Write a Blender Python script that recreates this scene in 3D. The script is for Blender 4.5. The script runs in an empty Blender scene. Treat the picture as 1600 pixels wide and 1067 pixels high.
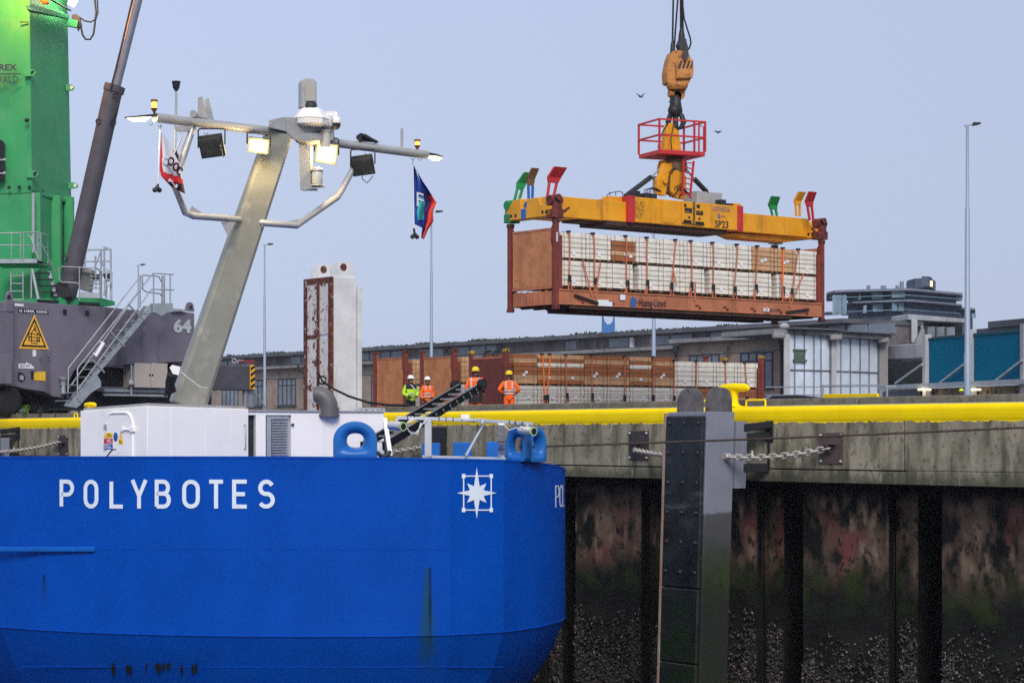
import bpy, math, random
from mathutils import Vector, Matrix, noise as mnoise
random.seed(11)
SC = bpy.context.scene
COL = SC.collection
R = math.radians
FOC, CX, HZ = 3400.0, 800.0, 682.0      # focal length in photo pixels, image centre column, horizon row

# ---------------------------------------------------------------- camera
cam = bpy.data.cameras.new("camera"); camo = bpy.data.objects.new("camera", cam); COL.objects.link(camo)
camo.location = (0, 0, 0); camo.rotation_euler = (R(90), 0, 0)
cam.sensor_width = 36; cam.lens = 36 * FOC / 1600; cam.shift_y = (HZ - 533.5) / 1600
cam.clip_start = 0.5; cam.clip_end = 6000
SC.camera = camo
# ---------------------------------------------------------------- world
W = bpy.data.worlds.new("World"); SC.world = W; W.use_nodes = True
nt = W.node_tree; nt.nodes.clear()
wo = nt.nodes.new("ShaderNodeOutputWorld"); bg = nt.nodes.new("ShaderNodeBackground")
sky = nt.nodes.new("ShaderNodeTexSky"); sky.sky_type = 'NISHITA'; sky.sun_disc = False
sky.sun_elevation = R(12); sky.sun_rotation = R(200); sky.dust_density = 2.0; sky.air_density = 1.5
tc = nt.nodes.new("ShaderNodeTexCoord"); sep = nt.nodes.new("ShaderNodeSeparateXYZ")
nt.links.new(tc.outputs['Generated'], sep.inputs[0])
ramp = nt.nodes.new("ShaderNodeValToRGB")           # overcast dusk cloud deck, brighter low down
e = ramp.color_ramp.elements
e[0].position = 0.0; e[0].color = (0.50, 0.585, 0.765, 1)
e[1].position = 0.20; e[1].color = (0.525, 0.62, 0.87, 1)
x = ramp.color_ramp.elements.new(0.06); x.color = (0.535, 0.63, 0.845, 1)
x = ramp.color_ramp.elements.new(0.6); x.color = (0.62, 0.68, 0.86, 1)
nt.links.new(sep.outputs['Z'], ramp.inputs[0])
sc_ = nt.nodes.new("ShaderNodeVectorMath"); sc_.operation = 'SCALE'; sc_.inputs['Scale'].default_value = 0.10
nt.links.new(sky.outputs[0], sc_.inputs[0])
mx = nt.nodes.new("ShaderNodeMix"); mx.data_type = 'RGBA'; mx.inputs[0].default_value = 0.93
nt.links.new(sc_.outputs[0], mx.inputs[6]); nt.links.new(ramp.outputs[0], mx.inputs[7])
mxx = nt.nodes.new("ShaderNodeMapRange"); mxx.inputs[1].default_value = -0.25; mxx.inputs[2].default_value = 0.25; mxx.inputs[3].default_value = 1.03; mxx.inputs[4].default_value = 0.90
nt.links.new(sep.outputs['X'], mxx.inputs[0])
sc2 = nt.nodes.new("ShaderNodeVectorMath"); sc2.operation = 'SCALE'; nt.links.new(mx.outputs[2], sc2.inputs[0]); nt.links.new(mxx.outputs[0], sc2.inputs['Scale'])
nt.links.new(sc2.outputs[0], bg.inputs[0]); bg.inputs[1].default_value = 1.03
nt.links.new(bg.outputs[0], wo.inputs[0])
# ---------------------------------------------------------------- sun behind a thick cloud deck
sun = bpy.data.lights.new("sun", 'SUN'); suno = bpy.data.objects.new("sun", sun); COL.objects.link(suno)
sun.energy = 2.7; sun.angle = R(25); sun.color = (1.0, 0.93, 0.84)
suno.rotation_euler = (R(54), 0, R(8))
SC.view_settings.view_transform = 'Standard'; SC.view_settings.look = 'None'
SC.view_settings.exposure = 0.0; SC.view_settings.gamma = 1.0
SC.render.engine = 'CYCLES'
SC.cycles.use_denoising = False
SC.cycles.max_bounces = 6; SC.cycles.sample_clamp_indirect = 2; SC.cycles.sample_clamp_direct = 4

# ================================================================= materials
MATS = {}
def mat(name, col=None, rough=0.6, metal=0.0, var=0.12, scale=1.5, col2=None, thr=0.6, streak=False, soft=0.12,
        bump=0.0, bscale=30, spec=0.3, emit=None, estr=0.0, trans=0.0, col3=None, thr3=0.62, scale3=4.0):
    """base colour with cloudy variation; col2 shows in patches above thr (streak = patches drawn out downwards)"""
    if name in MATS: return MATS[name]
    m = bpy.data.materials.new(name); m.use_nodes = True; n = m.node_tree; nd = n.nodes; L = n.links
    b = nd["Principled BSDF"]; b.inputs['Roughness'].default_value = rough; b.inputs['Metallic'].default_value = metal; b.inputs['Specular IOR Level'].default_value = spec
    tc = nd.new("ShaderNodeTexCoord")
    def noise(s, det=6, strk=False):
        mp = nd.new("ShaderNodeMapping"); mp.inputs['Scale'].default_value = (s, s, s*(0.12 if strk else 1))
        L.new(tc.outputs['Object'], mp.inputs[0])
        t = nd.new("ShaderNodeTexNoise"); t.inputs['Scale'].default_value = 1.0; t.inputs['Detail'].default_value = det
        t.inputs['Roughness'].default_value = 0.62
        L.new(mp.outputs[0], t.inputs[0]); return t.outputs[0]
    def mixc(f, a, bb):
        q = nd.new("ShaderNodeMix"); q.data_type = 'RGBA'
        L.new(f, q.inputs[0])
        for i, s in ((6, a), (7, bb)):
            if hasattr(s, 'links'): L.new(s, q.inputs[i])
            else: q.inputs[i].default_value = (*s, 1)
        return q.outputs[2]
    def ram(f, lo, hi):
        r = nd.new("ShaderNodeMapRange"); r.inputs[1].default_value = lo; r.inputs[2].default_value = hi
        L.new(f, r.inputs[0]); return r.outputs[0]
    lo = tuple(max(0, c*(1-var*1.6)) for c in col); hi = tuple(min(1, c*(1+var)) for c in col)
    c = mixc(ram(noise(scale), 0.3, 0.7), lo, hi)
    f2 = None
    if col2:
        f2 = ram(noise(scale*1.7, 8, streak), thr, thr+soft)
        c = mixc(f2, c, col2)
    if col3:
        f3 = ram(noise(scale3, 9), thr3, thr3+0.06)
        c = mixc(f3, c, col3)
    L.new(c, b.inputs['Base Color'])
    if bump:
        bn = nd.new("ShaderNodeBump"); bn.inputs['Strength'].default_value = bump; bn.inputs['Distance'].default_value = 0.02
        L.new(noise(bscale, 5), bn.inputs['Height']); L.new(bn.outputs[0], b.inputs['Normal'])
    if emit:
        b.inputs['Emission Color'].default_value = (*emit, 1); b.inputs['Emission Strength'].default_value = estr
    if trans: b.inputs['Transmission Weight'].default_value = trans
    m['parts'] = 1
    MATS[name] = m; m_nodes[name] = (m, c, tc)
    return m
m_nodes = {}
def add_masks(name, masks):
    """marks of the thing itself (paint edges, streaks): masks = [(colour, fn(nd, L, xyz) -> factor socket)]"""
    m, c, tc = m_nodes[name]; nd = m.node_tree.nodes; L = m.node_tree.links; b = nd["Principled BSDF"]
    sp = nd.new("ShaderNodeSeparateXYZ"); L.new(tc.outputs['Object'], sp.inputs[0])
    for col, fn in masks:
        q = nd.new("ShaderNodeMix"); q.data_type = 'RGBA'; L.new(fn(nd, L, sp, tc), q.inputs[0])
        L.new(c, q.inputs[6])
        if isinstance(col, str): L.new(m_nodes[col][1], q.inputs[7])
        else: q.inputs[7].default_value = (*col, 1)
        c = q.outputs[2]
    L.new(c, b.inputs['Base Color'])
    m_nodes[name] = (m, c, tc)
def math_(nd, L, op, a, b_=None):
    q = nd.new("ShaderNodeMath"); q.operation = op
    for i, s in ((0, a), (1, b_)):
        if s is None: continue
        if hasattr(s, 'links'): L.new(s, q.inputs[i])
        else: q.inputs[i].default_value = s
    return q.outputs[0]
def mrange(nd, L, f, a, b_, c0=0.0, c1=1.0):
    r = nd.new("ShaderNodeMapRange"); L.new(f, r.inputs[0])
    for i, v in ((1, a), (2, b_), (3, c0), (4, c1)): r.inputs[i].default_value = v
    return r.outputs[0]
def nz(nd, L, tc, s, det=6, sz=None):
    mp = nd.new("ShaderNodeMapping"); mp.inputs['Scale'].default_value = (s, s, s if sz is None else sz)
    L.new(tc.outputs['Object'], mp.inputs[0]); t = nd.new("ShaderNodeTexNoise"); t.inputs['Scale'].default_value = 1
    t.inputs['Detail'].default_value = det; L.new(mp.outputs[0], t.inputs[0]); return t.outputs[0]

# ================================================================= mesh builder
class MB:
    def __init__(s): s.v = []; s.f = []; s.m = []; s.s = []
    def add(s, vs, fs, mi=0, smooth=False):
        o = len(s.v); s.v += [Vector(v) for v in vs]
        for f in fs: s.f.append([i+o for i in f]); s.m.append(mi); s.s.append(smooth)
        return s
    def hexa(s, p, mi=0):     # 8 points: bottom 4, top 4
        return s.add(p, [(0,3,2,1),(4,5,6,7),(0,1,5,4),(1,2,6,5),(2,3,7,6),(3,0,4,7)], mi)
    def box(s, x0, x1, y0, y1, z0, z1, mi=0):
        return s.hexa([(x0,y0,z0),(x1,y0,z0),(x1,y1,z0),(x0,y1,z0),(x0,y0,z1),(x1,y0,z1),(x1,y1,z1),(x0,y1,z1)], mi)
    def beam(s, p, q, w, h=None, mi=0, up=(0,0,1)):
        h = w if h is None else h; p = Vector(p); q = Vector(q); d = (q-p).normalized(); up = Vector(up)
        if abs(d.dot(up)) > 0.97: up = Vector((0,1,0))
        a = d.cross(up).normalized()*w/2; b = a.cross(d).normalized()*h/2
        return s.hexa([p-a-b, p+a-b, q+a-b, q-a-b, p-a+b, p+a+b, q+a+b, q-a+b], mi)
    def tube(s, pts, r, n=8, mi=0, closed=False, caps=True):
        pts = [Vector(p) for p in pts]; k = len(pts); rs = r if isinstance(r, (list, tuple)) else [r]*k
        vs = []; ref = None
        for i, p in enumerate(pts):
            if closed: d = (pts[(i+1)%k]-pts[i-1]).normalized()
            else: d = (pts[min(i+1,k-1)]-pts[max(i-1,0)]).normalized()
            if ref is None:
                ref = Vector((0,0,1)) if abs(d.z) < 0.9 else Vector((1,0,0))
            a = (ref - d*ref.dot(d)).normalized(); ref = a; b = d.cross(a)
            for j in range(n):
                t = 2*math.pi*j/n; vs.append(p + (a*math.cos(t)+b*math.sin(t))*rs[i])
        fs = []
        for i in range(k if closed else k-1):
            i2 = (i+1) % k
            for j in range(n): fs.append((i*n+j, i*n+(j+1)%n, i2*n+(j+1)%n, i2*n+j))
        s.add(vs, fs, mi, True)
        if caps and not closed:
            s.add(vs[:n], [tuple(range(n-1,-1,-1))], mi); s.add(vs[-n:], [tuple(range(n))], mi)
        return s
    def lathe(s, prof, c=(0,0,0), axis=(0,0,1), n=16, mi=0):
        c = Vector(c); ax = Vector(axis).normalized()
        return s.tube([c+ax*z for r, z in prof], [max(r, 1e-4) for r, z in prof], n, mi)
    def prism(s, poly, o, ux, uy, d, mi=0, mi2=None):
        o = Vector(o); ux = Vector(ux); uy = Vector(uy); d = Vector(d); n = len(poly)
        a = [o+ux*p[0]+uy*p[1] for p in poly]; b = [p+d for p in a]
        ar = sum(poly[i][0]*poly[(i+1)%n][1]-poly[(i+1)%n][0]*poly[i][1] for i in range(n))
        fl = (ux.cross(uy).dot(d)*ar) > 0
        cap1 = tuple(range(n)); cap2 = tuple(range(n, 2*n))
        if fl: s.add(a+b, [cap1[::-1], cap2]+[(i, (i+1)%n, n+(i+1)%n, n+i) for i in range(n)], mi)
        else: s.add(a+b, [cap1, cap2[::-1]]+[((i+1)%n, i, n+i, n+(i+1)%n) for i in range(n)], mi)
        return s
    def plate(s, pts, d, mi=0):       # polygon of 3-D points pushed along d
        a = [Vector(p) for p in pts]; d = Vector(d); n = len(a); b = [p+d for p in a]
        nm = Vector((0,0,0))
        for i in range(n): nm += a[i].cross(a[(i+1)%n])
        c1 = tuple(range(n)); c2 = tuple(range(n, 2*n))
        if nm.dot(d) > 0: s.add(a+b, [c1[::-1], c2]+[(i, (i+1)%n, n+(i+1)%n, n+i) for i in range(n)], mi)
        else: s.add(a+b, [c1, c2[::-1]]+[((i+1)%n, i, n+i, n+(i+1)%n) for i in range(n)], mi)
        return s
    def sphere(s, c, r, n=12, k=8, mi=0, sq=(1,1,1)):
        c = Vector(c); vs = []; 
        for i in range(k+1):
            a = math.pi*i/k
            for j in range(n):
                t = 2*math.pi*j/n
                vs.append(c+Vector((math.sin(a)*math.cos(t)*r*sq[0], math.sin(a)*math.sin(t)*r*sq[1], math.cos(a)*r*sq[2])))
        fs = [(i*n+j, (i+1)*n+j, (i+1)*n+(j+1)%n, i*n+(j+1)%n) for i in range(k) for j in range(n)]
        return s.add(vs, fs, mi, True)
    def build(s, name, mats, parent=None, bevel=0.0, world=False, seg=1):
        if not isinstance(mats, (list, tuple)): mats = [mats]
        vs = s.v
        if parent is not None and world:
            inv = ROOTM[root_of(parent).name].inverted(); vs = [inv @ v for v in vs]
        me = bpy.data.meshes.new(name); me.from_pydata([tuple(v) for v in vs], [], s.f)
        for m in mats: me.materials.append(m)
        me.polygons.foreach_set('material_index', s.m); me.polygons.foreach_set('use_smooth', s.s)
        me.update()
        o = bpy.data.objects.new(name, me); COL.objects.link(o)
        if parent is not None: o.parent = parent
        else: ROOTM[o.name] = Matrix.Identity(4)
        if bevel:
            b = o.modifiers.new('bevel', 'BEVEL'); b.width = bevel; b.segments = seg; b.limit_method = 'ANGLE'; b.angle_limit = R(40)
        return o
def build_each(b, name, m, parent, **kw):
    """each separate piece in the builder becomes an object of its own"""
    n = len(b.v); par = list(range(n))
    def find(i):
        while par[i] != i: par[i] = par[par[i]]; i = par[i]
        return i
    key = {}
    for i, v in enumerate(b.v):
        k = (round(v[0], 4), round(v[1], 4), round(v[2], 4))
        if k in key: par[find(i)] = find(key[k])
        else: key[k] = i
    for f in b.f:
        for i in f[1:]: par[find(i)] = find(f[0])
    grp = {}
    for fi, f in enumerate(b.f): grp.setdefault(find(f[0]), []).append(fi)
    for fl in grp.values():
        c = MB(); mp = {}
        for fi in fl:
            nf = []
            for i in b.f[fi]:
                if i not in mp: mp[i] = len(c.v); c.v.append(b.v[i])
                nf.append(mp[i])
            c.f.append(nf); c.m.append(b.m[fi]); c.s.append(b.s[fi])
        c.build(name, m, parent, **kw)
ROOTM = {}
def root_of(o):
    while o.parent: o = o.parent
    return o
def tag(o, label, cat, group=None):
    o['label'] = label; o['category'] = cat
    if group: o['group'] = group
    return o
def struct(o, kind='structure'): o['kind'] = kind; return o
def thing(name, label, cat, loc=(0,0,0), rz=0.0, group=None):
    o = bpy.data.objects.new(name, None); COL.objects.link(o); o.empty_display_size = 0.3
    o.location = loc; o.rotation_euler = (0, 0, rz)
    ROOTM[o.name] = Matrix.Translation(loc) @ Matrix.Rotation(rz, 4, 'Z')
    return tag(o, label, cat, group)
def recenter(o):
    """move a top-level mesh's origin to the middle of its base"""
    me = o.data; n = len(me.vertices)
    xs = [v.co.x for v in me.vertices]; ys = [v.co.y for v in me.vertices]; z = min(v.co.z for v in me.vertices)
    c = Vector(((min(xs)+max(xs))/2, (min(ys)+max(ys))/2, z))
    me.transform(Matrix.Translation(-c)); o.location = c; ROOTM[o.name] = Matrix.Translation(c); return o
def dup(root, loc=None, rz=None, label=None, group=None, mats=None):
    def cp(o, par):
        c = o.copy(); COL.objects.link(c); c.parent = par
        for ch in list(o.children): cp(ch, c)
        return c
    r = cp(root, None)
    if loc is not None: r.location = loc
    if rz is not None: r.rotation_euler = (0, 0, rz)
    l = Vector(r.location); ROOTM[r.name] = Matrix.Translation(l) @ Matrix.Rotation(r.rotation_euler[2], 4, 'Z')
    if label: r['label'] = label
    if group: r['group'] = group
    return r
def P(x, y, Y): return Vector(((x-CX)/FOC*Y, Y, (HZ-y)/FOC*Y))
class Frame:
    """a thing's own upright axes; hit() finds where a sight line meets its plane y = d"""
    def __init__(s, o, ang):
        s.o = Vector(o); s.a = ang; s.M = Matrix.Translation(s.o) @ Matrix.Rotation(ang, 4, 'Z'); s.I = s.M.inverted()
    def _hit(s, px, py, k, c):
        o = s.I @ Vector((0,0,0)); d = s.I.to_3x3() @ Vector(((px-CX)/FOC, 1, (HZ-py)/FOC))
        return o + d*((c-o[k])/d[k])
    def hit(s, px, py, d=0.0): return s._hit(px, py, 1, d)
    def hitx(s, px, py, c=0.0): return s._hit(px, py, 0, c)
def ordinal(i): return ['first','second','third','fourth','fifth','sixth','seventh','eighth','ninth','tenth','eleventh','twelfth','thirteenth','fourteenth','fifteenth','sixteenth'][i]
def txt(s, name, m, parent, o, ux, uy, h, w=None, depth=0.004, bold=0.0, space=1.0, world=False):
    """lettering lying on a surface: o = lower left corner, ux/uy unit directions, h cap height, w total width"""
    cu = bpy.data.curves.new('t', 'FONT'); cu.body = s; cu.size = 1; cu.offset = bold; cu.space_character = space; cu.resolution_u = 3
    ob = bpy.data.objects.new('t', cu); COL.objects.link(ob)
    dg = bpy.context.evaluated_depsgraph_get(); me = bpy.data.meshes.new_from_object(ob.evaluated_get(dg))
    bpy.data.objects.remove(ob); vs = [v.co.copy() for v in me.vertices]; fs = [tuple(p.vertices) for p in me.polygons]
    bpy.data.meshes.remove(me); bpy.data.curves.remove(cu)
    x0 = min(v.x for v in vs); x1 = max(v.x for v in vs); y0 = min(v.y for v in vs); y1 = max(v.y for v in vs)
    ky = h/(y1-y0); kx = (w/(x1-x0)) if w else ky
    o = Vector(o); ux = Vector(ux).normalized(); uy = Vector(uy).normalized(); nn = ux.cross(uy)
    b = MB(); b.add([o+ux*((v.x-x0)*kx)+uy*((v.y-y0)*ky)+nn*depth for v in vs], fs)
    return b.build(name, m, parent, world=world)
def arc(c, r, a0, a1, n, ux=(1,0,0), uy=(0,0,1)):
    c = Vector(c); ux = Vector(ux); uy = Vector(uy)
    return [c+ux*(r*math.cos(a0+(a1-a0)*i/n))+uy*(r*math.sin(a0+(a1-a0)*i/n)) for i in range(n+1)]
def sag(p, q, s, n=14):
    p = Vector(p); q = Vector(q)
    return [p.lerp(q, i/n)-Vector((0,0,4*s*(i/n)*(1-i/n))) for i in range(n+1)]
# ================================================================= the materials used
m_hull   = mat('hull_blue', (0.0, 0.062, 0.405), 0.5, spec=0.06, var=0.10, scale=0.5, col2=(0.0,0.050,0.335), thr=0.5, soft=0.3, streak=True, bump=0.9, bscale=0.9)
m_letter = mat('letter_white', (0.66, 0.74, 0.86), 0.55, var=0.04)
m_white  = mat('white_paint', (0.84, 0.83, 0.82), 0.4, var=0.03, scale=1, col2=(0.70,0.69,0.66), thr=0.60, streak=True, col3=(0.45,0.33,0.24), thr3=0.765, scale3=5.0)
m_grey   = mat('mast_grey', (0.27, 0.27, 0.23), 0.45, 0.2, var=0.10, scale=1.2, col2=(0.36,0.35,0.31), thr=0.58, bump=0.04)
m_pipe   = mat('pipe_grey', (0.42, 0.42, 0.42), 0.4, 0.3, var=0.10, scale=2)
m_alu    = mat('aluminium', (0.62, 0.64, 0.68), 0.35, 0.7, var=0.06, scale=4)
m_black  = mat('black_rubber', (0.012, 0.013, 0.016), 0.5, var=0.2, scale=4)
m_dark   = mat('dark_metal', (0.035, 0.037, 0.042), 0.5, 0.3, var=0.2, scale=3)
m_glass  = mat('lamp_glass', (0.5, 0.5, 0.45), 0.1, var=0.02)
m_lit    = mat('lit_lamp', (1, 0.9, 0.6), 0.4, emit=(1.0, 0.86, 0.55), estr=30.0)
m_lit2   = mat('reflector_glow', (1, 0.8, 0.4), 0.4, emit=(1.0, 0.70, 0.22), estr=1.1)  # rim round the lit core emits, standing in for the lamp's yellow halo
m_lite   = mat('lit_led', (1, 0.95, 0.8), 0.4, emit=(1.0, 0.85, 0.55), estr=16.0)
m_amber  = mat('amber_light', (1, 0.4, 0.05), 0.3, emit=(1.0, 0.36, 0.04), estr=3.0)
m_yel    = mat('quay_yellow', (1.0, 0.71, 0.0), 0.55, spec=0.08, var=0.06, scale=1.2, col2=(0.70,0.52,0.01), thr=0.62, soft=0.2, col3=(0.30,0.24,0.05), thr3=0.70, scale3=5.0, bump=0.1, bscale=12)
m_crane_y= mat('spreader_yellow', (0.72, 0.32, 0.012), 0.45, var=0.12, scale=1.5, col2=(0.42,0.18,0.015), thr=0.55, streak=True, col3=(0.06,0.035,0.02), thr3=0.70, scale3=3.0)
m_red    = mat('red_paint', (0.50, 0.028, 0.035), 0.45, var=0.12, col2=(0.22,0.02,0.02), thr=0.62)
m_redrust= mat('worn_red_iron', (0.17, 0.035, 0.03), 0.6, var=0.3, scale=5, col2=(0.05,0.02,0.015), thr=0.5)
m_green  = mat('flipper_green', (0.015, 0.26, 0.07), 0.5, var=0.15)
m_blue   = mat('blue_paint', (0.012, 0.12, 0.42), 0.45, var=0.15)
m_brownp = mat('worn_flipper_brown', (0.16, 0.10, 0.05), 0.7, var=0.3, scale=6)
m_cgreen = mat('crane_green', (0.040, 0.31, 0.125), 0.5, spec=.15, var=0.10, scale=0.35, col2=(0.085,0.32,0.155), thr=0.48, soft=0.3, bump=0.04)
m_cgrey  = mat('crane_grey', (0.155, 0.142, 0.185), 0.5, 0.0, var=0.12, scale=0.5, col2=(0.09,0.08,0.10), thr=0.55, streak=True)
m_cdark  = mat('crane_dark', (0.018, 0.02, 0.026), 0.6, var=0.3, scale=2)
m_tele   = mat('cylinder_grey', (0.075, 0.072, 0.088), 0.5, 0.0, var=0.15, scale=1.0)
m_rod    = mat('cylinder_rod', (0.30, 0.31, 0.36), 0.3, 0.5, var=0.08)
m_galv   = mat('galvanised', (0.34, 0.38, 0.42), 0.5, 0.3, var=0.12, scale=3)
m_pole   = mat('lamp_pole', (0.30, 0.37, 0.47), 0.5, 0.2, var=0.06, scale=1)
m_beige  = mat('beige_paint', (0.42, 0.38, 0.35), 0.5, var=0.06)
m_tyre   = mat('tyre', (0.014, 0.014, 0.016), 0.8, var=0.2, scale=5)
m_orust  = mat('flatrack_orange', (0.42, 0.155, 0.080), 0.6, var=0.16, scale=1.4, col2=(0.26,0.085,0.045), thr=0.56, soft=0.15, streak=True, col3=(0.09,0.03,0.02), thr3=0.66, scale3=2.6, bump=0.15, bscale=10)
m_opanel = mat('flatrack_panel', (0.50, 0.20, 0.085), 0.7, var=0.16, scale=1.5, col2=(0.36,0.13,0.05), thr=0.5, soft=0.2, col3=(0.12,0.05,0.022), thr3=0.64, scale3=2.2, bump=0.1, bscale=14)
m_dpanel = mat('dark_red_panel', (0.15, 0.035, 0.03), 0.7, var=0.12, scale=2)
m_ored   = mat('flatrack_red', (0.20, 0.042, 0.03), 0.65, var=0.2, scale=2.5, col2=(0.08,0.025,0.018), thr=0.58)
m_obase  = mat('flatrack_underside', (0.055, 0.028, 0.022), 0.8, var=0.25, scale=2)
m_strap  = mat('orange_strap', (0.50, 0.15, 0.07), 0.7, var=0.15, scale=5)
m_strap2 = mat('bright_strap', (0.95, 0.20, 0.03), 0.6, var=0.05, scale=5)
m_wire   = mat('strapping_wire', (0.15, 0.15, 0.13), 0.5, var=0.2, scale=9)
m_tagw   = mat('paper_tag', (0.70, 0.72, 0.78), 0.7, var=0.03)
def wood(name, c, c2, thr=0.55):
    m = mat(name, c, 0.8, var=0.14, scale=3.0, col2=c2, thr=thr, soft=0.25, bump=0.2, bscale=18)
    # board ends and layers: fine grain drawn out sideways
    add_masks(name, [(tuple(v*0.62 for v in c), lambda nd, L, sp, tc: mrange(nd, L, nz(nd, L, tc, 1.2, 4, 34.0), 0.56, 0.72, 0, 0.8))])
    return m
m_wood  = wood('pale_timber', (0.76, 0.72, 0.65), (0.62, 0.54, 0.45))
m_wood2 = wood('brown_timber', (0.34, 0.12, 0.045), (0.22, 0.075, 0.03), 0.52)
m_wood3 = wood('tan_timber', (0.56, 0.34, 0.19), (0.46, 0.20, 0.08), 0.50)
m_wood4 = wood('mixed_timber', (0.46, 0.38, 0.27), (0.24, 0.10, 0.045), 0.5)
m_bearer= mat('bearer_wood', (0.16, 0.10, 0.06), 0.8, var=0.2, scale=5)
m_conc  = mat('quay_concrete', (0.27, 0.245, 0.185), 0.85, var=0.24, scale=0.9, col2=(0.135,0.13,0.085), thr=0.50, soft=0.22, streak=True, col3=(0.36,0.33,0.28), thr3=0.70, scale3=1.6, bump=0.5, bscale=9)
m_concB = mat('kerb_concrete', (0.15, 0.145, 0.13), 0.9, var=0.2, scale=2.5, col2=(0.09,0.09,0.08), thr=0.52, bump=0.5, bscale=12)
m_ground= mat('quay_paving', (0.09, 0.088, 0.085), 0.9, var=0.2, scale=0.4, bump=0.2)
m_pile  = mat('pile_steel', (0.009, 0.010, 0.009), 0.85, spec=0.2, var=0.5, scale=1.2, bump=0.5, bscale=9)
m_fgrey = mat('fender_grey', (0.20, 0.215, 0.28), 0.6, var=0.10, scale=1.2, col3=(0.10,0.06,0.05), thr3=0.73, scale3=3.2)
m_fear  = mat('fender_ear', (0.11, 0.105, 0.125), 0.65, var=0.3, scale=3, col3=(0.05,0.035,0.035), thr3=0.60, scale3=4)
m_fblack= mat('fender_panel', (0.016, 0.020, 0.024), 0.38, var=0.4, scale=1.5, col2=(0.05,0.06,0.066), thr=0.62, soft=0.2)
m_pwhite= mat('pile_white', (0.62, 0.64, 0.67), 0.55, var=0.10, scale=1.2, col2=(0.44,0.40,0.36), thr=0.55, streak=True, col3=(0.22,0.09,0.05), thr3=0.74, scale3=2.5)
m_prust = mat('pile_rust', (0.12, 0.038, 0.024), 0.85, var=0.35, scale=4, col2=(0.34,0.16,0.09), thr=0.57, col3=(0.50,0.46,0.41), thr3=0.60, scale3=5.0, bump=0.4, bscale=14)
m_pflake= mat('flaking_white', (0.62, 0.58, 0.52), 0.7, var=0.08, scale=2.0, col2=(0.15,0.05,0.03), thr=0.57, soft=0.04, col3=(0.19,0.07,0.04), thr3=0.58, scale3=6.0, bump=0.3, bscale=10)
m_chain = mat('galvanised_chain', (0.48, 0.46, 0.42), 0.5, 0.3, var=0.2, scale=9, col2=(0.28,0.18,0.11), thr=0.62)
m_plate = mat('anchor_plate', (0.042, 0.038, 0.042), 0.65, var=0.3, scale=4)
m_plate2= mat('brown_plate', (0.085, 0.062, 0.062), 0.65, var=0.2, scale=4)
m_rope  = mat('rope', (0.065, 0.045, 0.042), 0.9, var=0.3, scale=12)
m_ropeb = mat('black_rope', (0.012, 0.012, 0.014), 0.8, var=0.3, scale=12)
m_mussel= mat('mussel_shell', (0.035, 0.032, 0.030), 0.5, var=0.8, scale=7, col2=(0.34,0.28,0.25), thr=0.58, soft=0.08)
m_water = mat('water', (0.01, 0.018, 0.02), 0.12, var=0.2, bump=0.6, bscale=1.2)
# background
m_brick = mat('warehouse_brick', (0.34, 0.27, 0.225), 0.9, var=0.12, scale=0.5, col2=(0.22,0.17,0.145), thr=0.55, bump=0.2, bscale=6)
m_bconc = mat('weathered_concrete', (0.25, 0.25, 0.26), 0.9, var=0.15, scale=0.6, col2=(0.16,0.16,0.165), thr=0.52, streak=True)
m_bconl = mat('pale_concrete', (0.40, 0.42, 0.44), 0.85, var=0.12, scale=0.6, col2=(0.27,0.28,0.29), thr=0.56, streak=True)
m_roofd = mat('roof_dark', (0.10, 0.105, 0.12), 0.85, var=0.25, scale=0.4)
m_clad  = mat('cladding', (0.13, 0.12, 0.13), 0.85, var=0.3, scale=0.7, col2=(0.20,0.18,0.18), thr=0.5, streak=True)
m_cladb = mat('brown_cladding', (0.15, 0.125, 0.115), 0.85, var=0.2, scale=1.2, col2=(0.23,0.20,0.20), thr=0.5, streak=True)
m_wframe= mat('window_frame', (0.055, 0.062, 0.065), 0.6, var=0.1)
m_wglass= mat('window_glass', (0.20, 0.23, 0.28), 0.12, var=0.25, scale=0.5)
m_pane  = mat('hall_glass', (0.60, 0.68, 0.80), 0.25, var=0.12, scale=0.6, col2=(0.46,0.55,0.70), thr=0.5, soft=0.2)  # pale patchy colour stands in for the sky reflected in the panes
m_teal  = mat('teal_wall', (0.0, 0.125, 0.23), 0.8, spec=.05, var=0.06, scale=0.5)
m_apt   = mat('apartment_grey', (0.19, 0.215, 0.28), 0.8, var=0.12, scale=0.4)
m_aptd  = mat('apartment_dark', (0.085, 0.105, 0.16), 0.8, var=0.12, scale=0.4)
m_aptg  = mat('apartment_glass', (0.17, 0.27, 0.34), 0.12, var=0.2, scale=0.3)
m_warm  = mat('warm_window', (1, 0.7, 0.4), 0.5, emit=(1.0, 0.62, 0.30), estr=1.2)
m_tube  = mat('tube_light', (1, 0.9, 0.6), 0.5, emit=(1.0, 0.80, 0.42), estr=1.5)
m_leaf  = mat('leaf_green', (0.10, 0.20, 0.03), 0.7, var=0.3, scale=6)
m_leafd = mat('roof_moss', (0.05, 0.07, 0.035), 0.9, var=0.4, scale=2)
m_blueh = mat('far_blue', (0.04, 0.16, 0.42), 0.6, var=0.05)
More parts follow.
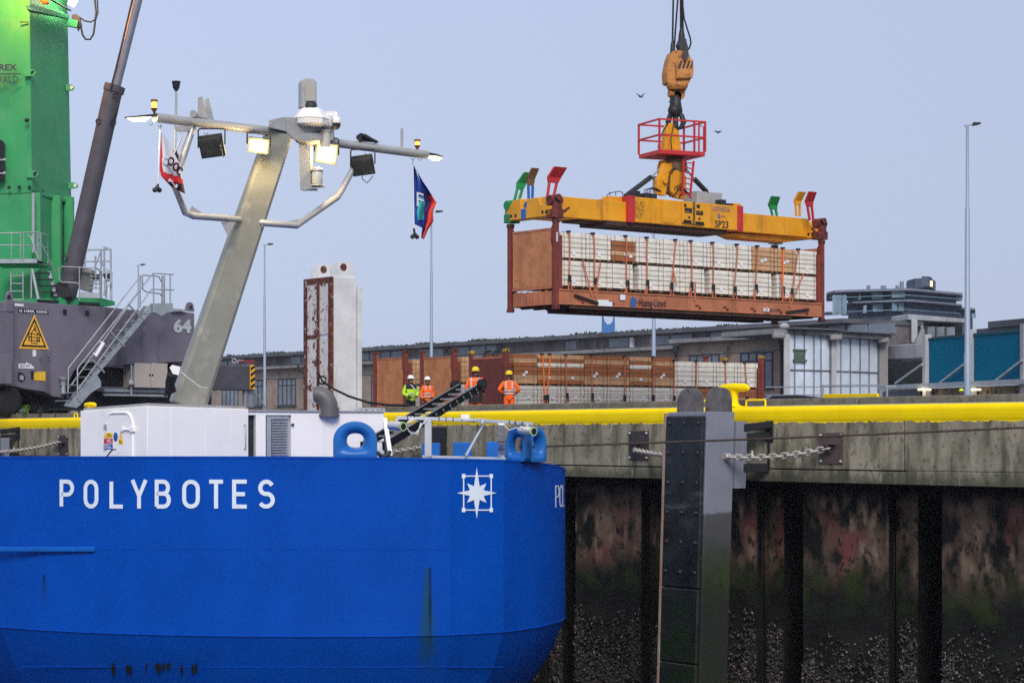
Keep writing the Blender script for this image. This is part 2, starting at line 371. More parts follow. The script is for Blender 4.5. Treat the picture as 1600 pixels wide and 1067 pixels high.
# clothing
def cloth(n, c, r=0.8): return mat(n, c, r, var=0.12, scale=8, bump=0.15, bscale=16)
m_skin = mat('skin', (0.50, 0.28, 0.20), 0.6, var=0.06, scale=20)
m_navy = cloth('navy_cloth', (0.012, 0.016, 0.03)); m_orange = cloth('orange_hi_vis', (1.0, 0.14, 0.012)); m_lime = cloth('lime_hi_vis', (0.55, 0.85, 0.02))
m_tape = mat('reflective_tape', (0.48, 0.50, 0.56), 0.4, var=0.05)
m_hwhite = mat('helmet_white', (0.78, 0.79, 0.82), 0.35, var=0.02); m_hyel = mat('helmet_yellow', (0.85, 0.62, 0.01), 0.35, var=0.02)
m_hlime = mat('helmet_lime', (0.60, 0.85, 0.03), 0.35, var=0.02)

# hull: rust streaks and rub marks that belong to the plating (object space = metres from the ship's root)
# ================================================================= water, ground, quay
QF = Frame((5.88, 60, 0), math.atan2(-0.8057, 0.5924))     # quay axes: +x along the edge towards the viewer's right, +y inland
QA = QF.a
def QX(px, d=0.0):     # distance along the quay of photo column px on the plane y = d
    return QF.hit(px, HZ, d).x
GZ = 0.45
b = MB(); b.add([(-900,-40,-8.2),(900,-40,-8.2),(900,400,-8.2),(-900,400,-8.2)], [(0,1,2,3)])
struct(b.build('water', m_water))
b = MB(); L0 = 1500
o = QF.M
b.add([o@Vector(p) for p in ((-L0,0.9,GZ),(700,0.9,GZ),(700,1500,GZ),(-L0,1500,GZ))], [(0,1,2,3)])
struct(b.build('ground', m_ground))
X0, X1 = -75.0, 46.0
quay = thing('quay_wall', 'long weathered concrete quay wall with a yellow painted edge above dark sheet piling', 'quay wall', QF.o, QA)
# coping: concrete face, 25 m lengths with joints
add_masks('quay_concrete', [
  ((0.34,0.31,0.24), lambda nd, L, sp, tc: math_(nd, L, 'MULTIPLY', mrange(nd, L, nz(nd, L, tc, 1.1, 12, 0.7), 0.48, 0.66), 0.8)),
  ((0.055,0.052,0.036), lambda nd, L, sp, tc: math_(nd, L, 'MULTIPLY', mrange(nd, L, nz(nd, L, tc, 9.0, 12, 6.0), 0.56, 0.68), 0.75)),
  ((0.035,0.045,0.022), lambda nd, L, sp, tc: math_(nd, L, 'MULTIPLY', mrange(nd, L, math_(nd, L, 'ADD', sp.outputs['Z'], math_(nd, L, 'MULTIPLY', nz(nd, L, tc, 1.6), 0.8)), -0.72, -0.40, 1, 0), 0.7)),
  ((0.045,0.05,0.03), lambda nd, L, sp, tc: math_(nd, L, 'MULTIPLY', mrange(nd, L, nz(nd, L, tc, 2.4, 10, 0.6), 0.47, 0.66), 0.75)),
  ((0.42,0.40,0.36), lambda nd, L, sp, tc: math_(nd, L, 'MULTIPLY', mrange(nd, L, nz(nd, L, tc, 1.9, 6, 0.55), 0.665, 0.71), 0.6)),
  ((1.0,0.71,0.0), lambda nd, L, sp, tc: mrange(nd, L, math_(nd, L, 'ADD', sp.outputs['Z'], math_(nd, L, 'MULTIPLY', nz(nd, L, tc, 7.0, 4), 0.16)), 0.450, 0.457))])
def coping(x0, x1):
    b = MB()
    prof = [(0,-0.86),(0,0.50),(0.10,0.80),(0.60,0.80),(0.60,GZ-0.1),(3.4,GZ-0.1),(3.4,-0.86)]
    b.prism([(-p[0], p[1]) for p in prof], (x0,0,0), (0,-1,0), (0,0,1), (x1-x0,0,0))
    return b
j = [X0] + sorted([QX(p) for p in (-300, 250, 968, 1412)]) + [X1]
for a_, c_ in zip(j[:-1], j[1:]):
    coping(a_+0.012, c_-0.012).build('coping', m_conc, quay, bevel=0.02)
# lower lip blocks set back by a finger
k = [X0] + [QX(p) for p in (-500, 100, 620, 922, 1322, 1330+85)] + [X1]
for i, (a_, c_) in enumerate(zip(k[:-1], k[1:])):
    b = MB(); b.box(a_+0.01, c_-0.01, 0.012 if i < 6 else 0.003, 3.4, -1.21, -0.885 if i < 6 else -0.861)
    b.build('coping_lip', m_conc, quay, bevel=0.015)
# yellow nosing (half-round bull rail)
jj = [X0, QX(-200), QX(440), QX(898), QX(1312), X1]
for a_, c_ in zip(jj[:-1], jj[1:]):
    pr = [(0.52,0.812),(0.10,0.812)] + [(0.12-0.15*math.sin(t), 0.662+0.15*math.cos(t)) for t in [math.pi*i/10 for i in range(1,6)]] + [(-0.030,0.56),(-0.022,0.47),(-0.006,0.405),(0.02,0.40),(0.3,0.5),(0.52,0.5)]
    b = MB(); b.prism([(-p[0], p[1]) for p in pr], (a_+0.008,0,0), (0,-1,0), (0,0,1), (c_-a_-0.016,0,0))
    for i in range(len(b.s)): b.s[i] = False
    b.build('yellow_nosing', m_yel, quay)
b = MB(); b.box(X0, X1, 0.55, 0.64, 0.818, 0.845); b.build('steel_strip', m_pipe, quay)
for a_, c_ in zip(jj[:-1], jj[1:]):
    b = MB(); b.box(a_+0.02, c_-0.02, 0.66, 1.02, 0.3, 1.03); b.build('kerb', m_concB, quay, bevel=0.03)
for i in range(26):
    x = X0 + 6 + i*4.3
    if i % 3 == 0: continue
# sheet piling
PER = (QX(1472, .9)-QX(1255, .9))
base = QX(1255, .9)
def rel(px, d): return QX(px, d)-base
prof = [(0, .9), (rel(1388,.9), .9), (rel(1389,1.6), 2.2), (rel(1396,1.25), 1.35), (rel(1430,1.25), 1.35), (rel(1434,1.9), 3.0), (PER-0.12, 3.0)]
def outer(nd, L, sp, f, rib=1.0):  # weathering on outer faces only; recesses keep near-black colour as their shade
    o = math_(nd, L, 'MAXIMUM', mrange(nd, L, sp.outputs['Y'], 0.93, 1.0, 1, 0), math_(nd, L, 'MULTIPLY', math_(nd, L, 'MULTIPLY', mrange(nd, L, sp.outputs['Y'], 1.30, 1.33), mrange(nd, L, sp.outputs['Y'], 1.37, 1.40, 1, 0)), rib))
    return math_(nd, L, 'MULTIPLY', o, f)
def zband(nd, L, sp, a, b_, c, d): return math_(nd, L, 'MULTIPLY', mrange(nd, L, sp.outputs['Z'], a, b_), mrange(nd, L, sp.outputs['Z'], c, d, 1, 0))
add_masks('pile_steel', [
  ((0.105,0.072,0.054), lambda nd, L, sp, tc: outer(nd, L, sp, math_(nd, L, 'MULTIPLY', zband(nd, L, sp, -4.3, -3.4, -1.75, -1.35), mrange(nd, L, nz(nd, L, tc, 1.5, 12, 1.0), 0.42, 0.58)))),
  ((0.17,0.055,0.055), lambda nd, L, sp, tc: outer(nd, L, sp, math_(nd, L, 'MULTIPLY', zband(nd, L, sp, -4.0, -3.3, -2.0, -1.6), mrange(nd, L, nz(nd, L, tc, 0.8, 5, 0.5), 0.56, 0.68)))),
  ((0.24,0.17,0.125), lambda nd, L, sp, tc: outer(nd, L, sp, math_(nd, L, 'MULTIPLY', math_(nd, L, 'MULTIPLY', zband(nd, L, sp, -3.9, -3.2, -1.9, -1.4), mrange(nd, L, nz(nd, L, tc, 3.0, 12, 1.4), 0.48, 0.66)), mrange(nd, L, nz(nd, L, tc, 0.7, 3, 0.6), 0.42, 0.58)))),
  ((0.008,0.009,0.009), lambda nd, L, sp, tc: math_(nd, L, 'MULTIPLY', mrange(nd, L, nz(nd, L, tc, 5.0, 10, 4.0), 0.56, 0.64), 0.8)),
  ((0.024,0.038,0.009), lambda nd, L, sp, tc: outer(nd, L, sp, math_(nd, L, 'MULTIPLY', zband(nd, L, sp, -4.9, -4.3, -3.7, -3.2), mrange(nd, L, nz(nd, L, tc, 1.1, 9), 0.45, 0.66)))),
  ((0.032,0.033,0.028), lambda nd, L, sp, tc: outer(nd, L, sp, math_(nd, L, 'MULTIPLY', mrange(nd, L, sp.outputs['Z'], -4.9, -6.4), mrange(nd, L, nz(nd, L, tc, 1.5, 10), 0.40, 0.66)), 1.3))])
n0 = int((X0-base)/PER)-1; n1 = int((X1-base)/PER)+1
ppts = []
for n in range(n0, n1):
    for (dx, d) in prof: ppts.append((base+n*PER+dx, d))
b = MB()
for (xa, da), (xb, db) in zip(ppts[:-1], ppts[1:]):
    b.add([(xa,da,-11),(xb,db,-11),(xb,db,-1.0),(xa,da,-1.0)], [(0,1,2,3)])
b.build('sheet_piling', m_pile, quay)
b = MB(); b.box(X0, X1, 3.2, 3.4, -11, -0.9); b.build('backing_wall', m_cdark, quay)
# mussels on the piling
b = MB(); rnd = random.Random(5)
ico = [(0,0,1),(0.9,0,0.1),(0.2,0.8,0),(-0.85,0.25,-0.05),(-0.1,-0.8,0.1),(0.05,0,-1)]
icf = [(0,1,2),(0,2,3),(0,3,4),(0,4,1),(5,2,1),(5,3,2),(5,4,3),(5,1,4)]
def dens(x, z, d):
    n_ = mnoise.noise(Vector((x*0.75, d*2.0, z*0.5)))
    top = -5.05 - 0.35*d*0 + n_*0.9
    return max(0.0, min(1.0, (top - z)/0.9))
nm = 0; tries = 0
while nm < 15000 and tries < 90000:
    tries += 1
    x = rnd.uniform(QX(820, 1.5), QX(1625, 0.9)); z = rnd.uniform(-7.7, -4.3)
    # find profile depth
    t = (x-base) % PER; d = 3.0
    for (xa, da), (xb, db) in zip(prof[:-1], prof[1:]):
        if xa <= t <= xb: d = da+(db-da)*((t-xa)/max(1e-6, xb-xa)); break
    w = dens(x, z, d)
    if d < 1.0: w *= 0.9 if t < 0.45 or t > prof[1][0]-0.5 else 0.22+0.75*max(0, (-6.3-z))
    if rnd.random() > w: continue
    r = rnd.uniform(0.028, 0.075); rot = Matrix.Rotation(rnd.uniform(0, 6.28), 3, Vector((rnd.random()-.5, rnd.random()-.5, rnd.random()-.5)).normalized())
    c = Vector((x, d-0.02-rnd.random()*0.03, z))
    b.add([c+rot@Vector((p[0]*r*0.85, p[1]*r*0.75, p[2]*r*1.1)) for p in ico], icf); nm += 1
mo = b.build('mussels', m_mussel, None); mo.data.transform(QF.M); struct(mo, 'stuff')
# ---- mooring bollards and handles on the edge
def bollard(px, headpx, label):
    f = QF.hit(px, 640, 0.28); t = thing('bollard', label, 'bollard', QF.M@Vector((f.x, 0.28, 0.81)), QA, 'yellow bollards along the quay edge')
    b = MB(); b.lathe([(0.24,0.0),(0.24,0.03),(0.15,0.07),(0.115,0.16),(0.115,0.34),(0.14,0.45)], n=18); b.build('post', m_yel, t)
    b = MB(); L_ = headpx; pts = [(-L_,0,0.53),(-L_*0.8,0,0.535),(0,0,0.54),(L_*0.8,0,0.535),(L_,0,0.53)]
    b.tube(pts, [0.06,0.105,0.125,0.105,0.06], 14); b.build('head', m_yel, t)
    b = MB(); b.box(-0.30,0.30,-0.24,0.24,-0.004,0.03); b.build('base_plate', m_yel, t, bevel=0.01)
    return t
bollard(1147, 0.58, 'yellow T-headed bollard on the quay edge beside the grey fender pile')
bollard(141, 0.50, 'yellow T-headed bollard on the quay edge behind the white deckhouse')
def handle(pa, pb, label):
    xa = QX(pa, .3); xb = QX(pb, .3); h = 0.20; r = 0.05
    pts = [(xa,.3,.80),(xa,.3,.80+h-r)] + [(xa+r-r*math.cos(t), .3, .80+h-r+r*math.sin(t)) for t in (0.5,1.0,1.57)] + [(xb-r+r*math.sin(t), .3, .80+h-r+r*math.cos(t)) for t in (0.0,0.6,1.1,1.57)] + [(xb,.3,.80)]
    b = MB(); b.tube([QF.M@Vector(p) for p in pts], 0.026, 8)
    recenter(tag(b.build('ladder_handle', m_yel), label, 'handle', 'yellow tube handles on the quay edge'))
handle(1166, 1196, 'yellow tube hand grip on the quay edge just right of the T-headed bollard')
handle(1094, 1112, 'yellow tube hand grip showing between the two ears of the grey fender pile')
handle(116, 121, 'short yellow tube hand grip on the quay edge by the far left bollard')
# ---- fender piles standing in front of the wall
def fender(pxc, ztop, earh, label, mats_, name='fender_pile', group='tall steel fender piles in front of the quay wall', wdt=1.61, bolts=True, rusty=False, zear=None, bend=1.0):
    mf, mb, me = mats_
    c = QF.hit(pxc, 640, -1.8); x1 = c.x; x0 = x1-wdt; y0 = -1.8; y1 = -0.81
    t = thing(name, label, 'fender pile', QF.M@Vector(((x0+x1)/2, y0, -8.2)), QA, group)
    zb = 0.0; H = ztop+8.2; w = wdt/2
    b = MB(); b.box(-w, w, 0.0, y1-y0, -2, H); b.build('box_pile', mb, t, bevel=0.015)
    if not rusty:
        b = MB(); z = H-0.10
        for i, hh in enumerate((4.62, 2.0, 4.0)):      # dark facing panels, one above the other
            b = MB(); b.box(-w+0.07, w-0.03, -0.13, -0.002, z-hh, z); 
            o = b.build('facing_panel', mf, t, bevel=0.035)
            z -= hh+0.02
        b = MB()
        for r_ in range(6):
            for q in range(3):
                cx = -w+0.24+q*(wdt-0.42)/2; zz = H-0.30-r_*0.80
                b.lathe([(0.055,0.0),(0.055,0.016),(0.03,0.018),(0.028,0.045),(0.0,0.046)], (cx,-0.131,zz), (0,-1,0), 10)
        b.build('bolt', m_dark, t)['kind'] = 'stuff'
        b = MB(); b.box(-w-0.004, -w+0.066, -0.135, 0.0, -1, H-0.03); b.build('edge_strip', m_edge, t)
    else:
        b = MB(); pt = 0.05   # rusty frame round flaking white panels
        for xa, xb in ((-w,-w+0.22),(-w+0.86,-w+1.02),(w-0.14,w)): b.box(xa, xb, -pt, -0.002, -1, H)
        b.box(-w+0.22, -w+0.86, -pt, -0.002, H-0.2, H); b.box(-w+1.02, w-0.14, -pt, -0.002, H-0.2, H)
        b.box(-w+0.22, -w+0.84, -pt+.004, -0.002, H-2.05, H-1.93)
        b.build('rusted_frame', m_prust, t)
        b = MB()
        for xa, xb in ((-w+.222,-w+.50),(-w+.53,-w+.858),(-w+1.022,-w+1.20),(-w+1.23,w-0.142)):
            b.box(xa, xb, -0.03, -0.0015, -1, H-2.052); b.box(xa, xb, -0.03, -0.0015, H-1.928, H-0.202)
        b.build('flaking_panel', m_pflake, t, bevel=0.006)
        b = MB(); b.box(w-0.02, w+0.05, -0.06, 0.05, -1, H-0.005); b.build('corner_bead', m_prust, t)
    # two rounded ears on top
    for i, xc in enumerate((-w+0.36, w-0.10)):
        D = y1-y0; n_ = 12; hw = D/2-0.03
        pl = [(-hw, 0)] + [(-hw*(1 - (k_/n_)**2.2*0.62) , earh*(k_/n_)) for k_ in range(1, n_)]
        pl = [(-hw,0)]
        for k_ in range(0, 15):
            a = math.pi*k_/14; sx = -math.cos(a); sz = math.sin(a)
            pl.append((hw*math.copysign(abs(sx)**0.75, sx)*0.98, earh*0.12+earh*0.88*abs(sz)**0.62))
        pl.append((hw,0))
        zlow = -0.12 if i else 0
        b = MB(); b.prism([(p[0], p[1]) for p in pl], (xc-0.03, D/2, H+0.002), (0,1,0), (0,0,1), (0.06,0,0))
        e_ = b.build('lifting_ear', me, t)
        if rusty:
            b = MB(); b.lathe([(0.13,0),(0.13,0.006)], (xc+0.031, D/2+0.02, H+earh*0.62), (1,0,0), 14); b.build('rust_ring', m_prust, e_)
    # back plate
    b = MB(); Hb = H-(0.25 if not rusty else 0.3)
    b.box(w-0.10, w+0.06, y1-y0+0.01, y1-y0+(0.38 if not rusty else 0.16), (H-2.05 if not rusty else -1), Hb)
    b.box(w+0.06, w+0.085, y1-y0+(0.33 if not rusty else 0.12), y1-y0+(0.385 if not rusty else 0.165), (H-2.05 if not rusty else -1), Hb)
    b.build('back_plate', mb if not rusty else m_pwhite, t)
    return t, x0, x1, H
m_edge = mat('rusty_edge', (0.34, 0.27, 0.24), 0.7, var=0.2, scale=2, col2=(0.30,0.14,0.06), thr=0.5, streak=True)
add_masks('fender_grey', [((0.065,0.068,0.07), lambda nd, L, sp, tc: mrange(nd, L, math_(nd, L, 'ADD', sp.outputs['Z'], math_(nd, L, 'MULTIPLY', nz(nd, L, tc, 1.1, 3), 0.5)), 6.42, 6.36, 0, 0.9)),
   ((0.016,0.020,0.014), lambda nd, L, sp, tc: math_(nd, L, 'MULTIPLY', mrange(nd, L, math_(nd, L, 'ADD', sp.outputs['Z'], math_(nd, L, 'MULTIPLY', nz(nd, L, tc, 1.4, 8), 1.6)), 7.0, 5.0), 0.94)), ((0.030,0.050,0.016), lambda nd, L, sp, tc: math_(nd, L, 'MULTIPLY', zband(nd, L, sp, 3.6, 4.4, 4.8, 5.4), mrange(nd, L, nz(nd, L, tc, 1.7, 9), 0.42, 0.64)))])
add_masks('fender_panel', [((0.012,0.026,0.008), lambda nd, L, sp, tc: math_(nd, L, 'MULTIPLY', mrange(nd, L, sp.outputs['Z'], 4.3, 3.0), mrange(nd, L, nz(nd, L, tc, 1.3, 9), 0.38, 0.66))), ((0.06,0.07,0.072), lambda nd, L, sp, tc: math_(nd, L, 'MULTIPLY', zband(nd, L, sp, 5.6, 6.2, 6.5, 7.1), mrange(nd, L, nz(nd, L, tc, 1.6, 9, 5.0), 0.50, 0.68)))])
fp, fx0, fx1, fH = fender(1105, 0.66, 0.66, 'grey steel fender pile with black bolted panels and two rounded ears on top', (m_fblack, m_fgrey, m_fear))
def lean(root, k, H):
    for o in [c for c in root.children_recursive if c.type == 'MESH']:
        if o.data.users and not o.data.get('leant'):
            for v in o.data.vertices: v.co.x -= k*(H-v.co.z)
            o.data['leant'] = 1
lean(fp, 0.042, fH)
wp, wx0, wx1, wH = fender(518, 5.38, 0.55, 'tall white fender pile streaked with rust rising behind the white deckhouse', (m_pflake, m_pwhite, m_pwhite), rusty=True, wdt=1.75)
cp_, cx0, cx1, cH = fender(-32, 0.2, 0.66, 'grey fender pile cut by the left edge of the photo below the crane', (m_fblack, m_fgrey, m_prust))
# dark strut brackets between pile and wall, their shadow built in as black pieces
def bracket(px0, px1, ya, yb, label):
    a = QF.hit(px0, ya, -0.9); c = QF.hit(px1, ya, -0.02)
    b = MB(); zt = a.z; x = (a.x+c.x)/2
    xa = QX(px0, -0.55); w_ = 0.42
    b.beam((xa, -0.55, zt-0.10), (xa+0.80, -0.01, zt+0.02), 0.22, 0.20)
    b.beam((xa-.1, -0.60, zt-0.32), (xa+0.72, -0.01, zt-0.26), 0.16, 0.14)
    b.beam((xa-.1, -0.60, zt-1.15), (xa+0.65, -0.01, zt-1.15), 0.20, 0.24); b.box(xa+0.62, xa+0.72, -0.04, -0.006, zt-1.2, zt-0.30)  # lower black beam and wall strip stand in for the bracket's shadow
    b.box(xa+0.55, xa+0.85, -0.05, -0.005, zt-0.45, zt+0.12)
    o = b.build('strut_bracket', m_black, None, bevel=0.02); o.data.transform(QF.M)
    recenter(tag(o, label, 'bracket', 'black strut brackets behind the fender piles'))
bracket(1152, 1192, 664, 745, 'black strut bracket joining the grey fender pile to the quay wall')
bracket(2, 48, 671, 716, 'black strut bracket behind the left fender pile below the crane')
# anchor plates and chains
def plate(pa, pb, ya, yb, m, label, lug=False):
    a = QF.hit(pa, ya, -0.03); c = QF.hit(pb, yb, -0.03)
    t = thing('anchor_plate', label, 'anchor plate', QF.M@Vector(((a.x+c.x)/2, 0, c.z)), QA, 'steel anchor plates on the quay wall')
    w = (c.x-a.x)/2; h = a.z-c.z
    b = MB(); b.box(-w, w, -0.035, -0.004, 0, h); b.build('plate', m, t, bevel=0.008)
    b = MB()
    for sx in (-1, 1):
        for zz in (0.07, h-0.07): b.lathe([(0.04,0),(0.04,0.02),(0.02,0.022),(0.02,0.05),(0,0.05)], (sx*(w-0.07),-0.036,zz), (0,-1,0), 8)
    build_each(b, 'bolt_head', m_chain, t)
    if lug:
        b = MB(); b.prism([(0,0),(0.26,0.0),(0.06,-0.22),(0,-0.22)], (-0.03,-0.036,h*0.62), (0,-1,0), (0,0,1), (0.06,0,0)); b.box(-w*.5,w*.5,-0.2,-0.036,h*.62,h*.62+.03)
        b.build('lug', m, t)
plate(982, 1013, 673, 719, m_plate, 'black anchor plate on the wall just left of the grey fender pile', True)
plate(1280, 1317, 676, 725, m_plate2, 'brown anchor plate on the wall holding the long galvanised chain', True)
plate(91, 106, 680, 712, m_plate, 'dark anchor plate on the wall between crane and white deckhouse', True)
def link(b, c, d, up, L_, r, mi=0):
    d = d.normalized(); s = d.cross(up).normalized(); u = s.cross(d)
    w = L_*0.30; pts = []
    for k in range(12):
        a = 2*math.pi*k/12; ca, sa = math.cos(a), math.sin(a)
        pts.append(c + d*((L_/2-w)*math.copysign(1, ca)*(1 if abs(ca) > 0.01 else 0) + w*ca) + s*(w*sa))
    b.tube(pts, r, 6, mi, closed=True)
def chain(p, q, s, L_, r, label, shackle=True):
    p = QF.M@Vector(p); q = QF.M@Vector(q)
    path = sag(p, q, s, 60); b = MB(); acc = 0; step = L_*0.70; tot = sum((path[i+1]-path[i]).length for i in range(60)); k = 0
    nlk = int(tot/step); 
    for k in range(nlk+1):
        t = k/nlk*60; i = min(59, int(t)); c = path[i].lerp(path[i+1], t-i); d = path[min(60,i+1)]-path[max(0,i-1)]
        up = Vector((0,0,1)) if k % 2 else Vector((0.8,0.6,0.1)).cross(d)
        up = Vector((0.15,-0.3,1)) if k % 2 else (Vector((0.15,-0.3,1)).cross(d))
        link(b, c, d, up, L_, r)
    if shackle:
        b.tube([p+Vector((0.0,0,-.0)), p.lerp(q,0.16)], 0.035, 6); b.sphere(p, 0.075, 8, 6)
        e_ = p.lerp(q, 0.26); b.beam(e_+Vector((0,0,-.09)), e_+Vector((0,0,.11)), 0.05)
    recenter(tag(b.build('chain', m_chain), label, 'chain', 'galvanised chains holding the fender piles'))
a = QF.hit(1143, 713, -1.0); c = QF.hit(1291, 701, -0.15)
chain((fx1+0.06, -1.15, QF.hitx(1144,713,fx1).z), (c.x, -0.15, c.z), 0.10, 0.24, 0.026, 'long galvanised chain from the grey fender pile to the brown plate on the right')
a = QF.hit(992, 702, -0.2); z2 = QF.hit(1037, 712, -1.0)
chain((fx0-0.02, -0.9, z2.z), (a.x, -0.2, a.z-0.02), 0.05, 0.17, 0.030, 'short rusty chain from the black plate to the left side of the grey fender pile', False)
a = QF.hit(-2, 706, -0.9); c = QF.hit(92, 691, -0.15)
chain((a.x, -0.9, a.z), (c.x, -0.15, c.z), 0.08, 0.22, 0.028, 'galvanised chain below the crane at the left edge of the photo')
a = QF.hit(585, 708, -0.7); c = QF.hit(676, 694, -0.1)
chain((a.x, -0.7, a.z), (c.x, -0.1, c.z), 0.06, 0.22, 0.028, 'galvanised chain seen behind the aluminium frame on the bow', False)
b = MB(); a = QF.hit(674, 667, -0.03); c = QF.hit(697, 712, -0.03)
b.box(a.x, c.x, -0.10, -0.005, c.z, a.z); o = b.build('fender_pad', m_black, None, bevel=0.02); o.data.transform(QF.M)
recenter(tag(o, 'black rubber pad on the wall behind the aluminium frame', 'fender pad'))
# weeds on the edge
def weed(px, py, h, n, m, label):
    rr = random.Random(px); p = QF.hit(px, py, 0.6); t = thing('weed', label, 'plant', QF.M@Vector((p.x, 0.62, 0.80)), QA, 'weeds growing on the quay edge')
    b = MB(); lf = MB()
    for i in range(n):
        a = rr.uniform(0, 6.28); l = rr.uniform(0.2, 0.45)*h; d = Vector((math.cos(a)*l, math.sin(a)*l*.6, h*rr.uniform(.6, 1)))
        b.tube([(0,0,0), d*0.5+Vector((0,0,.03)), d], [0.008,0.006,0.003], 4)
        for k in range(14):
            q = d*rr.uniform(.25, 1.02); u = Vector((rr.uniform(-1,1), rr.uniform(-1,1), rr.uniform(-.2,1))).normalized()*rr.uniform(.06,.11)*(h/.5)
            s = u.cross(Vector((rr.random(),rr.random(),rr.random()))).normalized()*0.016*(h/.4)
            lf.add([q, q+u*.5+s, q+u, q+u*.5-s], [(0,1,2,3)])
    b.build('stem', m, t); lf.build('leaves', m, t)
weed(38, 652, 0.62, 9, m_leaf, 'bright green weed on the quay edge below the crane wheel')
weed(62, 652, 0.55, 5, m_leafd, 'dull brown weed on the quay edge right of the bright green one')
weed(86, 652, 0.30, 3, m_leafd, 'small dry weed on the quay edge left of the crane stairs')
# ================================================================= the blue barge
ship = thing('barge', 'blue steel barge with white deckhouses, leaning grey light mast and white name lettering', 'barge', (-6, 57, -8.2), 0)
# plan of the rounded bow: photo column, depth, bulwark top row
ST = [(-330,66,712),(-240,60,712),(-150,56.2,712),(-70,53.6,713),(0,51.7,713.5),(74,50.8,713.5),(148,50.2,713.5),(224,49.8,713.5),(300,49.5,713.5),(400,49.3,713.5),(500,49.25,714),(600,49.3,715),(703,49.62,717),(745,49.98,717.6),(787,50.38,718.6),(815,51.0,720.2),(840,51.7,722.5),(858,52.4,725),(870,53.0,727.5),(878,53.6,730)]
SX = []; 
for px, Y, py in ST: p = P(px, py, Y); SX.append((p.x, Y, p.z))
SX += [(1.335,54.5,-.84),(1.30,55.3,-.85),(1.05,56.3,-.86),(0.4,57.6,-.87),(-0.8,59.4,-.88),(-3.7,63.4,-.88),(-9.6,71.5,-.88),(-21.5,88.0,-.88)]
SX = [(-37.5,76.5,-.6)] + SX
def hull_at(x):      # depth and top of the bow face at world x
    for a, c in zip(SX[:-1], SX[1:]):
        if a[0] <= x <= c[0]:
            t = (x-a[0])/(c[0]-a[0]); return a[1]+(c[1]-a[1])*t, a[2]+(c[2]-a[2])*t
    return SX[20][1], SX[20][2]
def inward(i):
    n_ = len(SX); a = Vector(SX[max(0,i-1)][:2]); c = Vector(SX[min(n_-1,i+1)][:2]); d = (c-a).normalized(); return Vector((-d.y, d.x))
LV = [(-4.52,0.0),(-5.35,0.34),(-6.6,1.15),(-8.8,3.2)]
b = MB(); rows = []
for i, (x, y, zt) in enumerate(SX):
    n_ = inward(i)
    colm = [Vector((x,y,zt)), Vector((x,y,-4.52))] 
    for z, off in LV[1:]: colm.append(Vector((x+n_.x*off, y+n_.y*off, z)))
    rows.append(colm)
K = len(rows[0])
creases = {13, 15}
for i in range(len(rows)-1):
    A, B = rows[i], rows[i+1]
    for k in range(K-1):
        b.add([A[k],B[k],B[k+1],A[k+1]], [(0,3,2,1)], 0, False)
hull = b.build('hull', m_hull, ship, world=True)
hull.data.polygons.foreach_set('use_smooth', [True]*len(hull.data.polygons))
import bmesh
bm = bmesh.new(); bm.from_mesh(hull.data); bmesh.ops.remove_doubles(bm, verts=bm.verts, dist=0.0005)
bmesh.ops.recalc_face_normals(bm, faces=bm.faces)
for e_ in bm.edges:
    if e_.is_boundary: continue
    v0, v1 = e_.verts; w0 = ship.location + v0.co; w1 = ship.location + v1.co
    if abs(w0.z+4.52) < .01 and abs(w1.z+4.52) < .01: e_.smooth = False
    if abs(v0.co.x-v1.co.x) < 1.2:
        for px in (703, 787):
            for i, s in enumerate(ST):
                if s[0] == px:
                    for rr in rows[i+1]:
                        pass
    for px in (703, 787):
        s_i = [s[0] for s in ST].index(px)+1
        if all(min((Vector((w.x, w.y))-Vector((q_.x, q_.y))).length for q_ in rows[s_i]) < .01 for w in (w0, w1)): e_.smooth = False
    a_ = e_.calc_face_angle(0)
    if a_ > R(14): e_.smooth = False
if bm.faces:
    # outward = towards the viewer on the bow
    f = min(bm.faces, key=lambda f: (f.calc_center_median()-Vector((0,-7,5))).length)
    if f.normal.y > 0: bmesh.ops.reverse_faces(bm, faces=bm.faces)
bm.to_mesh(hull.data); bm.free()
# stains belonging to the plating
def streak(x0, zt, zb, wt, wb, side=-1):
    def fn(nd, L, sp, tc):
        X = math_(nd, L, 'SUBTRACT', sp.outputs['X'], x0); Z = sp.outputs['Z']
        w = mrange(nd, L, Z, zt, zb, wt, wb)
        a = math_(nd, L, 'DIVIDE', math_(nd, L, 'ABSOLUTE', X), w)
        g = mrange(nd, L, math_(nd, L, 'ADD', a, math_(nd, L, 'MULTIPLY', math_(nd, L, 'SUBTRACT', nz(nd, L, tc, 6, 4, 0.8), 0.5), 0.6)), 0.15, 1.0, 1, 0)
        v = math_(nd, L, 'MULTIPLY', mrange(nd, L, Z, zt+0.02, zt-0.03, 0, 1), mrange(nd, L, Z, zb-0.3, zb+0.6, 0, 1))
        return math_(nd, L, 'MULTIPLY', math_(nd, L, 'MULTIPLY', g, v), 0.8)
    return fn
def sxz(px, py):
    p = P(px, py, hull_at(P(px, py, 49.6).x)[0]); q = p-Vector(ship.location); return q.x, q.z
sx1, sz1 = sxz(672, 886); _, sz2 = sxz(672, 1040)
sx3, sz3 = sxz(67, 898); _, sz4 = sxz(67, 935)
add_masks('hull_blue', [((0.012,0.06,0.085), streak(sx1-0.07, sz1, sz2, 0.06, 0.34)), ((0.002,0.006,0.012), streak(sx1, sz1, sz2+0.6, 0.04, 0.045)),
    ((0.01,0.03,0.05), streak(sx3, sz3, sz4, 0.05, 0.16)), ((0.0,0.004,0.012), streak(sx3, sz3, sz3-0.22, 0.07, 0.03))])
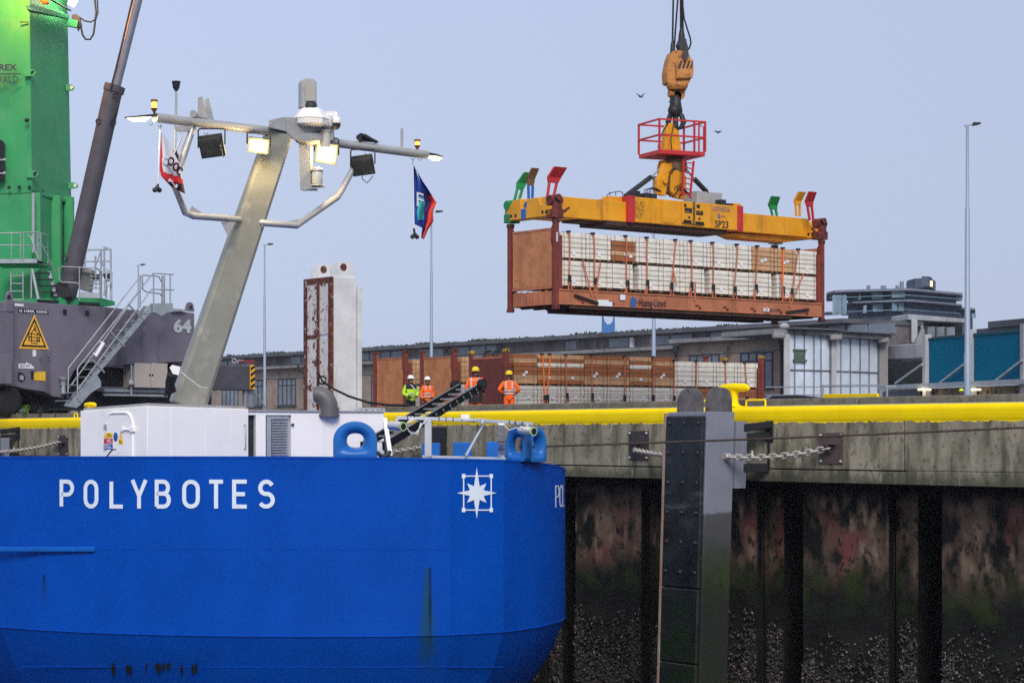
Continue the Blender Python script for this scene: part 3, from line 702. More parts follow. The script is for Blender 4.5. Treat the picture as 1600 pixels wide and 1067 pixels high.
# deck, bulwark thickness, weld seams
b = MB(); b.add([Vector((x,y,-1.5)) for x, y, z in SX], [tuple(range(len(SX)-1,-1,-1))]); b.build('deck', m_hull, ship, world=True)
b = MB()
for i in range(3, len(SX)-1):
    p = Vector(SX[i]); q = Vector(SX[i+1]); n1_ = inward(i); n2_ = inward(i+1)
    p2 = p+Vector((n1_.x*.22, n1_.y*.22, 0)); q2 = q+Vector((n2_.x*.22, n2_.y*.22, 0))
    up = Vector((0,0,.012)); dn = Vector((0,0,-.09))
    o1 = Vector((n1_.x*-.015, n1_.y*-.015, 0)); o2 = Vector((n2_.x*-.015, n2_.y*-.015, 0))
    b.hexa([p+o1-Vector((0,0,.035)), q+o2-Vector((0,0,.035)), q2+dn, p2+dn, p+o1+up, q+o2+up, q2+up, p2+up])
b.build('bulwark_cap', m_hull, ship, world=True)
def seam(pxs, py0, r, name, off=0.0):
    pts = []
    for px in pxs:
        x = P(px, 700, 49.6).x; Y, _ = hull_at(x); Y2 = Y
        if py0 > 985:
            z = (HZ-py0)/FOC*(Y+0.4); k_ = (-4.52-z)/0.83*0.34 if z > -5.35 else 0.34+(-5.35-z)/1.25*.81
            pts.append(Vector((x, Y+max(0,k_)-0.003, z)))
        else: pts.append(Vector((x, Y-0.003, (HZ-py0)/FOC*Y)))
    MBs = MB(); MBs.tube(pts, r, 6); MBs.build(name, m_hull, ship, world=True)
seam(list(range(150, 700, 30))+[703], 858, 0.007, 'weld_seam')
seam([0,74,148,300,400,500,600,703,745,786], 1041, 0.012, 'weld_seam')
# knuckle bead
b = MB(); b.tube([Vector((x, y-0.006, -4.52)) for x, y, z in SX[4:22]], 0.018, 6); b.build('knuckle_bead', m_hull, ship, world=True)
# rubbing strake at the left
b = MB(); m_hlt = mat('strake_blue', (0.005, 0.11, 0.48), 0.5, spec=0.1, var=0.1, scale=4)  # lighter blue than the hull plating
pts = [P(px, 858, hull_at(P(px,858,50).x)[0]-0.03) for px in (-60,0,74,148)]
for p, q in zip(pts[:-1], pts[1:]): b.beam(p, q+Vector((0.001,0,0)), 0.07, 0.12)
b.build('rubbing_strake', m_hlt, ship, world=True, bevel=0.02)
# black scars low on the bow
b = MB(); rs = random.Random(3)
for px, w, h in ((167,4,13),(191,3,8),(196,3,9),(223,2,5),(240,3,8),(244,3,10),(251,3,7),(259,4,6),(281,3,9),(299,2.5,10),(304,3,9)):
    x = P(px, 700, 49.6).x; Y, _ = hull_at(x)
    top = 1038+rs.uniform(-2,2); kk = 14; pl = []
    for k in range(kk):
        a = 2*math.pi*k/kk; rx = w*0.75*(1+rs.uniform(-.35,.3))*0.0147; rz_ = h*0.68*(1+rs.uniform(-.3,.3))*0.0147
        z = (HZ-top-h/2)/FOC*(Y+0.34)+math.sin(a)*rz_ - (abs(math.sin(a))*0.05 if math.sin(a) < 0 else 0)
        off = (-4.52-z)/0.83*0.34 if z > -5.35 else 0.34+(-5.35-z)/1.25*.81
        pl.append(Vector((x+math.cos(a)*rx, Y+off-0.04, z)))
    b.plate(pl, (0,0.02,0.01))
b.build('scars', m_black, ship, world=True)['kind'] = 'stuff'
# ---- lettering: strokes of even width on the plating
def hullpt(x, z, off=0.0):
    Y, _ = hull_at(x); return Vector((x, Y-off, z))
def strokes(paths, ox, oz, h, w, sw, name, off=0.022):
    b = MB()
    for pi_, (path, closed) in enumerate(paths):
        off_ = off+.0025*pi_; pts = []
        for p in path:
            q = Vector((p[0]*w, p[1]*h))
            if not pts or (q-pts[-1]).length > 0.004: pts.append(q)
        if closed and (pts[0]-pts[-1]).length < 0.004: pts.pop()
        n_ = len(pts); l = []; r = []
        for i in range(n_):
            if closed: d1 = pts[i]-pts[i-1]; d2 = pts[(i+1)%n_]-pts[i]
            else:
                d1 = pts[i]-pts[i-1] if i else pts[1]-pts[0]; d2 = pts[i+1]-pts[i] if i < n_-1 else d1
            d1 = d1.normalized(); d2 = d2.normalized(); n1_ = Vector((-d1.y, d1.x)); n2_ = Vector((-d2.y, d2.x)); m_ = (n1_+n2_); m_ = m_/max(0.35, m_.dot(n1_))
            l.append(pts[i]+m_*sw/2); r.append(pts[i]-m_*sw/2)
        for i in range(n_ if closed else n_-1):
            j_ = (i+1) % n_
            q = [l[i], r[i], r[j_], l[j_]]
            f = [hullpt(ox+p.x, oz+p.y, off_) for p in q]; k_ = [hullpt(ox+p.x, oz+p.y, -0.02) for p in q]
            b.hexa([f[0], f[1], f[2], f[3], k_[0], k_[1], k_[2], k_[3]])
    return b.build(name, m_letter, ship, world=True)
def A_(cx, cy, rx, ry, a0, a1, n=7): return [(cx+rx*math.cos(R(a0+(a1-a0)*i/n)), cy+ry*math.sin(R(a0+(a1-a0)*i/n))) for i in range(n+1)]
GL = {
 'P': [([(0,0),(0,1),(0.55,1)]+A_(0.55,.74,.45,.26,90,-90)+[(0,0.48)], False)],
 'O': [(A_(.5,.72,.5,.28,180,0)+A_(.5,.28,.5,.28,0,-180), True)],
 'L': [([(0,1),(0,0),(1,0)], False)],
 'Y': [([(0,1.07),(.5,.42),(1,1.07)], False), ([(.5,.45),(.5,-.08)], False)],
 'B': [([(0,0),(0,1),(.55,1)]+A_(.55,.76,.38,.24,90,-90)+[(0,.52)], False), ([(0.3,.52),(.58,.52)]+A_(.58,.26,.42,.26,90,-90)+[(0,0)], False)],
 'T': [([(0,1),(1,1)], False), ([(.5,1.0),(.5,-.08)], False)],
 'E': [([(1,1),(0,1),(0,0),(1,0)], False), ([(0.0,.5),(.86,.5)], False)],
 'S': [(A_(.52,.74,.44,.26,25,180,7)+A_(.52,.74,.44,.24,180,265,4)+A_(.50,.26,.48,.26,80,-90,8)+A_(.50,.27,.47,.27,-90,-150,3), False)]}
xs = [(92,117),(130,155),(171,196),(204,232),(242,268),(285,313),(324,352),(363,389),(402,430)]
for ch, (pa, pb) in zip('POLYBOTES', xs):
    a = P(pa+3, 792, 49.7); Yh = hull_at(a.x)[0]; x0 = P(pa+3, 0, Yh).x; x1 = P(pb-3, 0, Yh).x
    z0 = (HZ-791.0)/FOC*Yh; z1 = (HZ-752.2)/FOC*Yh; sw = 0.092
    strokes(GL[ch], x0, z0, z1-z0, x1-x0, sw, 'letter')
# same name again on the side, running away
c1, c2 = Vector((1.335,54.5,0)), Vector((0.4,57.6,0))
tx = [(868,873.5),(875,879.5),(880.5,883.5)]
for ch, (pa, pb) in zip('POL', tx):
    a = P(pa, 791, 53.0); x0 = P(pa+.3, 0, 52.9).x; x1 = P(pb, 0, 53.3).x
    z0 = (HZ-792)/FOC*53; z1 = (HZ-759)/FOC*53
    strokes([(p, c) for p, c in GL[ch]], x0, z0, z1-z0, x1-x0, 0.028, 'letter')
# eight-pointed star in a square frame
sc = (745, 770); 
def hp(px, py, off=0.03): 
    Y = hull_at(P(px, 0, 49.9).x)[0]; return P(px, py, Y)-Vector((0,off,0))
star = []
for k in range(16):
    a = R(90-22.5*k)
    if k % 4 == 0: r_ = 40 if k % 8 == 0 else 31
    elif k % 2 == 0: r_ = 25.5*0.84
    else: r_ = 11.5
    sx_ = math.cos(a)*r_*(1.0 if k % 4 else 1); sy_ = math.sin(a)*r_
    star.append((sc[0]+sx_, sc[1]-sy_))
b = MB(); cpt = hp(*sc)
pts = [hp(*p) for p in star]; b.add([cpt]+pts, [(0, 1+(i+1)%16, 1+i) for i in range(16)])
back = [p+Vector((0,.04,0)) for p in pts]; b.add(pts+back, [(i,(i+1)%16,16+(i+1)%16,16+i) for i in range(16)])
b.build('star_emblem', m_letter, ship, world=True)
b = MB(); fx = (724.5, 767.5); fy = (743.5, 796.5)
for py in fy:
    for xa_, xb_ in ((fx[0]+2,734),(734,745),(745,756),(756,fx[1]-2)): b.beam(hp(xa_,py,.012), hp(xb_,py,.012), .02, .028)
for px in fx: b.beam(hp(px,fy[0]+2,.012), hp(px,fy[1]-2,.012), .028, .02)
for px in fx:
    for py in fy: c = hp(px,py,.014); b.box(c.x-.04,c.x+.04,c.y-.012,c.y+.03,c.z-.048,c.z+.048)
b.build('emblem_frame', m_letter, ship, world=True)
# ---- deckhouse A
def wallbox(b, A, B, th, z0, z1, mi=0):      # upright slab whose front face runs A -> B (left to right as seen)
    A = Vector((A[0],A[1],0)); B = Vector((B[0],B[1],0)); d = (B-A).normalized(); n_ = Vector((-d.y, d.x, 0))*th
    b.hexa([A+Vector((0,0,z0)),B+Vector((0,0,z0)),B+n_+Vector((0,0,z0)),A+n_+Vector((0,0,z0)),A+Vector((0,0,z1)),B+Vector((0,0,z1)),B+n_+Vector((0,0,z1)),A+n_+Vector((0,0,z1))], mi)
hc = Vector((P(230,0,52.5).x, 52.5)); dR = Vector((.67,.74)); dL = Vector((-.74,.67)) 
hR = hc+dR*3.22; hL = hc+dL*2.66; hB = hL+dR*3.22
b = MB(); z0 = -1.5; zt = [ (HZ-634)/FOC*52.5, (HZ-639)/FOC*hR.y, .73, (HZ-642)/FOC*hL.y ]
cs = [hc, hR, hB, hL]
b.hexa([Vector((p.x,p.y,z0)) for p in cs]+[Vector((p.x,p.y,z)) for p, z in zip(cs, zt)])
dh = b.build('deckhouse', m_white, ship, world=True, bevel=0.015)
b = MB(); o_ = (hc+hR+hB+hL)/4; cs2 = [c+(c-o_)*(-0.04) for c in cs]
b.hexa([Vector((p.x,p.y,z+.004)) for p, z in zip(cs2, zt)]+[Vector((p.x,p.y,z+.07)) for p, z in zip(cs2, zt)])
b.build('roof_plate', m_pipe, dh, world=True)
FL = Frame((hL.x, hL.y, 0), math.atan2(-dL.y, -dL.x))     # axes of the left face, x to the right
def flh(px, py, d=0): return FL.hit(px, py, d)
# door outline on the left face
b = MB(); a0 = flh(166,645,-.02); a1 = flh(207,712,-.02); xr, xl, zt_, r_ = a1.x, a0.x, a0.z, 0.28
path = [(xl,zt_-.28)]+[(xl+r_-r_*math.cos(t)*1.0, zt_-r_+r_*math.sin(t)) for t in (0.3,.8,1.2,1.57)]+[(xr-r_+r_*math.sin(t), zt_-r_+r_*math.cos(t)) for t in (0,.4,.8,1.2,1.57)]+[(xr,-1.4)]
b.tube([FL.M@Vector((p[0],-.015,p[1])) for p in path], 0.035, 8); dr = b.build('door_rim', m_white, dh, world=True)
b = MB(); b.box(xl+.02,xr-.03,-.03,-.002,-1.4,zt_-.06); 
bo = MB(); 
for p in b.v: bo.v.append(FL.M@p)
bo.f = b.f; bo.m = b.m; bo.s = b.s
bo.build('door', m_white, dh, world=True, bevel=0.03, seg=2)
def onface(F, mbld, name, m, parent, bevel=0):
    o = MB(); o.v = [F.M@p for p in mbld.v]; o.f = mbld.f; o.m = mbld.m; o.s = mbld.s
    return o.build(name, m, parent, world=True, bevel=bevel)
b = MB(); a = flh(195,671,0); b.tube([(a.x,-.05,a.z),(a.x+.35,-.07,a.z-.01)], .022, 6); b.box(a.x-.06,a.x+.02,-.09,-.0,a.z-.04,a.z+.05); b.box(a.x+.3,a.x+.42,-.09,0,a.z-.05,a.z+.06); onface(FL, b, 'door_clip', m_white, dh)
FRr = Frame((hc.x, hc.y, 0), math.atan2(dR.y, dR.x))
b = MB()
for px in (268, 322, 361): q = FRr.hit(px, 690, 0); b.box(q.x-.006, q.x+.006, -.008, .0, -1.4, .64)
onface(FRr, b, 'weld_seam', m_white, dh)
b = MB(); q = FRr.hit(381, 660, 0); b.tube([(q.x,-.0,.30),(q.x,-.07,.30),(q.x,-.07,-.30),(q.x,0,-.30)], .014, 6); onface(FRr, b, 'grab_rail', m_pipe, dh)
b = MB()
for zz in (.25,-.25): b.box(xl-.07, xl+.04, -.05, .0, zz-.05, zz+.05)
b2 = MB(); b2.v = [FL.M@p for p in b.v]; b2.f = b.f; b2.m = b.m; b2.s = b.s; build_each(b2, 'hinge', m_pipe, dh, world=True)
# safety notices
m_nY = mat('notice_yellow',(0.85,0.55,0.02),.5,var=.03); m_nR = mat('notice_red',(0.6,0.03,0.04),.5,var=.03); m_nB = mat('notice_blue',(0.02,0.09,0.38),.5,var=.03); m_nK = mat('notice_black',(0.01,0.01,0.01),.5,var=.03)
def sticker(pa, ya, pb, yb, m, shape='r', d=-.035):
    a = flh(pa, ya, d); c = flh(pb, yb, d); b = MB(); w = c.x-a.x; h = a.z-c.z
    if shape == 'r': pl = [(0,0),(w,0),(w,h),(0,h)]
    elif shape == 't': pl = [(0,0),(w,0),(w/2,h)]
    else: pl = [(w/2+w/2*math.cos(t*.628), h/2+h/2*math.sin(t*.628)) for t in range(10)]
    b.prism(pl, (a.x, d, c.z), (1,0,0), (0,0,1), (0,.006,0)); onface(FL, b, 'notice', m, dh)
    if shape == 'r' and w > .12:
        b = MB()
        for i in range(3): b.box(a.x+w*.12, a.x+w*(.88-.12*i), d-.002, d-.001, c.z+h*(.22+.24*i), c.z+h*(.32+.24*i))
        onface(FL, b, 'notice_text', m_nK if m is m_nY else m_tagw, dh)
for s_ in ((166,676,176,684,m_nY),(166,685,176,693,m_nR),(166,694,176,702,m_nB),(185,686,192,694,m_nY)): sticker(*s_)
for s_ in ((162,675,166,684,m_nY,'t'),(185.5,674,191.5,685,m_nY,'t'),(177,675,184,690,m_nB,'c'),(162,685,165.6,693,m_nR,'c'),(162,694,165.6,702,m_nB,'c')): sticker(*s_)
b = MB(); p = flh(166,714,-.05); q = flh(175,703,-.3); b.tube([p,q], .02, 6); q2 = flh(181,702,-.3); b.tube([q,q2], .016, 6); onface(FL, b, 'lever', m_dark, dh)
# ---- deckhouse B with louvres
A = Vector((P(386,0,55.3).x, 55.3)); B = Vector((P(600,0,57.2).x, 57.2)); FBx = Frame((A.x, A.y, 0), math.atan2(B.y-A.y, B.x-A.x))
def fb(px, py, d=0): return FBx.hit(px, py, d)
xe = fb(600,700).x; ztb = fb(500,643.5).z; 
def segB(pa, pb, m, name, y0=0.0, y1=2.2, py=None, pyb=None, bev=.01):
    a = fb(pa, 645 if py is None else py, y0); c = fb(pb, 645, y0); zb = -1.5 if pyb is None else fb(pa, pyb, y0).z
    b = MB(); b.box(a.x, c.x, y0, y1, zb, ztb if py is None else a.z); return onface(FBx, b, name, m, dhB, bev) if dhB else onface(FBx, b, name, m, ship, bev)
dhB = None
dhB = segB(455, 600, m_white, 'deckhouse', 0, 2.2)
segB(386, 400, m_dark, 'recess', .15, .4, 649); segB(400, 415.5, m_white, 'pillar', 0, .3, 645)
segB(415.5, 455, m_alu, 'louvre_back', .12, .2, 650); segB(386, 455, m_white, 'lintel', -.003, 2.2, None, 648.5)
segB(417, 424, m_galv, 'louvre_jamb', 0.02, .11, 650); segB(424, 452, m_galv, 'louvre_head', 0.02, .11, 650, 655)
b = MB(); a = fb(424.5,655,.04); c = fb(451,712,.04); k_ = 13
for i in range(k_):
    z = a.z-(a.z-c.z-.02)*(i+.5)/k_; b.hexa([(a.x,.02,z-.035),(c.x,.02,z-.035),(c.x,.10,z+.0),(a.x,.10,z+.0),(a.x,.02,z-.022),(c.x,.02,z-.022),(c.x,.10,z+.015),(a.x,.10,z+.015)])
onface(FBx, b, 'louvre', m_alu, dhB)
b = MB(); a = fb(456,663,-.03); b.box(a.x-.02,a.x+.06,-.06,0,a.z-.015,a.z+.015); b.sphere((a.x+.02,-.07,a.z),.03,8,6); onface(FBx, b, 'latch', m_dark, dhB)
b = MB(); ro = [fb(386,644),fb(600,645)]; 
b.box(ro[0].x-.02, xe+.03, -.05, 2.3, ztb+.003, ztb+.035); onface(FBx, b, 'roof_plate', m_pipe, dhB)
# slanted white strip and dark brace at its right end
b = MB(); b.beam(P(601,653,52.5), P(610,712,52.0), .10, .05); b.build('stay', m_white, ship, world=True)
b = MB(); b.plate([P(603,656,53),P(607,712,52.6),P(600.5,712,52.8),P(600.5,654,53)], (0,.03,0)); b.build('stay_plate', m_dark, ship, world=True)
b = MB(); b.tube([P(590,707,50.6),P(594,711,50.5),P(600,713,50.5),P(606,711,50.5),P(609,706,50.6)], .05, 8); b.build('fairlead_lip', m_dark, ship, world=True)
# roof fittings
b = MB()
for px in (560,567,577,585,592,598): 
    p = fb(px, 643, .3); b.box(p.x-.05,p.x+.05,.25,.36,ztb+.035,ztb+.12)
b.tube([(fb(556,0,.3).x,.3,ztb+.10),(fb(600,0,.3).x,.3,ztb+.10)], .02, 6); onface(FBx, b, 'roof_rail', m_alu, dhB)
# gooseneck ventilator
Yv = 56.4; c0 = P(513,646,Yv); 
path = [P(514,650,Yv),P(514,640,Yv),P(513.5,632,Yv),P(510,624,Yv),P(504,618.5,Yv),P(497,616,Yv),P(490,616.5,Yv)]
b = MB(); b.tube(path, [.24,.235,.235,.235,.23,.22,.20], 20); b.tube([path[0]-Vector((0,0,.02)), path[0]+Vector((0,0,.05))], .28, 20)
b.tube([P(526,634,Yv), P(529,638,Yv), P(528,644,Yv)], .02, 6); m_vent = mat('vent_grey',(0.12,0.12,0.125),.5,.2,var=.1,scale=2)
vt = b.build('ventilator', m_vent, ship, world=True)
# ---- panama chock (front)
def chock(name, F, w, h, hw, hh, hz, d, m=None):
    b = MB(); n_ = 36; prof_ = []; out = []; inn = []
    for k in range(n_):
        a = 2*math.pi*k/n_; ca, sa = math.cos(a), math.sin(a)
        if sa >= 0: o_ = (ca*w/2, hz+ (h-hz)*sa)
        else:
            t = min((w/2)/max(1e-6,abs(ca)), hz/max(1e-6,abs(sa))); o_ = (ca*t, hz+sa*t)
        out.append(o_); inn.append((hw/2*math.copysign(abs(ca)**.8, ca), hz+hh/2*math.copysign(abs(sa)**.8, sa)))
    rings = []
    for t, y in ((0.0,-d*.30),(.0,0),(.08,.14),(.3,.30),(.55,.42),(.8,.46),(.93,.42),(1,.36)) : pass
    lay = [(0.0, d*.5),(0.0,-d*.36),(.012,-d*.40),(.03,-d*.42),(.06,-d*.425),(.36,-d*.43),(.40,-d*.43),(.60,-d*.36),(.80,-d*.20),(.94,d*.02),(1.0,d*.20),(.95,d*.35),(.8,d*.46),(.3,d*.5)]
    vs = []; 
    for t, y in lay:
        for o_, i_ in zip(out, inn): vs.append(F.M@Vector((o_[0]+(i_[0]-o_[0])*t, y, o_[1]+(i_[1]-o_[1])*t)))
    K_ = len(lay); fs = [(k*n_+j_, k*n_+(j_+1)%n_, ((k+1)%K_)*n_+(j_+1)%n_, ((k+1)%K_)*n_+j_) for k in range(K_) for j_ in range(n_)]
    b.add(vs, fs, 0, True)
    bm_ = b.build(name, m_hullc, ship, world=True)
    q = bmesh.new(); q.from_mesh(bm_.data); bmesh.ops.recalc_face_normals(q, faces=q.faces); q.to_mesh(bm_.data); q.free()
    return bm_
m_hullc = mat('chock_blue', (0.010, 0.13, 0.46), 0.35, var=0.12, scale=1.5)
s_ = 50.0/FOC; c = P(555, 716, 50.0)
chock('mooring_chock', Frame((c.x, 50.0, c.z), 0.03), 68*s_, 58*s_, 26*s_, 22*s_, 28*s_, .34)
c = P(809.5, 721, 51.0); chock('mooring_chock', Frame((c.x, 51.1, c.z), R(-28)), .52, 55*.0150, .26, .34, .40, .34)
c = P(834.5, 722, 51.2); chock('mooring_chock', Frame((c.x, 51.45, c.z), R(52)), .62, 55*.0150, .30, .34, .40, .34)
# low blue posts on deck
for pa, pb, py in ((659,687,692),(708,737,691),(760,781,690)):
    a = P(pa, py, 56); c = P(pb, py, 56); b = MB(); b.box(a.x, c.x, 56, 56.5, -1.5, a.z); b.build('deck_post', m_hullc, ship, world=True, bevel=.02)
# ---- aluminium frame with cameras
fr = MB(); Yf = 50.6
def F_(px, py, y=Yf): return P(px, py, y)
fr.beam(F_(669,654), F_(669,714), .17, .10, up=(0,1,0)); fr.beam(F_(783.5,661), F_(783.5,717,51), .15, .10, up=(0,1,0))
fr.beam(F_(660,714), F_(790,717.5,50.9), .09, .09)
fr.beam(F_(620,652.5), F_(757,657), .07, .085); fr.beam(F_(757,657.6), F_(833,662.5,51), .07, .085)
fr.beam(F_(752,661,50.4), F_(756,655,50.4), .12,.10); fr.beam(F_(728,712), F_(757,660), .065, .065)
fr.beam(F_(722,657.5,50.35), F_(800,655,50.2) if False else F_(752,655,50.35), .06, .05)
frm = fr.build('instrument_frame', m_alu, ship, world=True, bevel=.012)
b = MB(); q = F_(727,652); b.box(q.x-.10,q.x+.10,q.y-.08,q.y+.02,q.z-.05,q.z+.07); b.build('junction_box', m_white, frm, world=True, bevel=.008)
b = MB(); b.tube([F_(669,661),F_(676,661)],.02,6)
for px in (637,648,686,697,708,740,796,806,817):
    yy = 652.5+(px-620)*.034 if px < 757 else 657.6+(px-757)*.065
    p = F_(px, yy, Yf+(0 if px < 757 else .2)); b.box(p.x-.009,p.x+.009,p.y-.05,p.y+.05,p.z-.052,p.z+.052)
for py in (690,702): p = F_(783.5,py); b.box(p.x-.09,p.x+.09,p.y-.07,p.y+.07,p.z-.012,p.z+.012)
build_each(b, 'cable_tie', m_black, frm, world=True)
for (px, py, Yc) in ((622,665.5,50.45),(826,673,50.75)):
    a = P(px-12,py-.8,Yc+.12); c = P(px+6,py+.6,Yc-.18)
    b = MB(); b.tube([a,c], .105, 20, 0); b.tube([c, c+(c-a).normalized()*.05], [.11,.11], 20, 1); b.tube([c+(c-a).normalized()*.051, c+(c-a).normalized()*.058], .075, 20, 2)
    b.beam(P(px-2,py-6,Yc), P(px-2,py-11,Yc+.08), .05, .05, 0)
    b.build('camera_housing', [m_alu, m_cgreenring, m_black] if 'm_cgreenring' in globals() else [m_alu, mat('ring_green',(.35,.5,.25),.5,var=.05), m_black], frm, world=True)
b = MB()
for i in range(5):
    b.tube([P(632,664,50.4), P(640+i*1.5,674+i*2.2,50.4), P(649+i,676+i,50.4), P(657,668-i*2,50.4), P(663,658+i,50.45), P(668,654,50.5)], .007, 5)
    b.tube([P(634+i,662-i,50.42), P(645,657-i,50.42), P(652+i*2,655,50.45)], .007, 5)
b.tube([P(788,664,50.6),P(796,672,50.6),P(806,668,50.6),P(814,671,50.6)], .012, 5)
b.build('cable_loop', m_tagw, frm, world=True)
# ---- mast
BA, BB = Vector((-8.52, 52)), Vector((-2.34, 58.9)); MF = Frame((BA.x, BA.y, 0), math.atan2(BB.y-BA.y, BB.x-BA.x))
def mp(px, py, d=0.0): return MF.M@MF.hit(px, py, d)
def oct_tube(b, p, q, w0, w1, d0, d1, ax, ch=.22, mi=0):
    p = Vector(p); q = Vector(q); ax = Vector(ax).normalized(); d = (q-p).normalized(); ay = d.cross(ax).normalized(); ax = ay.cross(d).normalized(); vs = []
    for c, w, dd in ((p,w0,d0),(q,w1,d1)):
        for sx, sy in ((-1,-1+ch),(-1+ch,-1),(1-ch,-1),(1,-1+ch),(1,1-ch),(1-ch,1),(-1+ch,1),(-1,1-ch)): vs.append(c+ax*sx*w/2+ay*sy*dd/2)
    b.add(vs, [tuple(range(7,-1,-1)), tuple(range(8,16))]+[(i,(i+1)%8,8+(i+1)%8,8+i) for i in range(8)], mi)
b = MB(); base_ = P(292,636,54.4); top_ = mp(436,208,0)
oct_tube(b, base_, top_, .87, .66, .62, .52, (.93,.36,0))
q = bmesh.new(); mast = b.build('mast', m_grey, ship, world=True, bevel=.04, seg=2)
q.from_mesh(mast.data); bmesh.ops.recalc_face_normals(q, faces=q.faces); q.to_mesh(mast.data); q.free()
b = MB(); o_ = base_; b.box(o_.x-.55,o_.x+.6,o_.y-.45,o_.y+.5,.755,.79); b.build('mast_foot', m_pipe, mast, world=True)
b = MB(); b.tube([mp(242,184), mp(443,207.5)], .115, 18); b.tube([mp(505,221), mp(666,242)], .115, 18)
b.build('crossbar', m_pipe, mast, world=True)
b = MB(); lp = [(300,203),(272,290),(290,333),(302,337.5),(350,341),(374,343.5,.3)]; rp = [(398,347,.3),(412,348.5),(463,352.5),(527,308),(534,297),(556,256)]
for pts, rr in ((lp,.085),(rp,.085)): b.tube([mp(*p) for p in pts], rr, 12)
for g in (((300,322),(315,332),(292,335)),((345,347),(368,347),(356,370)),((450,346),(472,347),(480,340)),((508,318),(530,296),(528,308)),((412,342),(420,350),(408,356))):
    b.plate([mp(*p) for p in g], (0,.03,0))
b.build('lower_brace', m_pipe, mast, world=True)
# left support strut pair, hinge plates and scanners
b = MB(); b.tube([mp(303,200,.1), mp(268,275,.1)], .075, 8); b.plate([mp(268,252,.05),mp(277,240,.05),mp(286,258,.05),mp(276,275,.05)], (0,.03,0))
b.plate([mp(272,197,-.05),mp(302,197,-.05),mp(301,206,-.05),mp(276,205,-.05)], (0,.08,0))
b.tube([mp(281,206,-.1), mp(284,214,-.12), mp(268,250,-.1)], .02, 6); b.build('side_bracket', m_pipe, mast, world=True)
b = MB(); b.plate([mp(309,183,-.05),mp(309,153,-.05),mp(316,151,-.05),mp(325,186,-.05)], (0,.04,0)); b.plate([mp(320,156,.12),mp(326,153,.12),mp(334,187,.12),mp(323,186,.12)], (0,.04,0))
b.plate([mp(297,181,0),mp(299,177,0),mp(307,176,0),mp(330,187,0),mp(303,184,0)], (0,.05,0))
b.tube([mp(302,178,-.1), mp(302,178,.1)], .09, 10); b.build('hinge_plates', m_pipe, mast, world=True)
b = MB(); b.plate([mp(557,213,-.05),mp(563,208,-.05),mp(572,210,-.05),mp(592,222,-.05),mp(560,220,-.05)], (0,.2,0)); b.tube([mp(561,215,-.12), mp(561,215,.12)], .08, 10); b.tube([mp(565,211,-.1), mp(588,222,-.1)], .05, 8); b.build('hinge_plates', m_dark, mast, world=True)
# head of the mast
b = MB(); 
def hxp(a0, a1, y0, y1, d0, d1, mi=0, taper=0): 
    A1 = MF.hit(a0, y1, d0); A2 = MF.hit(a1, y0, d0); b.hexa([MF.M@Vector(v) for v in ((A1.x,d0,A1.z),(A2.x,d0,A1.z),(A2.x,d1,A1.z),(A1.x,d1,A1.z),(A1.x+taper,d0+taper,A2.z),(A2.x-taper,d0+taper,A2.z),(A2.x-taper,d1-taper,A2.z),(A1.x+taper,d1-taper,A2.z))], mi)
b.plate([mp(420,188,-.3),mp(443,183,-.3),mp(447,186,-.3),mp(447,206,-.3),mp(419,199,-.3)], (0,.5,0))
b.plate([mp(443,183,-.25),mp(470,184,-.25),mp(520,196,-.25),mp(520,222,-.25),mp(470,226,-.25),mp(446,206,-.25)], (0,.5,0))
b.plate([mp(458,217,-.45),mp(473,208,-.45),mp(520,208,-.45),mp(520,218,-.45),mp(478,222,-.45)], (0,.7,0))
b.build('mast_head', m_pipe, mast, world=True, bevel=.01)
rc = MF.M@Vector((MF.hit(486,190,-.35).x, -.35, 0)); rz0 = MF.hit(486,198,-.35).z; ps = 0.0163
b = MB(); b.lathe([(.25,0),(.42,3*ps),(.45,12*ps),(.30,26*ps),(.22,29*ps)], (rc.x,rc.y,rz0), n=8); b.lathe([(.46,11*ps),(.465,11.6*ps),(.46,12.4*ps)], (rc.x,rc.y,rz0), n=8)
for i in range(len(b.s)): b.s[i] = False
sc_o = b.build('scanner_base', m_white, mast, world=True)
b = MB(); x0 = rc.x; zc = rz0+28*ps; h_ = 47*ps; k_ = 14; fr_ = []
# turning scanner: short wide bar seen end-on, rounded face
pl = []
for k in range(k_+1): a = math.pi*k/k_; pl.append((-math.cos(a)*.20, math.sin(a)*.12))
b.prism([(-.20,0),(.20,0),(.20,h_-.12)]+[(math.cos(math.pi*k/10)*.20, h_-.12+math.sin(math.pi*k/10)*.10) for k in range(1,10)]+[(-.20,h_-.12)], (x0-.03,rc.y-.16,zc), (.93,.36,0), (0,0,1), (-.12,.31,0))
b.build('scanner', m_pipe, mast, world=True, bevel=.02)
b = MB(); b.box(x0-.12,x0+.14,rc.y-.235,rc.y-.2,zc+.16,zc+.56); b.build('scanner_face', mat('scanner_beige',(.33,.33,.32),.4,var=.05), mast, world=True)
b = MB(); b.lathe([(.16,0),(.17,.06),(.15,.14),(.12,.16)], (x0,rc.y-.1,zc-.02), n=14); b.build('scanner_neck', m_dark, mast, world=True)
# dome camera
b = MB(); c = mp(524,190,-.5); b.lathe([(.05,.12),(.13,.10),(.145,.0),(.14,-.05)], c, n=16); b.beam(mp(508,178,-.4),mp(524,178,-.45),.06,.12); b.beam(mp(525,176,-.45),mp(525,186,-.5),.06,.06); b.beam(mp(509,178,-.4),mp(509,200,-.3),.08,.10)
b.lathe([(.13,.10),(.10,-.12),(.02,-.14)], mp(513,190,-.5), n=12); dc = b.build('dome_camera', m_white, mast, world=True)
b = MB(); b.lathe([(.14,-.055),(.13,-.13),(.08,-.20),(.0,-.22)], c, n=16); b.build('camera_dome', m_dark, mast, world=True)
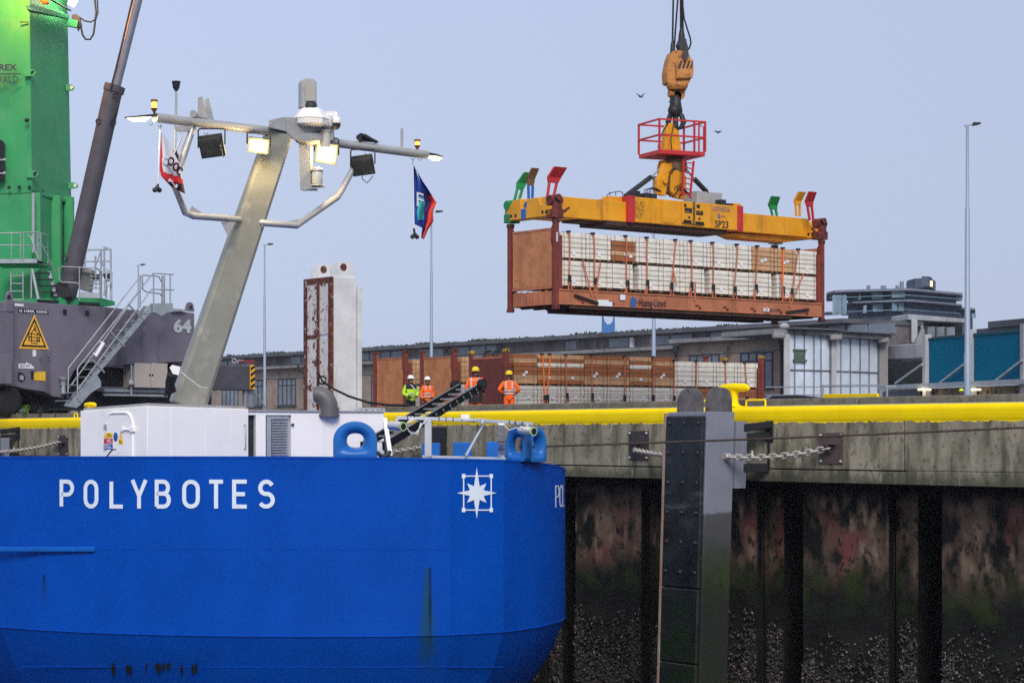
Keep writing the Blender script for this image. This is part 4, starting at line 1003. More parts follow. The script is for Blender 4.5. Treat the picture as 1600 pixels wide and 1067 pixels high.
# lower console with lantern
b = MB(); b.plate([mp(467,226,-.3),mp(485,228,-.3),mp(485,286,-.3),mp(494,297,-.3),mp(469,297,-.3)], (.04,.2,0)); a = mp(489,295,-.35)
b.hexa([mp(469,298,-.5),mp(508,293,-.5),mp(506,291,.0),mp(470,296,.0),mp(469,296.3,-.5),mp(508,291,-.5),mp(506,289,.0),mp(470,294,.0)])
b.build('console', m_pipe, mast, world=True)
c = mp(495.5,291,-.35); b = MB(); b.lathe([(.17,0),(.17,.03),(.13,.05)], c, n=14, mi=1); b.lathe([(.13,.05),(.145,.08),(.145,.34),(.12,.38)], c, n=16, mi=0); b.lathe([(.17,.38),(.17,.42),(.08,.48),(.03,.49)], c, n=14, mi=1)
b.build('lantern', [m_glass, m_pipe], mast, world=True)
c = mp(508,219,-.4); b = MB(); b.lathe([(.15,.0),(.15,.04),(.09,.06)], c+Vector((0,0,.2)), n=14, mi=1); b.lathe([(.13,-.2),(.13,.2)], c, n=14); b.build('lantern', [m_glass, m_pipe], mast, world=True)
# floodlights
def flood(px, py, w, h, tilt, lit, yaw=0.0, name='floodlight'):
    c = mp(px, py, -.25); M_ = Matrix.Translation(c)@Matrix.Rotation(yaw, 4, 'Z')@Matrix.Rotation(tilt, 4, 'X')@Matrix.Rotation(R(8), 4, 'Y')
    b = MB(); w2 = w/2; h2 = h/2
    def hx(x0,x1,y0,y1,z0,z1,tp,mi): b.hexa([M_@Vector(v) for v in ((x0+tp,y0,z0+tp),(x1-tp,y0,z0+tp),(x1,y1,z0),(x0,y1,z0),(x0+tp,y0,z1-tp),(x1-tp,y0,z1-tp),(x1,y1,z1),(x0,y1,z1))], mi)
    hx(-w2,w2,-.02,.05,-h2,h2,0,0)
    hx(-w2*.82,w2*.82,.05,.15,-h2*.8,h2*.8,0,0)
    for i in range(6): hx(-w2*.7+i*w2*.28,-w2*.7+i*w2*.28+.012,.15,.19,-h2*.7,h2*.7,0,0)
    hx(-w2+.03,w2-.03,-.026,-.02,-h2+.03,h2-.03,0,1)
    if lit: hx(-w2*.72,w2*.72,-.034,-.027,-h2*.66,h2*.66,0,2)
    fo = b.build(name, [mat('lamp_housing',(.07,.075,.07),.5,.3,var=.25,scale=6), m_lit2 if lit else m_glassd, m_lit], mast, world=True)
    b = MB(); t = c+Vector((0,0,h2+.13))
    L1 = M_@Vector((-w2-.03,.04,.0)); R1 = M_@Vector((w2+.03,.04,.0)); b.tube([L1, Vector((L1.x,L1.y,t.z-.03)), Vector((L1.x+.03,L1.y,t.z)), Vector((R1.x-.03,R1.y,t.z)), Vector((R1.x,R1.y,t.z-.03)), R1], .02, 6); b.build('lamp_bracket', m_dark, mast, world=True)
    if lit:
        l = bpy.data.lights.new('flood_light', 'POINT'); lo = bpy.data.objects.new('flood_light', l); COL.objects.link(lo); l.energy = 170; l.color = (1.0,.72,.30); l.shadow_soft_size = .15
        f = M_@Vector((0,-.22,0)); lo.location = f; d = (M_.to_3x3()@Vector((0,-1,0))); lo.rotation_euler = d.to_track_quat('-Z','Y').to_euler()
    return fo
m_glassd = mat('dark_glass',(0.05,0.055,0.05),.15,var=.1)
flood(331,228,.60,.56,R(-155),False); flood(567,258,.58,.54,R(-152),False)
flood(404,228,.52,.38,R(22),True); flood(510,240,.56,.52,R(12),True)
# end lamps
for (pa, pb, py, py2) in ((243,196,183,186),(666,691,243,249)):
    a = mp(pa, py, 0); c = mp(pb, py2-1, -.05 if pb < pa else .05); m_ = a.lerp(c,.5)
    dl = (c-a); b = MB(); sd = dl.cross(Vector((0,0,1))).normalized()
    pl = [a+sd*.08, a.lerp(c,.35)+sd*.17, a.lerp(c,.8)+sd*.14, c+sd*.03, c-sd*.03, a.lerp(c,.8)-sd*.14, a.lerp(c,.35)-sd*.17, a-sd*.08]
    up = Vector((0,0,.07)); lo_ = [p for p in pl]; hi_ = [p+up*(1.1 if i in (0,7) else .8 if i in (1,6) else .45) for i, p in enumerate(pl)]
    b.add(lo_+hi_, [tuple(range(8)), tuple(range(15,7,-1))]+[((i+1)%8,i,8+i,8+(i+1)%8) for i in range(8)])
    el = b.build('end_lamp', m_dark, mast, world=True)
    b = MB(); ln = [a.lerp(c,.25)+sd*.12, a.lerp(c,.85)+sd*.10, a.lerp(c,.96), a.lerp(c,.85)-sd*.10, a.lerp(c,.25)-sd*.12]
    b.add([p+Vector((0,0,-.004)) for p in ln]+[a.lerp(c,.35)+Vector((0,0,-.10)), a.lerp(c,.75)+Vector((0,0,-.09))], [(0,1,6,5),(1,2,6),(2,3,6),(3,4,5,6),(4,0,5)]); b.build('end_lamp_lens', m_lite, mast, world=True)
    l = bpy.data.lights.new('end_light', 'POINT'); lo = bpy.data.objects.new('end_light', l); COL.objects.link(lo); l.energy = 40; l.color = (1,.85,.55); l.shadow_soft_size = .1; lo.location = m_-Vector((0,0,.2))
# beacons, whips
for px, py0, py1, mg in ((241,178,157,m_amber),(652,235,217,m_amber)):
    c = mp(px, py0); h_ = (py0-py1)*.0158; b = MB(); b.lathe([(.02,0),(.03,.04),(.075,.11),(.08,.13)], c, n=12, mi=1); b.lathe([(.055,.13),(.06,.15),(.06,h_-.06),(.055,h_-.05)], c, n=12, mi=0); b.lathe([(.085,h_-.05),(.085,h_),(.04,h_+.01)], c, n=12, mi=1)
    b.build('beacon', [mg, mat('beacon_copper',(.16,.06,.03),.5,.3,var=.1)], mast, world=True)
b = MB(); b.tube([mp(275,182), mp(275.3,142)], .028, 8, 0); b.lathe([(.03,0),(.085,.09),(.085,.11),(.10,.2),(.095,.22)], mp(275.3,143), n=12, mi=1); b.lathe([(.105,0),(.105,.04)], mp(275.3,130), n=12, mi=1)
b.tube([mp(274,196), mp(273.5,238)], .026, 8, 0); b.lathe([(.05,0),(.05,-.06),(.085,-.09),(.085,-.2),(.07,-.21)], mp(273.5,236), n=12, mi=1); b.build('signal_lamp', [m_pipe, m_navy], mast, world=True)
b = MB(); b.tube([mp(628,229), mp(628,201)], .035, 8); b.build('short_antenna', m_pipe, mast, world=True)
b = MB(); 
for px, py in ((250,196),(235,193),(322,207),(443,213),(645,247),(656,248)): b.tube(arc(mp(px,py,-.05), .05, math.pi, 2*math.pi, 6), .008, 5)
b.tube([mp(343,213,-.1), mp(340,222,-.12), mp(343,232,-.1), mp(350,246,-.1)], .01, 5); b.tube([mp(571,240,-.3), mp(565,262,-.3), mp(566,280,-.3), mp(574,286,-.3), mp(583,275,-.3)], .012, 5)
b.build('cable_hooks', m_black, mast, world=True)
# black instrument leaning behind the mast foot and its cable
b = MB(); b.tube([P(269,612,53.4), P(265,598,53.3), P(268,585,53.2)], .11, 12, 1); b.plate([P(265,574,53.2),P(269,570,53.2),P(282,573,53.2),P(279,586,53.2),P(270,584,53.2)], (0,.2,0), 0); b.tube([P(258,619,53.4),P(262,600,53.4)], .05, 8, 1)
b.build('searchlight', [m_white, m_black], ship, world=True)
b = MB(); b.tube([P(268,573,53.3),P(284,582,53.3),P(300,595,53.3),P(312,604,53.3),P(324,606,53.4)], .008, 6); b.build('mast_cable', m_tagw, ship, world=True)
# ---- flags hanging from the crossbar
def flag(px, outline, cols, staff, balls, label, M4, name='flag'):
    a = mp(*staff[0], -.3); t = thing(name, label, 'flag', mp(*staff[1], -.3), 0, 'flags hanging from the light mast')
    b = MB(); b.tube([mp(*staff[0],-.3), mp(*staff[1],-.3)], .022, 8); st_ = b.build('flag_pole', m_tagw, t, world=True)
    b = MB(); b.tube([mp(staff[0][0], staff[0][1]-9,-.3), mp(*staff[0],-.3)], .008, 5)
    for dx, dy in ((-3.5,0),(3.5,0.3),(0,-3)): b.sphere(mp(balls[0]+dx, balls[1]+dy, -.3+.04*dx/3.5), .062, 10, 8)
    b.tube([mp(*staff[1],-.3), mp(balls[0], balls[1]-4,-.3)], .03, 6); b.build('balls', m_dark, t, world=True)
    return t
def cloth_quad(rows_, mat_fn, name, mats, t, amp=.06):
    """rows: list of (left point, right point) in photo pixels from top to bottom; folds run down the cloth"""
    b = MB(); NU = 18; vs = []; NV = len(rows_)-1; fine = 6; V = NV*fine
    def row(v):
        i = min(NV-1, int(v/fine)); f = v/fine-i; A_0, B_0 = rows_[i]; A_1, B_1 = rows_[i+1]
        return (A_0[0]+(A_1[0]-A_0[0])*f, A_0[1]+(A_1[1]-A_0[1])*f), (B_0[0]+(B_1[0]-B_0[0])*f, B_0[1]+(B_1[1]-B_0[1])*f)
    for v in range(V+1):
        A0, B0 = row(v)
        for u in range(NU+1):
            s = u/NU; px = A0[0]+(B0[0]-A0[0])*s; py = A0[1]+(B0[1]-A0[1])*s
            d = -.3+amp*math.sin(s*8.5+v*.14)*min(1, s*3)*(.4+v/V)
            vs.append(mp(px, py, d))
    for v in range(V):
        for u in range(NU):
            i = v*(NU+1)+u; b.add([], [])
            b.f.append([i, i+1, i+NU+2, i+NU+1]); b.m.append(mat_fn((u+.5)/NU, (v+.5)/V)); b.s.append(True)
    b.v = vs; o = b.build(name, mats, t, world=True)
    md = o.modifiers.new('thick','SOLIDIFY'); md.thickness = .006
    return o
m_fred = mat('flag_red',(.62,.03,.03),.7,var=.08); m_fwhite = mat('flag_white',(.70,.70,.76),.7,var=.04); m_fblk = mat('flag_dark',(.05,.01,.02),.7,var=.1)
m_fblu = mat('flag_blue',(.008,.05,.30),.6,var=.15); m_fpur = mat('flag_purple',(.05,.02,.14),.6,var=.15); m_fteal = mat('flag_teal',(.03,.42,.45),.6,var=.1); m_fred2 = mat('flag_scarlet',(.80,.05,.02),.6,var=.1)
t1 = flag(250, None, None, ((250.5,203),(247,288)), (245.5,297), 'small red and white flag hanging under the left arm of the light mast', None)
def f1(u, v):
    if v > .90: return 2
    if u < .22-.06*v: return 0
    if v > .74+.10*(u-.5): return 0 if v < .86 else 2
    return 1
cloth_quad([((251,205),(253,207)),((249.5,225),(264,222)),((248.5,245),(274,243)),((248.5,262),(281,258)),((252,276),(285,280)),((268,292),(289,303))], f1, 'cloth', [m_fred, m_fwhite, m_fblk], t1)
tv = (MF.M.to_3x3()@Vector((1,0,0)))
def flagtext(s, px, py, h, w, m, slope, d=-.40, up=(0,0,1)):
    o = mp(px, py, d); ux = (tv+Vector((0,0,slope))).normalized(); uy = Vector(up); uy = (uy-ux*uy.dot(ux)).normalized(); return o, ux, uy
for s, px, py, h, w, m, sl in (('G',252,250,.22,.18,m_fwhite,-.9),('OO',259,254,.24,.40,m_fblk,-.75),('C',273,269,.22,.18,m_fblk,-.65),('F-J',262,284,.10,.30,m_fwhite,-.55)):
    o, ux, uy = flagtext(s, px, py, h, w, m, sl); txt(s, 'flag_lettering', m, t1, o, ux, uy, h, w, bold=.05, world=True)
t2 = flag(646, None, None, ((645,258),(646.5,357)), (648,370), 'blue and red flag hanging under the right arm of the light mast', None)
def f2(u, v):
    if v > .36 and v < .66 and .16 < u < .50: return 3
    if u > .80-.45*max(0, v-.55)*2 and v > .35: return 2
    if u > .52 and v > .30: return 1
    return 0
cloth_quad([((646,258),(648,261)),((646.5,278),(661,284)),((647,300),(668,294)),((647,318),(682,317)),((647,335),(676,330)),((648,350),(677,346)),((660,356),(668,360)),((658,372),(662,374))], f2, 'cloth', [m_fblu, m_fpur, m_fred2, m_fteal], t2, .15)
o = mp(651,322,-.42); txt('F', 'flag_lettering', m_fwhite, t2, o, (tv+Vector((0,0,-.15))), (0,0,1), .38, .26, bold=.0, world=True)
# ---- mooring rope and the black line from the white pile
b = MB(); e1 = Vector((QF.M@Vector((QX(1990,-.05), -.05, .46)))); p0 = P(838,697.5,51.9); b.tube(sag(P(812,698,51.6), p0, .0, 2)[:2]+sag(p0, e1, .05, 30), .025, 8)
recenter(tag(b.build('mooring_rope', m_rope), 'brown mooring rope running right from the blue double chock across the grey fender pile', 'rope'))
b = MB(); a = QF.M@Vector((wx1-.55, -1.9, QF.hit(497,575,-1.85).z)); a2 = P(505,598,72.9); k1 = P(650,633.5,68.5)
b.tube([P(498,583,73.3), P(502,592,73.2), P(507,600,73.1)], .03, 6); b.tube(arc(P(503.5,594,73.1), .13, 0, 6.0, 10), .03, 6); pts = [P(503,595,73.1),P(520,607,72.6),P(545,619,71.9),P(575,628.5,71),P(605,632.6,70),P(640,633.5,69)]
b.tube(pts, .04, 8); recenter(tag(b.build('black_line', m_ropeb), 'black line sagging from the rusty white pile towards the two workers with white helmets', 'rope'))
# ---- gangway
m_gang = mat('gangway_black', (0.006,0.006,0.008), .7, spec=.1, var=.2)
gA, gB = P(600,697,54.0), P(749,605,61.8); gw = thing('gangway', 'black ladder-like gangway with wheels reaching up from the barge to the quay', 'gangway', gA, 0)
side = Vector((-.80,.60,0)).normalized()*.72; 
up = Vector((0,0,1))
b = MB(); b.beam(gA, gB, .09, .20); b.build('near_beam', m_gang, gw, world=True)
b = MB(); b.beam(gA+side, gB+side, .09, .20); b.build('far_beam', m_gang, gw, world=True)
d_ = (gB-gA)
for i in range(11):
    t = (i+.6)/11.2; p = gA+d_*t; b = MB(); b.beam(p+Vector((0,0,.02)), p+side+Vector((0,0,.02)), .10, .04); b.build('rung', m_galv, gw, world=True)
b = MB(); b.beam(gA+Vector((0,0,.108)), gB+Vector((0,0,.108)), .02, .01); b.beam(gA+side+Vector((0,0,.108)), gB+side+Vector((0,0,.108)), .02, .01); b.build('edge_rail', m_galv, gw, world=True)
n_ = d_.cross(side).normalized()
nn = -Vector((d_.y, -d_.x, 0)).normalized(); nn = nn if nn.y < 0 else -nn
b = MB()
for i in range(8):
    t = .42+i*.075; 
    for k, zz in ((0,.02),(.018,-.09)): c = gA+d_*(t+k)+nn*.05+Vector((0,0,zz)); b.tube([c, c+nn*.012], .035, 10)
b.build('rollers', m_galv, gw, world=True)['kind'] = 'stuff'
for c in (P(753,600,61.4), P(711,602,62.6)):
    b = MB(); ax = side.normalized(); b.tube([c-ax*.07-Vector((0,0,0)), c+ax*.07], .150, 20, 0); b.tube([c-ax*.075, c-ax*.07], .06, 12, 1)
    b.build('wheel', [m_tyre, m_dark], gw, world=True)
# ================================================================= flat racks, timber bundles, straps
def flatrack(loc, rz, label, L=12.19, W_=2.44, H=2.83, pan=None, redpost=True, name='flat_rack', hang=False, ycast=False):
    pan = pan or m_opanel
    t = thing(name, label, 'flat rack', loc, rz, 'flat rack container frames')
    b = MB(); hb = .64       # side rails, deck and cross members
    for y0, y1 in ((.0,.14),(W_-.14,W_)):
        b.box(.15, L-.15, y0, y1, .16, hb)
        b.box(.15, L-.15, y0-.03 if y0 < 1 else y0, y1 if y0 < 1 else y1+.03, .155, .19); b.box(.15, L-.15, y0-.03 if y0 < 1 else y0, y1 if y0 < 1 else y1+.03, hb-.05, hb+.004)
    b.build('side_rail', m_orust, t, bevel=.01)
    b = MB(); b.box(.15, L-.15, .14, W_-.14, hb-.12, hb-.06); b.build('deck', m_bearer, t)
    b = MB()
    for i in range(22): x = .5+i*(L-1)/21; b.box(x-.05, x+.05, .14, W_-.14, .10, hb-.12)
    b.box(1.4, L-1.4, .35, .85, .0, .155); b.box(1.4, L-1.4, W_-.85, W_-.35, .0, .155)
    b.box(.6, L-1.6, .02, .12, .05, .154)
    b.build('underframe', m_obase, t)
    for s, x0 in ((0, 0.0), (1, L-.16)):
        b = MB()
        xw = .03 if s == 0 else L-.13
        ew = None
        b.box(xw, xw+.10, .26, W_-.26, hb+.10, H-.34); n_ = 7
        for i in range(n_):
            y = .32+i*(W_-.64)/(n_-1)
        ew = b.build('end_wall', pan, t, bevel=.008)
        b = MB(); b.box(xw-.01, xw+.11, .26, W_-.26, H-.34, H-.27); b.build('end_header', m_orust, ew); b = MB(); b.box(xw-.01, xw+.11, .26, W_-.26, hb+.02, hb+.10)
        b.box(xw+.02, xw+.10, .26, W_-.26, .16, hb-.05)
        for i in range(6): y = .45+i*.31; b.box(xw-.02, xw+.02, y, y+.06, .16, hb-.02)
        b.build('end_sill', m_orust, ew)
        for y0 in (0.0, W_-.17):
            b = MB(); px_ = x0
            b.box(px_+.01, px_+.15, y0, y0+.17, .12, H-.12); 
            # flared top next to the wall
            sgn = 1 if y0 < 1 else -1; ya = y0+.17 if y0 < 1 else y0
            b.prism([(0,H-.12),(0,H-.75),(.11*sgn,H-.75),(.11*sgn,H-.36),(.16*sgn,H-.36)] , (px_+.03,ya,0), (0,1,0), (0,0,1), (.09,0,0))
            b.box(px_+.16 if s == 0 else px_-.14, px_+.30 if s == 0 else px_, y0+.02, y0+.14, hb, H-.5) 
            b.build('corner_post', m_ored, ew, bevel=.01)
            for za, zb_ in ((H-.12, H), (0, .12)):
                b = MB(); b.box(px_-.012, px_+.178, y0-.012, y0+.182, za, zb_); b.build('corner_casting', m_yelc if ycast and za > 1 else m_redrust, ew, bevel=.012)
            b = MB(); yo = y0-.0125 if y0 < 1 else y0+.1825
            b.box(px_+.05,px_+.12,min(yo,yo-.002*sgn),max(yo,yo-.002*sgn),.03,.09); b.box(px_+.05,px_+.12,min(yo,yo-.002*sgn),max(yo,yo-.002*sgn),H-.09,H-.03); build_each(b, 'casting_hole', m_black, ew)
    # lashing points and braces on the near side rail
    b = MB()
    for i in range(9):
        if i == 3: continue
        x = 1.0+i*1.27; b.box(x-.10, x+.06, -.05, -.031, .33, .36); b.sphere((x+.10,-.04,.27), .045, 8, 6)
    build_each(b, 'lashing_point', m_ored, t)
    b = MB(); b.beam((.75,-.05,.46), (1.72,-.05,.24), .05, .08); b.beam((L-1.95,-.05,.26), (L-.85,-.05,.40), .05, .08); b.build('folding_brace', m_black, t)
    b = MB(); b.box(L-.60, L-.56, -.012, 0.0, .2, .6); b.box(.30,.34,-.012,.0,.2,.6); b.box(2.85,2.9,-.012,.0,.2,.6); b.box(L-3.5,L-3.46,-.012,0,.2,.6); b.build('web_stiffener', m_orust, t)
    return t
m_yelc = mat('yellow_casting', (.45,.30,.02), .6, var=.3, scale=6, col2=(.08,.05,.03), thr=.5)
bcount = 0; PROTO = {}
def bundle_proto(kind, w=1.07, dep=2.1, h=.86, ends=False, thick=5):
    mt = {'pale':m_wood,'brown':m_wood2,'tan':m_wood3,'mixed':m_wood4}[kind]
    t = thing('timber_bundle', 'x', 'timber bundle', (0,0,0), 0)
    rr = random.Random(hash(kind) % 1000 if False else len(PROTO)*7+3)
    b = MB(); z = .07; hh = (h-.07)/thick; cols = [mt, m_wood, m_wood2, m_wood3]
    for i in range(thick):
        mi = 0
        if kind == 'mixed': mi = rr.choice([1,2,2,3,2])
        if kind == 'brown': mi = [0,3,0,0,1,0,3][i % 7]
        if kind == 'pale': mi = 0
        j_ = rr.uniform(-.008,.008); 
        b.box(.012+rr.uniform(0,.012), w-.012-rr.uniform(0,.012), .01+j_, dep+j_, z, z+hh-.008, mi); z += hh
    b.build('planks', cols, t)
    b = MB()
    for y in (.10, dep*.5, dep-.16): b.box(.01, w-.01, y, y+.08, 0, .069)
    for x in (.06, w*.5, w-.14): b.box(x, x+.08, 0.0, .05, 0.0, .068)
    b.build('bearer', m_bearer, t)
    b = MB(); e_ = .006
    for x in (.15, w-.17):
        b.box(x, x+.009, -e_-.004, -.001+.0, .06, h+e_); b.box(x, x+.012, -e_, dep+e_, h, h+e_)
    for z in (.07+(h-.07)*f for f in (.22,.42,.60,.80)):
        b.box(.0, w, -.008, -.0025, z, z+.0065); b.box(-.002, .008, 0, dep, z, z+.0065)
    b.build('strapping', m_wire, t)
    b = MB(); 
    for k in range(rr.choice([1,1,2])):
        x = rr.uniform(.35,.8)*w; z = rr.uniform(.14,.45)*h; b.box(x, x+.13, -.016, -.0085, z, z+.10)
    b.build('paper_label', m_tagw, t)
    return t
def bundle(kind, loc, rz, label, sx=1.0, group='strapped timber bundles on the flat racks', **kw):
    key = (kind, tuple(kw.items()))
    if key not in PROTO:
        PROTO[key] = bundle_proto(kind, **kw); t = PROTO[key]; t.location = loc; t.rotation_euler = (0,0,rz)
    else: t = dup(PROTO[key], loc, rz)
    t.scale = (sx,1,1); t['label'] = label; t['group'] = group
    return t
def strap(F, x, ztop, zbot, dep, y0, label, mt, slant=0.0, group='orange lashing straps round the timber', hookz=None):
    b = MB(); w = .027; o_ = y0-.035
    rr = random.Random(int(x*100)); 
    def rib(pts):
        vs = []
        for p in pts: vs += [F.M@Vector((p[0]-w, p[1], p[2])), F.M@Vector((p[0]+w, p[1], p[2]))]
        b.add(vs, [(2*i,2*i+1,2*i+3,2*i+2) for i in range(len(pts)-1)], 0)
        b.add([v+F.M.to_3x3()@Vector((0,.006,.004)) for v in vs], [(2*i+2,2*i+3,2*i+1,2*i) for i in range(len(pts)-1)], 0)
    xm = x+slant*.5; xb = x+slant; n_ = 6
    pts = [(x, y0+dep, ztop+.014), (x, y0+.02, ztop+.018), (x, o_, ztop-.01)]
    for i in range(1, n_+1):
        f = i/n_; pts.append((x+slant*f+.02*math.sin(f*3.1+x), o_-.015*math.sin(f*math.pi), ztop-.01+(zbot-ztop)*f))
    rib(pts)
    b.v += []; 
    def bx(x0_,x1_,y0_,y1_,z0_,z1_,mi): 
        c = MB(); c.box(x0_,x1_,y0_,y1_,z0_,z1_,mi); b.add([F.M@p for p in c.v], c.f, mi)
    bx(x-.06,x+.06,o_-.01,y0+.06,ztop-.02,ztop+.035,1)      # corner protector
    rz_ = zbot+.32+rr.uniform(0,.14); xr = x+slant*(rz_-ztop)/(zbot-ztop)
    bx(xr-.045,xr+.045,o_-.07,o_-.01,rz_-.08,rz_+.10,2)     # ratchet
    bx(xr+.03,xr+.055,o_-.06,o_-.02,rz_-.22,rz_-.02,2)
    b.add([F.M@Vector(v) for v in ((xb-.03,o_,zbot),(xb+.03,o_,zbot),(xb+.02,o_-.02,zbot-.18),(xb-.02,o_-.02,zbot-.18))], [(0,1,2,3)], 2)
    ls = rr.choice([-1,1]); q = [(xr,o_-.03,rz_-.05),(xr+ls*.06,o_-.03,rz_-.2),(xr+ls*.12,o_-.02,rz_-.36)]; rib(q)
    o = b.build('lashing_strap', [mt, m_black, m_dark], None)
    recenter(tag(o, label, 'strap', group)); return o
# ---- the hanging rack
HF = Frame((1.36, 68, 3.98), R(38.7))
rack = flatrack(HF.o, HF.a, 'orange flat rack hanging in mid air from the yellow spreader, loaded with pale timber')
ppx = [869,917,956,997,1034,1072,1109,1144,1177,1210,1242,1276]
kin_t = ['pale','pale','brown','pale','pale','pale','pale','pale','pale','tan','tan','pale']
kin_t = ['pale','pale','brown','pale','pale','pale','pale','pale','tan','tan','pale']
lx0, lx1 = .33, 11.98; nB = 11; bw = (lx1-lx0)/nB
for tier, zz in ((0, .70), (1, 1.585)):
    for i in range(nB):
        k = kin_t[i] if tier else 'pale'
        x = lx0+i*bw - (0 if tier or not i else .10*(i%3-1))
        lab = f'{ {"pale":"pale","brown":"reddish brown","tan":"tan layered"}[k]} timber bundle, {ordinal(i)} from left, {"upper" if tier else "lower"} row of the hanging flat rack'
        bundle(k, HF.M@Vector((x, .14+random.uniform(0,.03), zz+random.uniform(0,.012))), HF.a, lab, sx=(bw-.012)/1.07)
HX = lambda px, py=500, d=-.05: HF.hit(px, py, d).x
for i, (pt, pb, m_) in enumerate(((894,893,m_strap),(932,934,m_strap),(983,984,m_strap),(1016,1015,m_strap),(1061,1051,m_strap),(1085,1084,m_strap),(1119,1118,m_strap),(1157,1151,m_strap),(1189,1184,m_strap),(1229,1227,m_strap2),(1253,1238,m_strap))):
    strap(HF, HX(pt), 2.46, .62, 2.1, .12, ('bright orange' if m_ is m_strap2 else 'faded orange')+f' lashing strap, {ordinal(i)} from left on the hanging flat rack', m_, HX(pb)-HX(pt))
for i, (pt, pb, yt, yb) in enumerate(((911,925,408,462),(939,930,410,464),(1053,1057,424,446),(1087,1086,440,470),(1221,1224,428,462),(1256,1234,428,480))):
    a = HF.hit(pt, yt, .07); c = HF.hit(pb, yb, -.05); b = MB(); b.beam(HF.M@Vector((a.x,.085,a.z)), HF.M@c, .055, .012, up=(HF.M.to_3x3()@Vector((0,1,0))))
    recenter(tag(b.build('loose_strap', m_strap), f'loose orange strap end, {ordinal(i)} from left on the hanging rack', 'strap', 'loose strap ends on the hanging flat rack'))
# lettering and plates on the rack
def pl8(pa, ya, pb, yb, m, name, parent=rack, F=HF, d=-.035):
    a = F.hit(pa, ya, d); c = F.hit(pb, yb, d); b = MB(); b.box(a.x, c.x, d-.004, d+.002, c.z, a.z)
    return b.build(name, m, parent)
m_ink = mat('dark_ink', (.02,.02,.03), .6, var=.05); m_inkb = mat('emblem_blue', (.03,.12,.34), .6, var=.05)
a = HF.hit(999, 480, -.035); c = HF.hit(1040, 471, -.035)
txt('Hapag-Lloyd', 'lettering', m_ink, rack, (a.x, -.036, a.z-.02), (1,0,0), (0,0,1), .30, c.x-a.x, bold=.008)
a = HF.hit(985, 479, -.035); b = MB(); b.prism([(0,0),(.26,.03),(.20,.12),(.30,.20),(.22,.28),(.10,.36),(.02,.24)], (a.x,-.034,a.z-.02), (1,0,0), (0,0,1), (0,-.004,0)); b.build('emblem', m_inkb, rack)
pl8(934,468,957,479,m_tagw,'blank_plate'); pl8(969,460,977,469,m_tagw,'data_plate'); pl8(1193,481,1202,487,m_tagw,'data_plate')
a = HF.hit(1195, 485.5, -.035); txt('CMC','lettering',m_ink,rack,(a.x,-.041,a.z-.01),(1,0,0),(0,0,1),.09,.16); a = HF.hit(1202.5, 487, -.035); txt('4801911','lettering',m_ink,rack,(a.x,-.036,a.z),(1,0,0),(0,0,1),.10,.36); a = HF.hit(1194, 493, -.035); txt('45P3','lettering',m_ink,rack,(a.x,-.036,a.z),(1,0,0),(0,0,1),.10,.26)
b = MB(); b.box(.162,.165,-.004,0,0,0); a = HF.hit(865,375,0)
b = MB(); b.box(.03,.10,-.004,.001,2.12,2.40); b.build('data_plate', m_tagw, rack)
for k in range(3): txt('LU', 'lettering', m_ink, rack, (.035,-.006,2.32-.09*k), (1,0,0), (0,0,1), .06, .06)
for k in range(9): 
    if k % 2: continue
b = MB()
for k in range(16): b.box(.05,.085,-.003,.0,1.95-k*.07,1.99-k*.07)
b.build('vertical_code', m_ink, rack)['kind'] = 'stuff'
b = MB(); b.box(.05,.06,.45,1.35,.68,.72); 
# ---- the spreader
SF = HF
spr = thing('container_spreader', 'yellow lifting spreader with coloured corner flippers and red ladder cage, gripping the hanging flat rack', 'spreader', HF.M@Vector((6.1,1.22,2.84)), HF.a)
def S(x, y, z): return (x-6.1, y-1.22, z-2.84)
def sbox(b, x0,x1,y0,y1,z0,z1,mi=0): 
    a = S(x0,y0,z0); c = S(x1,y1,z1); b.box(a[0],c[0],a[1],c[1],a[2],c[2],mi)
zb, zt_b = 2.97, 3.62
b = MB(); sbox(b, .35, 3.6, .56, 1.86, zb, zt_b); b.build('left_arm', m_crane_y, spr, bevel=.012)
b = MB(); sbox(b, 8.5, 12.0, .56, 1.86, zb, zt_b-.01); b.build('right_arm', m_crane_y, spr, bevel=.012)
b = MB(); b.prism([(8.5-6.1,-.12+.2),(9.0-6.1,-.05),(11.3-6.1,-.05),(11.9-6.1,.14)], (0,-.42,.0), (1,0,0), (0,0,1), (0,.84,0)); b.build('arm_keel', m_crane_y, spr)
b = MB(); sbox(b, 3.45, 8.5, .42, 2.02, 2.98, 3.80); b.build('centre_box', m_crane_y, spr, bevel=.015)
b = MB(); sbox(b, 2.6, 8.0, .55, 1.9, 2.84, 2.978); sbox(b, 1.6,3.4,.80,1.6,2.90,2.968); b.build('underside', m_crane_y if False else m_obase, spr)
b = MB(); sbox(b, 3.44, 3.70, .395, 2.045, 2.96, 3.82); b.build('red_band', m_red, spr, bevel=.01)
b = MB(); sbox(b, 8.35, 8.62, .395, 2.045, 2.96, 3.82); b.build('red_band', m_red, spr, bevel=.01)
